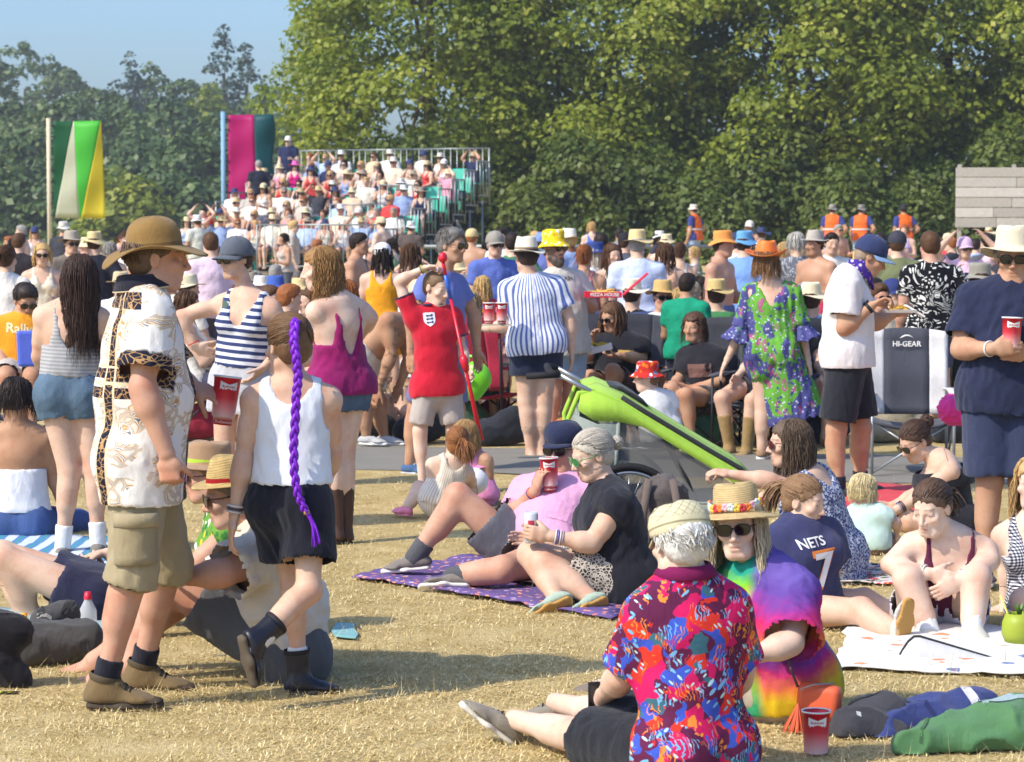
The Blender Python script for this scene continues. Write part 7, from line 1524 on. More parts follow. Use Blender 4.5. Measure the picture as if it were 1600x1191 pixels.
def template(key, H, sex, legs, arms, w=1.0, top=('top', {}), bot=('shorts', {}), lean=0, hpitch=4):
    J = pose(H, sex, legs, arms, lean); wear = [(bot[0], TINT, bot[1])] if bot else []
    wear += [(top[0], TINT, dict(name='top_garment', fold=.006, **top[1]))] if top else []
    before = set(bpy.data.objects); 
    person(key, 'x', J=J, sex=sex, w=w, yaw=0, vox=.019, fine=.62, coarse=1, skin='fair', skin_m=TINT_SKIN, wear=wear, hpitch=hpitch, base=(0, 0, 0), shoes=None)
    c_, fr, s = J['head']; root = J['root']; o = dict(hat=None, locks=90)
    hz = lambda kind, nm, **k: make_hair(kind, c_, fr, s, root, V(0, 0, 0), (80, 60, 45), dict(o, **k), False)
    parts = {}
    for ob in set(bpy.data.objects) - before - {root}: parts['bottoms' if ob.name.split('.')[0] in ('shorts', 'trousers', 'skirt') else ob.name.split('.')[0]] = [(ob.data, None)]; bpy.data.objects.remove(ob)
    for nm, kind, kw in (('h_short', 'short', {}), ('h_long', 'long', dict(hair_len=.22)), ('h_pony', 'pony', dict(tie=(0, -.11, .04), hair_len=.2)), ('h_bob', 'long', dict(hair_len=.06)), ('h_hat', 'short', dict(hat=('brim',))), ('h_hatlong', 'long', dict(hat=('brim',), hair_len=.16))):
        b2 = set(bpy.data.objects); hz(kind, nm, **kw); new = [x for x in bpy.data.objects if x not in b2]
        for x in new: x.data.materials[0] = TINT_HAIR
        parts[nm] = [(x.data, x.name.split('.')[0]) for x in sorted(new, key=lambda q: q.name != 'hair' and not q.name.startswith('hair'))]
        for x in new: bpy.data.objects.remove(x)
    for nm, kind, par in (('brim', 'brim', dict(brim=.075, crown=.10, top=.8)), ('bucket', 'bucket', dict(brim=.05, crown=.09, slope=.7, top=.85)), ('cap', 'cap', dict(lift=.035)), ('trilby', 'straw', dict(brim=.05, crown=.10, top=.72, dent=.02)), ('wide', 'straw', dict(brim=.12, crown=.09, wavy=.02, slope=.2))):
        b2 = set(bpy.data.objects); make_hat(kind, c_, fr, s, root, V(0, 0, 0), TINT_HAT, None, par); new = [x for x in bpy.data.objects if x not in b2]
        for x in new: x.modifiers.clear()
        parts['hat_' + nm] = [(x.data, x.name.split('.')[0]) for x in new]
        for x in new: bpy.data.objects.remove(x)
    b2 = set(bpy.data.objects); make_glasses(c_, fr, s, root, V(0, 0, 0)); new = [x for x in bpy.data.objects if x not in b2]
    parts['glasses'] = [(x.data, x.name.split('.')[0]) for x in new if x.type == 'MESH']
    for x in new: bpy.data.objects.remove(x)
    bpy.data.objects.remove(root); PEOPLE.pop(key); TPL[key] = (parts, c_[2])
template('sm', 1.78, 'm', 'stand', ('down', 'cup'), 1.08)
template('sm2', 1.78, 'm', 'stand', ('hip', 'down'), 1.15)
template('sm3', 1.78, 'm', 'stand', 'cup', 1.0, bot=('trousers', dict(leg=1.9)))
template('sx', 1.78, 'm', 'stand', ('down', 'cup'), 1.12, top=None)
template('sf', 1.66, 'f', 'stand', ('down', 'cup'), .98, top=('tank', dict(hem=-.02)))
template('sf2', 1.66, 'f', 'stand', ('hip', 'face'), 1.05, top=('dress', dict(sleeve=.5, hem=0, skirt=(.45, .2, .19))), bot=None)
template('su', 1.72, 'm', 'stand', 'up', 1.0)
template('cm', 1.76, 'm', 'chair', 'lap', 1.1)
template('cf', 1.66, 'f', 'chair', ('face', 'lap'), 1.0, top=('tank', dict(hem=-.02)))
template('cu', 1.7, 'm', 'chair', 'up', 1.0)
template('gm', 1.72, 'm', 'ground', 'lap', 1.05, lean=.1)
template('gf', 1.64, 'f', 'ground', ('lap', 'face'), 1.0, top=('tank', dict(hem=-.02)), lean=.05)
CROWD = []
def put(tpl, loc, yaw, scale=1.0, top=(200, 200, 200), bot=(80, 80, 100), skin='fair', hair='h_short', hairc=(70, 50, 40), hat=None, hatc=(210, 190, 140), glasses=False, label='', group=None, topmat=None):
    parts, _ = TPL[tpl]; root = empty('person', loc); root.rotation_euler = (0, 0, R(yaw)); root.scale = (scale,) * 3
    col = lambda c: (*s2l(c), 1)
    def ch(ob_data, nm, c, par=None): o = bpy.data.objects.new(nm, ob_data); COL.objects.link(o); o.parent = par or root; o.color = col(c) if c else (1, 1, 1, 1); return o
    ch(parts['body'][0][0], 'body', SK[skin])
    if 'top_garment' in parts:
        d = parts['top_garment'][0][0]; o = ch(d, 'top', top)
        if topmat is not None: o.material_slots[0].link = 'OBJECT'; o.material_slots[0].material = topmat
    if 'bottoms' in parts: ch(parts['bottoms'][0][0], 'shorts', bot)
    if hat: hair = 'h_hatlong' if hair in ('h_long', 'h_pony', 'h_bob') else 'h_hat'
    if hair:
        p = None
        for d, nm in parts[hair]: x = ch(d, nm, hairc, p); p = p or x
    if hat:
        p = None
        for d, nm in parts['hat_' + hat]: x = ch(d, nm, hatc, p); p = p or x
    if glasses:
        p = None
        for d, nm in parts['glasses']: x = ch(d, 'sunglasses' if nm == 'frame' else nm, None); 
    tag(root, label, 'person', group); return root
NAMED = {'white': (228, 228, 228), 'cream': (222, 210, 180), 'black': (32, 32, 36), 'navy': (40, 46, 80), 'grey': (130, 130, 132), 'light blue': (160, 184, 220), 'blue': (70, 100, 190), 'red': (200, 40, 46), 'pink': (226, 140, 170), 'magenta': (200, 40, 120), 'orange': (230, 120, 40), 'yellow': (230, 200, 60), 'mustard': (200, 150, 50), 'green': (60, 140, 80), 'olive': (104, 108, 70), 'teal': (40, 130, 130), 'purple': (110, 70, 150), 'brown': (110, 76, 54), 'rose': (180, 100, 110), 'tan': (196, 164, 120), 'coral': (230, 130, 110), 'lilac': (190, 170, 210)}
def cname(c): return min(NAMED, key=lambda k: sum((a - b) ** 2 for a, b in zip(NAMED[k], c)))
ANCH = sorted([(35, 'orange T-shirt man'), (120, 'long-haired woman'), (235, 'bush hat man'), (365, 'striped vest woman'), (470, 'purple braid girl'), (535, 'magenta camisole woman'), (610, 'tattooed man'), (690, 'red shirt boy'), (835, 'striped shirt man'), (945, 'open red box'), (1085, 'yawning woman'), (1200, 'orange cowboy hat'), (1330, 'white T-shirt man'), (1430, 'grey camp chair'), (1560, 'navy T-shirt man')])
LAB = {}; ORD = 'first second third fourth fifth sixth seventh eighth ninth tenth eleventh twelfth'.split()
PEND = []
def crowd(px, D, tpl, yaw, **k):
    """queue one crowd figure by picture column and distance"""
    PEND.append((px, D, tpl, yaw, k))
HAIRN = {'h_short': 'short hair', 'h_long': 'long hair', 'h_pony': 'ponytail', 'h_bob': 'bobbed hair'}
HC = {'dark': (46, 36, 32), 'brown': (88, 62, 44), 'fair': (196, 162, 108), 'grey': (150, 146, 140), 'ginger': (150, 92, 54)}
STR = (214, 192, 142)
# those the photo lets one pick out
crowd(8, 22, 'sf2', 165, top=(226, 218, 208), hair='h_pony', hairc=HC['brown'])
crowd(66, 27, 'sf', 10, top=(226, 214, 190), hair='h_bob', hairc=HC['fair'], glasses=True)
crowd(52, 31, 'cf', 20, top=(226, 160, 180), hair='h_bob', hairc=HC['fair'])
crowd(28, 33, 'sm', 160, top=(44, 40, 44), hairc=HC['brown'])
crowd(110, 30, 'sm', 30, top=(120, 110, 100), hat='brim', hatc=(170, 160, 146), glasses=True)
crowd(147, 30, 'sm2', 180, top=(40, 42, 52), hat='bucket', hatc=STR)
crowd(172, 34, 'sf', 200, top=(60, 60, 66), hair='h_bob', hairc=HC['grey'])
crowd(190, 28, 'cm', 170, top=(228, 228, 230), hat='brim', hatc=(206, 188, 150))
crowd(330, 27, 'sm', -160, top=(220, 196, 210), hairc=HC['brown'])
crowd(300, 26, 'cm', 120, top=(224, 218, 206), hat='brim', hatc=(210, 200, 170))
crowd(446, 17.6, 'sm3', 120, scale=.79, top=(92, 92, 98), hairc=HC['ginger'])
crowd(432, 25, 'cm', 20, top=(60, 86, 160), hat='brim', hatc=(70, 96, 170))
crowd(405, 28, 'cf', -30, top=(216, 206, 200), hat='brim', hatc=(228, 224, 214), glasses=True)
crowd(470, 27, 'cf', 30, top=(222, 214, 196), hat='bucket', hatc=STR)
crowd(597, 25, 'sf', 176, top=(232, 158, 36), bot=(226, 150, 30), hair='h_long', hairc=HC['dark'], hat='cap', hatc=(228, 228, 228))
crowd(556, 29, 'sx', 80, bot=(90, 100, 130), hairc=HC['dark'], skin='tan')
crowd(640, 26, 'sf', 150, top=(110, 60, 70), hair='h_long', hairc=HC['brown'])
crowd(655, 31, 'cm', 200, top=(60, 80, 120), hat='bucket', hatc=(226, 206, 60))
crowd(755, 24, 'sf2', -160, scale=.82, top=(206, 60, 70), hair='h_long', hairc=HC['fair'], topmat=m_floral((200, 50, 70), [(90, 100, 190), (230, 140, 60), (200, 60, 110), (170, 60, 140)], 14))
crowd(772, 26.5, 'sm', 20, top=(92, 110, 180), hat='cap', hatc=(150, 144, 134), glasses=True, hairc=HC['grey'])
crowd(801, 28, 'sm2', 185, top=(74, 122, 92), hairc=HC['dark'])
crowd(846, 34, 'sm', 190, top=(110, 120, 180), hat='cap', hatc=(120, 140, 200))
crowd(912, 24, 'sf', 165, top=(196, 116, 124), hair='h_pony', hairc=HC['ginger'], skin='tan')
crowd(926, 27, 'sf2', 70, top=(232, 230, 226), hair='h_bob', hairc=(214, 206, 190), hat='bucket', hatc=(54, 72, 132))
crowd(940, 30, 'sm', 190, top=(46, 50, 66), hairc=HC['dark'])
crowd(955, 26, 'sf', 25, top=(214, 198, 180), hair='h_long', hairc=HC['brown'])
crowd(996, 25, 'sm3', 182, top=(196, 206, 232), bot=(44, 52, 78), hat='brim', hatc=STR, hairc=HC['grey'])
crowd(975, 33, 'sm', 120, top=(70, 74, 84), hat='cap', hatc=(40, 40, 46))
crowd(1037, 22.6, 'cm', 10, top=(214, 222, 224), hat='brim', hatc=(196, 162, 104), glasses=True, skin='red')
crowd(1072, 21.6, 'sm', 150, scale=.80, top=(28, 140, 108), bot=(44, 48, 62), hairc=HC['dark'], skin='olive')
crowd(1040, 28, 'sf', 185, top=(216, 170, 140), hair='h_long', hairc=HC['brown'])
crowd(1062, 31, 'sf', 170, top=(210, 200, 190), hair='h_pony', hairc=HC['brown'])
crowd(1100, 29, 'cf', 60, top=(90, 60, 60), hair='h_long', hairc=HC['dark'])
crowd(1125, 25.5, 'sx', 62, bot=(98, 110, 160), hat='bucket', hatc=(226, 150, 80), skin='red')
crowd(1162, 27, 'sm2', 160, top=(120, 156, 214), hat='bucket', hatc=(104, 160, 206))
crowd(1150, 32, 'sm', 140, top=(206, 212, 226), hat='cap', hatc=(58, 66, 96))
crowd(1120, 23.2, 'cm', 175, top=(206, 190, 150), hat='brim', hatc=(204, 178, 120))
crowd(1245, 28, 'sm3', 195, top=(150, 152, 158), hairc=(176, 172, 164), hair='h_bob', topmat=m_leafbw((110, 112, 120), (190, 190, 192)))
crowd(1276, 27, 'sx', -50, bot=(190, 60, 90), hat='trilby', hatc=(176, 168, 156), skin='tan')
crowd(1225, 33, 'sf', 150, top=(90, 76, 66), hair='h_bob', hairc=HC['fair'])
crowd(1262, 22.8, 'cm', 150, top=(126, 130, 138), hairc=HC['grey'])
crowd(1268, 21.4, 'cm', 170, top=(70, 120, 190), hat='brim', hatc=(226, 212, 180))
crowd(1235, 21.2, 'cm', 20, top=(40, 40, 48), hairc=HC['dark'])
crowd(1298, 29, 'sm', 10, top=(220, 216, 210), hairc=HC['dark'])
crowd(1455, 22, 'sm2', 192, scale=1.0, top=(30, 30, 36), hairc=HC['brown'], topmat=m_leafbw(), skin='red')
crowd(1402, 26, 'sm', 175, top=(112, 118, 84), hairc=HC['brown'], hat='cap', hatc=(60, 60, 70))
crowd(1530, 22.5, 'cm', 182, scale=1.12, top=(44, 44, 50), hat='bucket', hatc=(150, 146, 134))
crowd(1378, 22.4, 'cm', 20, top=(196, 186, 170), hairc=HC['brown'], glasses=True, skin='red')
crowd(1400, 24, 'cm', 40, top=(210, 206, 196), hat='cap', hatc=(50, 60, 110))
crowd(1506, 30, 'su', 10, top=(226, 190, 210), hat='cap', hatc=(212, 180, 206), glasses=True)
crowd(1545, 33, 'sm', 200, top=(90, 90, 96), hairc=HC['dark'])
crowd(1590, 27, 'sf', 30, top=(226, 190, 200), hair='h_long', hairc=HC['fair'])
crowd(1500, 25, 'cf', 30, top=(206, 190, 200), hat='bucket', hatc=(190, 160, 200))
crowd(735, 22, 'cf', 170, top=(110, 150, 206), bot=(120, 160, 210), hair='h_long', hairc=HC['fair'])
crowd(1375, 30, 'sm', 190, top=(150, 150, 120), hairc=HC['dark'])
crowd(990, 23.5, 'cm', 160, top=(40, 42, 50), hat='brim', hatc=(222, 212, 190))
crowd(905, 22.8, 'cm', -40, top=(50, 50, 60), hat='bucket', hatc=(206, 196, 170))
crowd(1180, 22.6, 'cf', 10, top=(230, 200, 190), hair='h_long', hairc=HC['dark'])
crowd(560, 22, 'gm', 60, top=(200, 70, 60), hairc=HC['brown'])
crowd(545, 21.6, 'gf', 100, top=(150, 100, 90), hair='h_pony', hairc=HC['brown'])
crowd(300, 21.5, 'cf', 100, top=(228, 224, 214), hair='h_bob', hairc=HC['brown'])
crowd(425, 21.5, 'cm', 60, top=(190, 170, 130), hairc=HC['brown'])
crowd(480, 22.5, 'cf', -60, top=(110, 90, 70), hair='h_bob', hairc=HC['brown'])
# the crowd behind them
rs = np.random.RandomState(77); pal = [(228, 226, 224), (224, 222, 226), (222, 208, 184), (60, 62, 70), (44, 50, 82), (150, 170, 210), (90, 120, 190), (206, 70, 70), (226, 150, 170), (190, 180, 170), (120, 150, 120), (230, 190, 120), (170, 150, 190), (140, 140, 144), (230, 130, 90), (214, 214, 200), (90, 80, 76)]
hats = [(222, 206, 166), (226, 220, 206), (206, 184, 136), (228, 226, 222), (60, 70, 110), (150, 140, 124), (190, 170, 130), (214, 200, 160)]
slots = []
for D in (24.5, 27.5, 31, 35, 39.5, 44.5, 50, 54):
    n = {24.5: 11, 27.5: 14, 31: 17, 35: 19, 39.5: 21, 44.5: 22, 50: 22, 54: 18}[D]
    for i in range(n): slots.append((-10 + 1620 * (i + rs.uniform(.1, .9)) / n, D + rs.uniform(-1.2, 1.2)))
for i in range(34): slots.append((470 + 1150 * (i + rs.uniform(0, 1)) / 34, rs.uniform(23.0, 26.5)))
for px, D in slots:
    if any(abs(px - p[0]) < 17 + 260 / D and abs(D - p[1]) < 1.7 for p in PEND): continue
    if px < 420 and D < 26 and rs.uniform() < .3: continue
    st = rs.uniform() < (.12 if D < 34 else .6) and D > 26; fem = rs.uniform() < .5
    tp = rs.choice(['sm', 'sm2', 'sm3', 'sm', 'sx', 'su'] if not fem else ['sf', 'sf2', 'sf']) if st else rs.choice(['cm', 'cm', 'cu'] if not fem else ['cf', 'cf', 'gf'])
    if tp == 'su' and rs.uniform() < .6: tp = 'sm'
    hat = rs.choice([None, 'brim', 'bucket', 'cap', 'trilby', 'wide'], p=[.5, .17, .12, .13, .05, .03])
    crowd(px, D, tp, rs.choice([0, 180, 90, -90, 200, 160]) + rs.uniform(-40, 40), scale=rs.uniform(.93, 1.04), top=tuple(pal[rs.randint(len(pal))]), bot=tuple(rs.choice([50, 90, 150, 190], 1).repeat(3) + V(0, 4, 14)), skin=rs.choice(['fair', 'pale', 'tan', 'red', 'olive', 'brown'], p=[.35, .2, .2, .13, .08, .04]), hair=rs.choice(['h_long', 'h_pony', 'h_bob'] if fem else ['h_short']), hairc=HC[rs.choice(list(HC))], hat=hat, hatc=tuple(hats[rs.randint(len(hats))]), glasses=rs.uniform() < .5)
n_lab = {}
def desc(tpl, k):
    post = {'s': 'standing', 'c': 'seated', 'g': 'ground-seated'}[tpl[0]]; hat = k.get('hat')
    t = 'shirtless' if tpl == 'sx' else '%s %s' % (cname(k['top']), {'sf': 'vest', 'sf2': 'dress', 'cf': 'vest', 'gf': 'vest'}.get(tpl, 'top'))
    h = '%s %s' % (cname(k['hatc']) if 'hatc' in k else 'straw', {'brim': 'brimmed hat', 'bucket': 'bucket hat', 'cap': 'cap', 'trilby': 'trilby', 'wide': 'wide hat'}[hat]) if hat else HAIRN[k.get('hair', 'h_short')]
    return post, t, h
def facing(y): y = (y + 180) % 360 - 180; return 'facing the camera' if abs(y) < 50 else 'back turned' if abs(y) > 130 else 'facing right' if y > 0 else 'facing left'
ent = []
for e in PEND:
    px, D, tpl, yaw, k = e; po, t, h = desc(tpl, k); i = min(range(len(ANCH)), key=lambda q: abs(ANCH[q][0] - px)); side = 'behind' if abs(ANCH[i][0] - px) < 22 else ('left of' if px < ANCH[i][0] else 'right of')
    far_ = 'far ' if D > 38 else ''
    ent.append(['%s person, %s, %s, %s%s %s' % (po, t, h, far_, side, ANCH[i][1]), e])
cnt = {}
for L, e in ent: cnt.setdefault(L, []).append(e)
for L, e in ent:
    if len(cnt[L]) > 1: L2 = L + ', ' + ('nearer' if e[1] == min(q[1] for q in cnt[L]) else 'farther') if len(cnt[L]) == 2 else L + ', %s' % ORD[sorted(cnt[L], key=lambda q: q[1]).index(e)]
    else: L2 = L
    px, D, tpl, yaw, k = e; x = W(px, 400, D)[0]; put(tpl, (x, D, float(zg(D)) - (.0 if tpl[0] != 'c' else .02)), yaw, label=L2, group='people in the crowd across the field', **k)
# ---- stewards in orange vests
HV = plain((236, 104, 30), .7, .3, 'orange_vest')
for px, yaw, lb, hc, D in ((1085, -120, 'steward in orange vest standing left of the orange cowboy hat', (214, 206, 190), 66), (1300, 170, 'leftmost of three stewards in orange vests by the right-hand trees', (150, 146, 140), 66), (1345, 160, 'middle of three stewards in orange vests by the right-hand trees', (140, 136, 130), 66.6), (1412, 195, 'rightmost of three stewards in orange vests by the right-hand trees', (50, 50, 56), 66)):
    x = W(px, 400, D)[0]; r_ = put('sm2', (x, D, float(zg(D)) + .12), yaw, 1.0, top=(60, 70, 130), bot=(160, 180, 206), hat='bucket', hatc=hc, skin='tan', label=lb, group='stewards in orange vests')
    d = TPL['sm2'][0]['top_garment'][0][0]; v_ = np.array([q.co[:] for q in d.vertices]); nn = np.array([q.normal[:] for q in d.vertices]); keep = np.array([all(abs(v_[i][0]) < .19 for i in p.vertices) for p in d.polygons]); q = np.array([list(p.vertices) for p in d.polygons]); v2, q2, _ = compact(v_ + nn * .012, q, keep)
    mk('safety_vest', v2, q2, HV, r_); m = MB().lathe([(.245, 0), (.25, .02), (.245, .04)], 24, (V(0, .01, 1.12), V(1, 0, 0), V(0, .72, 0), V(0, 0, 1))); m.build('reflective_band', plain((206, 210, 206), .3, .6, 'reflective'), r_, True)
# ---- spectators in the grandstand
rs = np.random.RandomState(5); RN = ['bottom', 'second', 'third', 'fourth', 'fifth', 'sixth', 'seventh', 'top']
gpal = [(228, 226, 224), (230, 226, 222), (222, 208, 184), (60, 62, 70), (150, 170, 210), (206, 70, 70), (226, 150, 170), (190, 180, 170), (228, 190, 160), (170, 190, 220), (44, 50, 82), (222, 216, 200)]
for row in range(NROW):
    for k in range(NS):
        if rs.uniform() > .93: continue
        if (row, k) in ((5, 9), (5, 10), (4, 10), (4, 11), (3, 2), (3, 3), (2, 3), (6, 0), (4, 0), (5, 1)): continue
        p = gpos(row, k); fem = rs.uniform() < .5; stand = rs.uniform() < .06; tp = ('sm' if not fem else 'sf') if stand else rs.choice(['cm', 'cm', 'cm', 'cu'] if not fem else ['cf']); hat = rs.choice([None, 'brim', 'bucket', 'cap', 'wide'], p=[.42, .26, .12, .13, .07])
        kk = dict(top=gpal[rs.randint(len(gpal))], bot=(120, 120, 140), skin=rs.choice(['fair', 'pale', 'tan', 'red']), hair='h_bob' if fem else 'h_short', hairc=HC[rs.choice(list(HC))], hat=hat, hatc=tuple(hats[rs.randint(len(hats))]), glasses=rs.uniform() < .6)
        if (row, k) == (6, 10): kk.update(top=(214, 40, 130), hat='wide', hatc=(230, 110, 180))
        po, t, h = desc(tp, kk); n_ = NS - 1 - k
        put(tp, p + (V(0, 0, .02) if not stand else -GB * .25), -22 + rs.uniform(-30, 30), rs.uniform(.92, 1.0), label='%s spectator, %s, %s, %s seat of %s grandstand row' % (po, t, h, ORD[n_], RN[row]), group='spectators in the grandstand', **kk)
p = gpos(4, 10.2) - GB * .2; put('sm2', p, 200, 1.0, top=(44, 46, 60), bot=(40, 40, 50), hairc=HC['grey'], label='man in navy top standing up among the grandstand seats, back turned', group='spectators in the grandstand')
print('CROWD', len(PEND), '%.1f' % (time.time() - T00))
# ---------------------------------------------------------------- camp chairs, trailer, bags, blankets
TUBE = plain((168, 172, 176), .35, .5, 'chair_tube', .7); DKT = plain((40, 42, 46), .5, .4, 'dark_tube', .3)
def camp_chair(loc, yaw, mid, side, label, logo=None, group=None, tube=TUBE, k=1.0):
    """folding camp chair: sling back with side panels, seat, arm straps, crossed legs"""
    root = empty('camp_chair', loc); root.rotation_euler = (0, 0, R(yaw)); root.scale = (k,) * 3
    def panel(x0, x1, name, mat):
        P = [[(x0 + (x1 - x0) * i / 6, .24 + .10 * t + .05 * (1 - ((x0 + (x1 - x0) * i / 6) / .3) ** 2) + .012 * math.sin(t * 9.5), .42 + .60 * t + (.03 * (1 - ((x0 + (x1 - x0) * i / 6) / .3) ** 2) if j == 12 else 0)) for i in range(7)] for j, t in enumerate(np.linspace(0, 1, 13))]
        o = MB().sheet(P).build(name, mat, root, True); solid(o, .03); return o
    b = panel(-.165, .165, 'backrest', mid); panel(-.29, -.168, 'side_panel', side); panel(.168, .29, 'side_panel', side)
    P = [[(x, y, .40 - .05 * (1 - (x / .28) ** 2) - .02 * (1 - (y / .26) ** 2)) for x in np.linspace(-.28, .28, 7)] for y in np.linspace(-.26, .24, 7)]; solid(MB().sheet(P).build('seat', mid, root, True), .02)
    for s in (-1, 1):
        P = [[(s * (.29 + w_), y, .60 + .02 * math.sin((y + .26) * 6) ) for w_ in (-.035, .035)] for y in np.linspace(-.26, .25, 8)]; solid(MB().sheet(P).build('armrest', side, root, True), .015)
        for a, c in (((s * .29, .27, .02), (s * .29, .34, 1.0)), ((s * .29, -.26, .02), (s * .29, -.25, .60))): MB().tube([V(*a), V(*c)], .011, 7).build('leg', tube, root, True)
        MB().tube([V(s * .29, -.26, .03), V(-s * .29, -.22, .40)], .009, 6).build('brace', tube, root, True); MB().tube([V(s * .29, .27, .03), V(s * .29, -.24, .42)], .009, 6).build('brace', tube, root, True)
    if logo:
        tv, tf = text_mesh(logo, .055, True); mk('lettering', [(x, .262 + .08 - .0, y + .93) for x, y, _ in tv], tf, WHITE, b, False); MB().tube([(-.05 + .1 * t, .325, .975 + .02 * math.sin(t * 3.1)) for t in np.linspace(0, 1, 6)], [.002, .006, .007, .006, .004, .001], 6).build('emblem', WHITE, b, True)
    return tag(root, label, 'chair', group)
CG = 'folding camp chairs in the crowd'; NYL = lambda c: C(c, .7, name='chair_nylon')
ch = camp_chair(G(1428, 745) * V(1, 1, 0) + V(0, .2, 0), -4, NYL((70, 72, 82)), NYL((206, 204, 204)), 'grey and black padded camp chair standing empty beside the white T-shirt man', 'HI-GEAR', CG)
cupm = MB().lathe([(.04, 0), (.045, .11), (.043, .11), (.038, .01)], 14, (V(.33, -.12, .48), V(1, 0, 0), V(0, 1, 0), V(0, 0, 1))); cupm.build('cup_holder', NYL((200, 196, 196)), ch, True)
for px, D, yw, lb, col in ((1100, 21.05, -32, 'dark camp chair under the yawning woman', (52, 54, 62)), (968, 22.05, -25, 'dark camp chair under the curly-haired eater', (46, 48, 58)), (1186, 20.65, -30, 'camp chair under the woman in suede boots', (60, 60, 70)), (1262, 21.6, 172, 'black camp chair with white swoosh behind the green paisley dress', (42, 46, 56)), (1150, 21.8, 170, 'dark camp chair back left of the orange cowboy hat', (40, 44, 54)), (30, 19.3, 20, 'camp chair under the orange T-shirt man', (70, 76, 110)), (765, 22.0, 150, 'crimson camp chair behind the lime green case', (150, 24, 50)), (1235, 21.4, 20, 'black camp chair right of the green paisley dress', (40, 40, 46)), (905, 23.0, -40, 'navy camp chair under the red takeaway box', (50, 56, 84)), (1040, 22.7, 10, 'blue camp chair behind the yawning woman', (60, 80, 130)), (300, 21.7, 100, 'pale camp chair left of the striped vest woman', (190, 186, 180)), (1380, 22.6, 20, 'grey camp chair behind the white T-shirt man', (110, 112, 120)), (425, 21.7, 60, 'blue camp chair right of the striped vest woman', (60, 90, 170)), (1530, 22.7, 182, 'grey camp chair behind the navy T-shirt man', (90, 92, 100)), (735, 22.2, 170, 'green camp chair beyond the red toy tube', (60, 120, 80)), (1120, 23.4, 175, 'green camp chair under the straw hat left of the cowboy hat', (70, 130, 80))):
    x = W(px, 400, D)[0]; camp_chair((x, D, 0), yw, NYL(col), NYL(tuple(min(255, c + 14) for c in col)), lb, None, CG, DKT)
# ---- child trailer in lime green
TD = 13.75; tw = .36; org = V(W(1010, 800, TD)[0], TD, 0); tr = empty('child_trailer', org); tag(tr, 'lime green two-wheeled child trailer with clear side window behind the couple', 'child trailer')
LG = C((164, 204, 70), .6, name='lime_nylon'); DG = C((146, 154, 146), .6, name='grey_nylon'); BKN = C((44, 46, 46), .6, name='black_nylon'); SIL = plain((176, 178, 180), .3, .5, 'brushed_alloy', .8)
def tp(px, py, s): q = W(px, py, TD); return V(q[0], TD + s * tw, q[2])
def loft(name, pa, pb, mat, s0, s1, th=.012, m_=1):
    """ribbon between two pixel polylines, spanning from depth s0 to s1"""
    P = [[tp(*a, s0) + (tp(*b, s1) - tp(*a, s0)) * t for t in np.linspace(0, 1, m_ + 1)] for a, b in zip(pa, pb)]; o = MB().sheet(P).build(name, mat, tr, True, off=org); solid(o, th); return o
topl = [(904, 612), (925, 606), (965, 622), (1000, 644), (1050, 674), (1100, 704), (1145, 730), (1160, 744)]
lowl = [(900, 634), (925, 650), (965, 652), (1000, 660), (1050, 690), (1100, 720), (1140, 746), (1154, 760)]
up2 = [(x + 5, y - 11) for x, y in topl]
for s in (-1, 1): loft('side_band', topl, lowl, LG, s, s * 1.02)
loft('cover', up2, up2, LG, -.62, .98, .012, 6); loft('cover_slope', topl, up2, LG, -1, -.62, .012, 3)
m = MB().tube([tp(x + 2, y - 6, -.9) for x, y in topl[2:]], .02, 6); m.build('zip', BKN, tr, True, off=org)
loft('hood', [(950, 602), (968, 604), (990, 617), (1008, 632)], [(950, 602), (968, 604), (990, 617), (1008, 632)], BKN, -.6, .8, .02, 4)
g = NG('clear_window'); g.done((.34, .34, .33), .1, .6); tb_ = g.n('BsdfTransparent'); tb_.inputs[0].default_value = (.62, .62, .6, 1); mx = g.n('MixShader'); mx.inputs[0].default_value = .4; g.t.links.new(tb_.outputs[0], mx.inputs[1]); g.t.links.new(g.b.outputs[0], mx.inputs[2]); g.t.links.new(mx.outputs[0], g.out.inputs[0])
wu = [(965, 653), (985, 656), (1040, 686), (1090, 716), (1138, 748)]; wl_ = [(958, 740), (985, 765), (1040, 772), (1090, 776), (1138, 774)]
for s in (-.97, .97):
    P = [[tp(*a, s) + (tp(*b, s) - tp(*a, s)) * t + V(0, (.02 if s < 0 else -.02) * math.sin(t * 3.1), 0) for t in np.linspace(0, 1, 5)] for a, b in zip(wu, wl_)]; MB().sheet(P).build('window', g.m, tr, True, off=org)
for s in (-1.0, 1.0): MB().tube([tp(*q, s) for q in wl_ + [(1152, 766)]], .009, 6).build('window_edge', DG, tr, True, off=org); MB().tube([tp(962, 652, s), tp(957, 742, s)], .012, 6).build('window_edge', DG, tr, True, off=org); MB().tube([tp(1040, 688, s * .9), tp(1085, 776, s * .9)], .012, 6).build('inner_pole', BKN, tr, True, off=org)
for s in (-1, 1):
    loft('side_panel', [(895, 640), (930, 655), (962, 652)], [(900, 800), (930, 800), (958, 742)], DG, s, s); loft('lower_panel', wl_ + [(1152, 768)], [(955, 800), (985, 806), (1040, 808), (1090, 806), (1138, 800), (1150, 790)], DG, s, s)
loft('floor', [(900, 800), (985, 806), (1138, 800)], [(900, 800), (985, 806), (1138, 800)], BKN, -1, 1, .02, 2); loft('front_panel', [(1160, 744), (1152, 790)], [(1160, 744), (1152, 790)], DG, -1, 1, .01, 2); loft('back_panel', [(902, 625), (898, 800)], [(902, 625), (898, 800)], DG, -1, 1, .01, 2)
loft('child_seat', [(935, 690), (960, 780), (1040, 785)], [(935, 690), (960, 780), (1040, 785)], C((150, 130, 110)), -.8, .8, .04, 3)
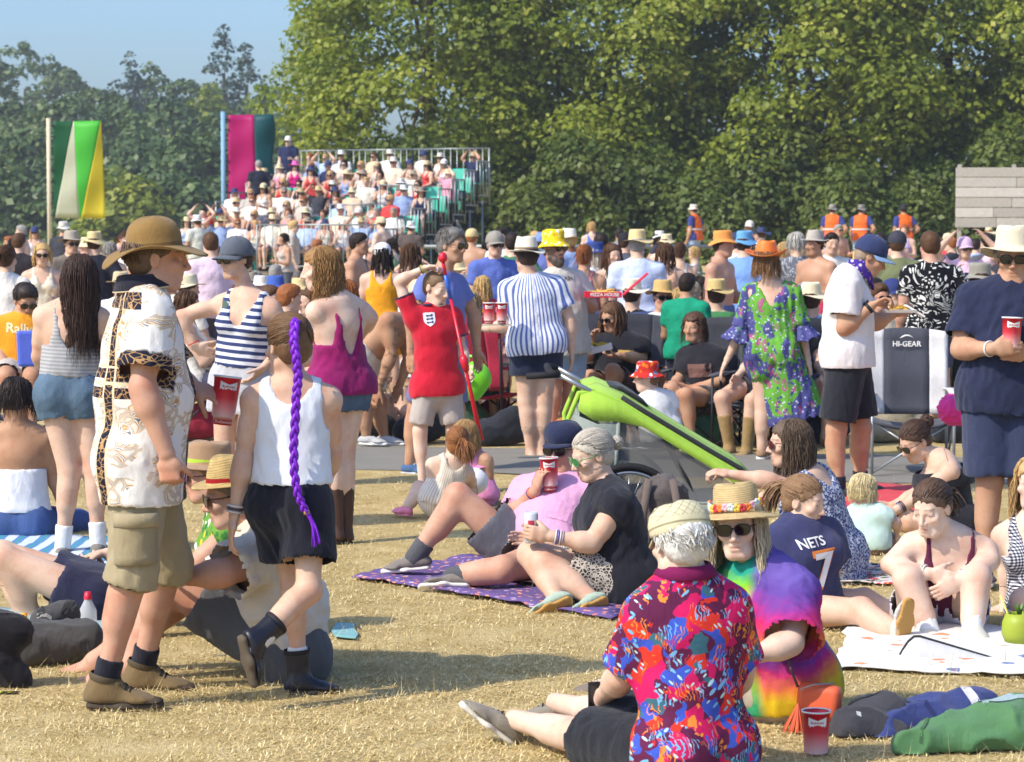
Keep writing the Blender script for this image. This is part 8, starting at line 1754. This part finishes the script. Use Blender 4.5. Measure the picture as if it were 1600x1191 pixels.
for s in (-.96, .96):
    MB().tube([tp(926, 606, s), tp(902, 608, s), tp(884, 652, s), tp(896, 790, s)], .014, 8).build('frame_tube', LG if s < 0 else LG, tr, True, off=org); MB().tube([tp(936, 614, s), tp(905, 598, s), tp(872, 580, s)], .013, 8).build('handle_tube', SIL, tr, True, off=org)
MB().tube([tp(872, 580, -.96), tp(858, 577, -.96), tp(856, 577, .96), tp(872, 580, .96)], .019, 10).build('handle_grip', plain((34, 34, 38), .8, .3, 'foam_grip'), tr, True, off=org); MB().tube([tp(872, 580, -.96), tp(822, 583, -.9)], .018, 10).build('handle_grip', plain((34, 34, 38), .8, .3, 'foam_grip'), tr, True, off=org)
MB().tube([tp(1000, 812, -1.02), tp(1110, 806, -1.02), tp(1155, 792, -.9)], .014, 8).build('frame_tube', SIL, tr, True, off=org)
def wheel(c, r, parent, off, name='wheel', nsp=20):
    w_ = empty(name, c - off); w_.parent = parent; a = np.linspace(0, 2 * math.pi, 41); ring = lambda q: [V(q * math.cos(t), 0, q * math.sin(t)) for t in a]
    MB().tube(ring(r), .02, 8, False).build('tyre', plain((36, 36, 38), .85, .2, 'tyre'), w_, True); MB().tube(ring(r - .03), .010, 8, False).build('rim', SIL, w_, True); m = MB()
    for k in range(nsp): t = 2 * math.pi * k / nsp; m.tube([V(.025 * math.cos(t + .6), .015 * (-1) ** k, .025 * math.sin(t + .6)), V((r - .03) * math.cos(t), 0, (r - .03) * math.sin(t))], .0022, 4)
    m.build('spokes', SIL, w_, True); MB().tube([V(0, -.035, 0), V(0, .035, 0)], .022, 10).build('hub', SIL, w_, True)
for s in (-1.14, 1.14): wheel(V(W(978, 800, TD)[0], TD + s * tw, .27), .25, tr, org)

# ---- blankets and mats
PURP = m_floral((104, 86, 138), [(222, 150, 126), (190, 166, 190), (104, 86, 138), (116, 94, 152), (206, 126, 106)], 26, 'paisley_rug', thr=.36)
blanket([(548, 905), (955, 972), (1075, 905), (735, 872)], PURP, 'purple blanket with orange floral print under the reclining couple', bump=.016)
blanket([(720, 905), (900, 938), (960, 905), (790, 880)], m_floral((196, 140, 120), [(206, 180, 160), (150, 160, 130), (214, 130, 110)], 16), 'faded coral and sage cloth folded on the purple blanket', z=.034, bump=.012, seed=4)
MATM = m_floral((222, 220, 216), [(222, 220, 216), (226, 150, 110), (222, 220, 216), (110, 130, 170), (224, 222, 218)], 9, 'printed_mat', thr=.3, centre=(214, 120, 90))
blanket([(1296, 1050), (1620, 1060), (1650, 985), (1330, 975)], MATM, 'white printed picnic mat under the plum vest woman', bump=.014, seed=2)
fold_ = [[W(1395 + 210 * t, 1048 - 56 * math.sin(min(1, t * 5 + .0) * 1.5708) * (1 - .95 * max(0, t - .15) / .85) , 10.32) * 1.0 for t in np.linspace(0, 1, 26)], [W(1398 + 210 * t, 1048, 10.30) for t in np.linspace(0, 1, 26)]]
P = np.zeros((9, 26, 3))
for j in range(9): t = j / 8; P[j] = np.array(fold_[0]) * (1 - t) + np.array(fold_[1]) * t; P[j, :, 1] -= .05 * math.sin(t * 3.14)
o = sheet_obj('picnic_mat', P, C((214, 212, 212)), 'turned-up white mat edge with black binding at the right', 'mat'); MB().tube(P[0], .008, 6).build('binding', BKN, o, True, off=V(*o.location))
blanket([(1316, 800), (1460, 815), (1450, 762), (1330, 758)], C((206, 40, 52)), 'red blanket beside the toddler', bump=.02, seed=6); blanket([(1290, 912), (1440, 918), (1440, 890), (1310, 885)], m_floral((206, 196, 190), [(206, 60, 90), (90, 110, 90), (70, 60, 80)], 18), 'floral picnic blanket behind the jersey girl', seed=7)
blanket([(-60, 880), (170, 890), (190, 845), (-20, 838)], stripes((90, 130, 180), (196, 206, 210), .12, 0, 'pc', .5, 'striped_blanket', (60, 150, 150)), 'blue striped blanket under the bare-backed woman', seed=8)
blanket([(-40, 1000), (200, 1012), (210, 968), (-20, 955)], C((150, 176, 176)), 'pale teal blanket under the person lying down', seed=9); blanket([(520, 1000), (556, 1003), (558, 980), (524, 978)], C((120, 176, 180)), 'small teal mat behind the purple braid girl', seed=3, bump=.006)
blanket([(520, 685), (640, 690), (650, 660), (540, 656)], m_floral((214, 212, 220), [(206, 70, 80), (150, 160, 200), (214, 212, 220)], 7), 'white and red blanket beyond the path behind the boy', seed=5)
# ---- soft bags and clothes on the ground
def lump(name, label, cat, caps_, mat, vox=.012, fold=.008, wl=.12, seed=0, floor=.006, group=None, crease=1.0):
    F = Field(); pts = [(V(*a), V(*b), r1, r2) for a, b, r1, r2 in caps_]
    for a, b, r1, r2 in pts: F.cap(a, b, r1, r2, k=.05)
    v_, q = F.mesh(vox); n_ = vnorm(v_, q); a = wob(v_, wl, seed); b = wob(v_, wl * .4, seed + 2); v_ = v_ + n_ * ((1 - np.abs(a)).clip(0) ** 3 * fold * 1.5 + (1 - np.abs(b)).clip(0) ** 3 * fold * .6 * crease - fold)[:, None]; v_[:, 2] = np.maximum(v_[:, 2], floor + .004 * (v_[:, 2] < floor))
    o_ = v_.mean(0) * V(1, 1, 0); o = mk(name, v_ - o_, q, mat, attrs=dict(pc=v_ - o_)); o.location = tuple(o_); return tag(o, label, cat, group)
def gx(px, py, z=0, D=None): p = G(px, py); p[2] = z; return p
def hz(px, py, D): return W(px, py, D)
D = 8.75; NYB = 1
jk = lump('jacket', 'black jacket heaped on the grass beside the red cup', 'jacket', [(hz(1330, 1135, D), hz(1390, 1120, D + .1), .07, .075), (hz(1315, 1150, D), hz(1400, 1150, D), .05, .055), (hz(1345, 1108, D + .1), hz(1385, 1108, D + .1), .045, .05)], C((62, 62, 68), .75), .011, .012, .2, 3, crease=.3)
D = 8.8
bb = lump('rucksack', 'blue nylon bag lying on the grass beneath the green one', 'bag', [(hz(1390, 1140, D), hz(1520, 1112, D + .15), .085, .07), (hz(1440, 1115, D + .1), hz(1545, 1098, D + .2), .055, .05), (hz(1370, 1165, D - .1), hz(1400, 1160, D), .04, .06)], C((54, 66, 122), .6, name='blue_nylon'), .011, .014, .26, 5, crease=.3)
D = 8.45
gb = lump('holdall', 'crumpled green bag at the bottom right corner', 'bag', [(hz(1415, 1165, D), hz(1590, 1140, D + .1), .065, .10), (hz(1500, 1145, D + .1), hz(1640, 1115, D + .2), .07, .09), (hz(1570, 1108, D + .3), hz(1640, 1100, D + .3), .04, .05)], C((84, 128, 84), .55, name='green_nylon'), .011, .016, .3, 8, crease=.3)
def patch(ob, px, py, D_, ln, wd, ang, col, name='strap'):
    P, f = grid2(ln, wd, max(4, int(ln / .02)), max(1, int(wd / .02))); r_ = V(math.cos(ang), math.sin(ang), 0); return decal(name, P, f, W(px, py, D_), r_, V(-r_[1], r_[0], 0), ob, C(col, .7, name='webbing'), ob, .004)
patch(gb, 1555, 1112, 8.62, .16, .15, .3, (156, 176, 178), 'pale_panel'); patch(gb, 1450, 1150, 8.5, .3, .012, 1.2, (60, 96, 62), 'seam'); patch(gb, 1600, 1120, 8.6, .26, .014, 1.5, (60, 96, 62), 'seam')
patch(bb, 1505, 1100, 8.95, .03, .2, .5, (206, 204, 206), 'white_strap'); patch(bb, 1430, 1120, 8.85, .014, .2, .9, (40, 48, 96), 'seam'); patch(jk, 1350, 1120, 8.85, .22, .02, .4, (44, 44, 48), 'hem'); patch(jk, 1342, 1132, 8.72, .016, .016, 0, (206, 204, 200), 'snap')
bag_o = W(1280, 1096, 8.85); bg_ = empty('shoulder_bag', bag_o); tag(bg_, 'small orange leather shoulder bag with tassel beside the tie-dye woman', 'bag'); OL = plain((222, 100, 62), .45, .4, 'orange_leather')
b_ = MB().box((0, 0, 0), (.155, .075, .125), roty(.08) @ rotz(-.35)).build('bag_body', OL, bg_); bevel(b_, .028, 4); b_.data.polygons.foreach_set('use_smooth', np.ones(len(b_.data.polygons), bool))
MB().tube([(-.075, -.03, .045), (-.03, -.046, .066), (.05, -.02, .068)], .003, 5).build('zip', SIL, bg_, True); MB().tube([(-.075, .0, .05), (-.10, .02, .12), (-.11, .08, .22), (-.06, .12, .32)], .005, 6).build('strap', plain((90, 80, 76), .6, .3, 'strap_leather'), bg_, True)
rs = np.random.RandomState(6); P = [[V(-.078, -.04, .0) + V(.012 * a, .01 * b, 0) * t * 2.2 + V(-.012 * t, -.012 * t, -.125 * t) for t in np.linspace(0, 1, 6)] for a, b in rs.normal(0, .9, (70, 2))]; v_, f, t = strands(P, .0032, 2, 4); v_ = np.maximum(v_, V(-9, -9, .005 - bag_o[2])); mk('tassel', v_, f, OL, bg_)
cup(W(1275, 1150, 8.42), V(0, 0, 1), 'red beer cup standing on the grass beside the black jacket', k=1.03, drink=False)
D = 11.0
lb_ = lump('backpack', 'dark bag with clutter on the grass left of the bush hat man', 'bag', [(gx(40, 1040, .08), gx(130, 1035, .09), .10, .09), (gx(70, 1025, .14), gx(105, 1020, .16), .06, .06)], C((78, 76, 74), .8), .012, .006, .16, 2)
hb_ = lump('hat_bag', 'black fabric bag with neon trim at the left edge', 'bag', [(W(-6, 985, 9.7), W(22, 990, 9.7), .085, .075), (W(0, 1040, 9.7), W(28, 1060, 9.7), .075, .06)], C((30, 28, 32), .9), .012, .005, .12, 7)
lump('scarf', 'neon yellow scrap under the black bag at the left edge', 'cloth', [(W(-4, 1090, 9.55), W(26, 1092, 9.55), .022, .016)], C((206, 226, 40), .6), .008, .004, .06, 3)
patch(lb_, 60, 1010, 10.5, .03, .3, .3, (52, 50, 48)); patch(lb_, 110, 1010, 10.5, .03, .3, -.2, (52, 50, 48)); patch(lb_, 85, 1008, 10.4, .26, .012, .1, (150, 148, 140), 'zip'); patch(lb_, 50, 1020, 10.3, .07, .05, .2, (150, 120, 170), 'striped_label'); patch(hb_, 12, 975, 9.68, .2, .02, .3, (70, 66, 70))
g = NG('clear_plastic'); g.done((.86, .9, .92), .08, .5); tb_ = g.n('BsdfTransparent'); mx = g.n('MixShader'); mx.inputs[0].default_value = .4; g.t.links.new(tb_.outputs[0], mx.inputs[1]); g.t.links.new(g.b.outputs[0], mx.inputs[2]); g.t.links.new(mx.outputs[0], g.out.inputs[0]); CLEAR = g.m
o = empty('water_bottle', gx(138, 1008)); MB().lathe([(.001, .004), (.035, .003), (.038, .02), (.034, .07), (.038, .11), (.036, .15), (.016, .19), (.014, .2)], 20).build('bottle_body', CLEAR, o, True); MB().lathe([(.001, .228), (.013, .226), (.018, .2), (.018, .195)], 14).build('cap', plain((206, 30, 60), .4, .4, 'red_cap'), o, True); tag(o, 'clear water bottle with red cap left of the bush hat man', 'bottle')
o = empty('sun_cream', gx(38, 1018)); MB().lathe([(.001, 0), (.034, 0), (.036, .10), (.028, .13), (.014, .135), (.014, .16), (.001, .162)], 18).build('bottle_body', plain((236, 160, 40), .4, .4, 'orange_plastic'), o, True); tag(o, 'small orange bottle standing beside the dark bag at the left', 'bottle')
bp = lump('backpack', 'grey-brown backpack behind the leopard skirt woman', 'backpack', [(gx(1030, 905, .12), gx(1035, 905, .40), .15, .13), (gx(1000, 905, .10), gx(1065, 905, .10), .12, .12)], C((92, 84, 80), .8, name='backpack_canvas'), .013, .012, .14, 4)
for s in (-1, 1): p = gx(1030, 905, .46); MB().tube([p + V(s * .06, -.10, .05), p + V(s * .09, -.17, -.12), p + V(s * .08, -.17, -.32)], .02, 8).build('strap', C((108, 94, 86)), bp, True, off=V(*bp.location))
# pineapple-shaped woven drink tub
pt = G(1592, 1012); o = empty('drink_tub', pt + V(0, 0, .02)); m = MB().lathe([(.001, 0), (.055, 0), (.072, .04), (.07, .09), (.055, .125), (.05, .125), (.062, .05)], 24, None, 1, lambda r, z, a: (r * (1 + .03 * math.cos(12 * a) * math.cos(z * 150)), z)); m.build('tub_body', plain((150, 164, 50), .5, .4, 'woven_green'), o, True); MB().tube([V(-.01, 0, .03), V(-.08, 0, .2)], .005, 6).build('straw', plain((226, 206, 110), .4, .4, 'straw_plastic'), o, True)
for k in range(7): a = k * .9; MB().sheet([[V(math.cos(a) * .03 * t + w_ * math.sin(a), math.sin(a) * .03 * t - w_ * math.cos(a), .12 + .05 * t) for w_ in (-.012 * (1 - t), .012 * (1 - t))] for t in (0, .5, 1)]).build('leaf', plain((90, 130, 50), .5, .4, 'plastic_leaf'), o)
tag(o, 'green pineapple-shaped drink tub with yellow straw on the printed mat', 'drink tub')
# lime green case with carry handle
lc = W(741, 592, 19.4); o = empty('childs_case', lc); tag(o, 'rounded lime green plastic case with handle left of the crimson chair', 'case'); LP = plain((120, 214, 40), .35, .5, 'lime_plastic'); F = Field(); F.seg(V(-.03, 0, -.05), V(.03, 0, .02), V(1, 0, 0), (.11, .09), (.11, .09), k=.03); v_, q = F.mesh(.012); mk('case_body', v_ * V(1, .8, 1.15), q, LP, o); MB().tube([V(-.05, 0, .1), V(-.04, 0, .17), V(.04, 0, .17), V(.06, 0, .1)], .014, 8).build('handle', LP, o, True); MB().lathe([(.001, 0), (.022, 0), (.022, .006)], 14, (V(-.03, -.088, .0), V(1, 0, 0), V(0, 0, 1), V(0, -1, 0))).build('badge', WHITE, o, True)
lump('pram_bag', 'bright pink bag under the navy T-shirt man', 'bag', [(W(1490, 640, 17.6), W(1525, 645, 17.6), .11, .10)], C((226, 60, 150), .6), .014, .012, .1, 4)
# more bags and bundles between the chairs
rs = np.random.RandomState(31); bc = [((40, 42, 50), 'black'), ((150, 40, 60), 'crimson'), ((60, 80, 130), 'blue'), ((150, 140, 120), 'beige'), ((206, 204, 200), 'white'), ((70, 110, 90), 'green'), ((110, 90, 76), 'brown'), ((190, 120, 60), 'orange-brown')]; pos = ('beyond the path below %s' % a[1] for a in ANCH)
for i, (px, nm) in enumerate(((560, 'below the tattooed man'), (625, 'behind the boy, left of the toy tube'), (655, 'just behind the red shirt boy'), (770, 'behind the toy tube end'), (790, 'left of the striped shirt man'), (905, 'behind the trailer handle'), (1000, 'beneath the flower bucket hat child'), (1110, 'right of the trailer nose'), (1255, 'right of the green paisley dress'), (1395, 'under the grey camp chair'), (1500, 'below the pink bag'), (300, 'beyond the path behind the bush hat man'), (450, 'beyond the path behind the purple braid girl'), (190, 'far behind the bush hat man'), (1290, 'left of the white T-shirt man'), (720, 'under the lime green case'))):
    c, cn = bc[(i * 3) % len(bc)] if i % 2 else bc[0]; D = rs.uniform(20.9, 22.6); p = V(W(px, 400, D)[0], D, .1); w_ = rs.uniform(.08, .2)
    lump('bag', 'soft %s bag on the ground %s' % (cn, nm), 'bag', [(p - V(w_, 0, 0), p + V(w_, .05, .04), .13, .12), (p + V(0, 0, .12), p + V(w_ * .6, 0, .16), .09, .08)], C(c, .8), .022, .008, .2, i, group='bags among the crowd')
print('PROPS %.1f' % (time.time() - T00))
# ---------------------------------------------------------------- summer haze
hzb = MB().box((0, 190, 14), (330, 440, 30)).build('haze', None); tag(hzb, 'thin summer haze in the air over the whole field', 'haze', kind='stuff')
g = NG('haze_air'); g.t.nodes.remove(g.b); pv = g.n('VolumePrincipled'); pv.inputs['Color'].default_value = (1.0, .98, .95, 1); pv.inputs['Density'].default_value = .0006; pv.inputs['Anisotropy'].default_value = .35
g.t.links.new(pv.outputs[0], g.out.inputs['Volume']); hzb.data.materials.append(g.m); g.m.cycles.homogeneous_volume = True if hasattr(g.m.cycles, 'homogeneous_volume') else False
for m_ in [m for m in bpy.data.meshes if not m.users]: bpy.data.meshes.remove(m_)
print('ALL %.1f' % (time.time() - T00), 'TRIS', sum(sum(len(p.vertices) - 2 for p in m.polygons) if len(m.polygons) < 3000 else len(m.loops) - 2 * len(m.polygons) for m in bpy.data.meshes if m.users))
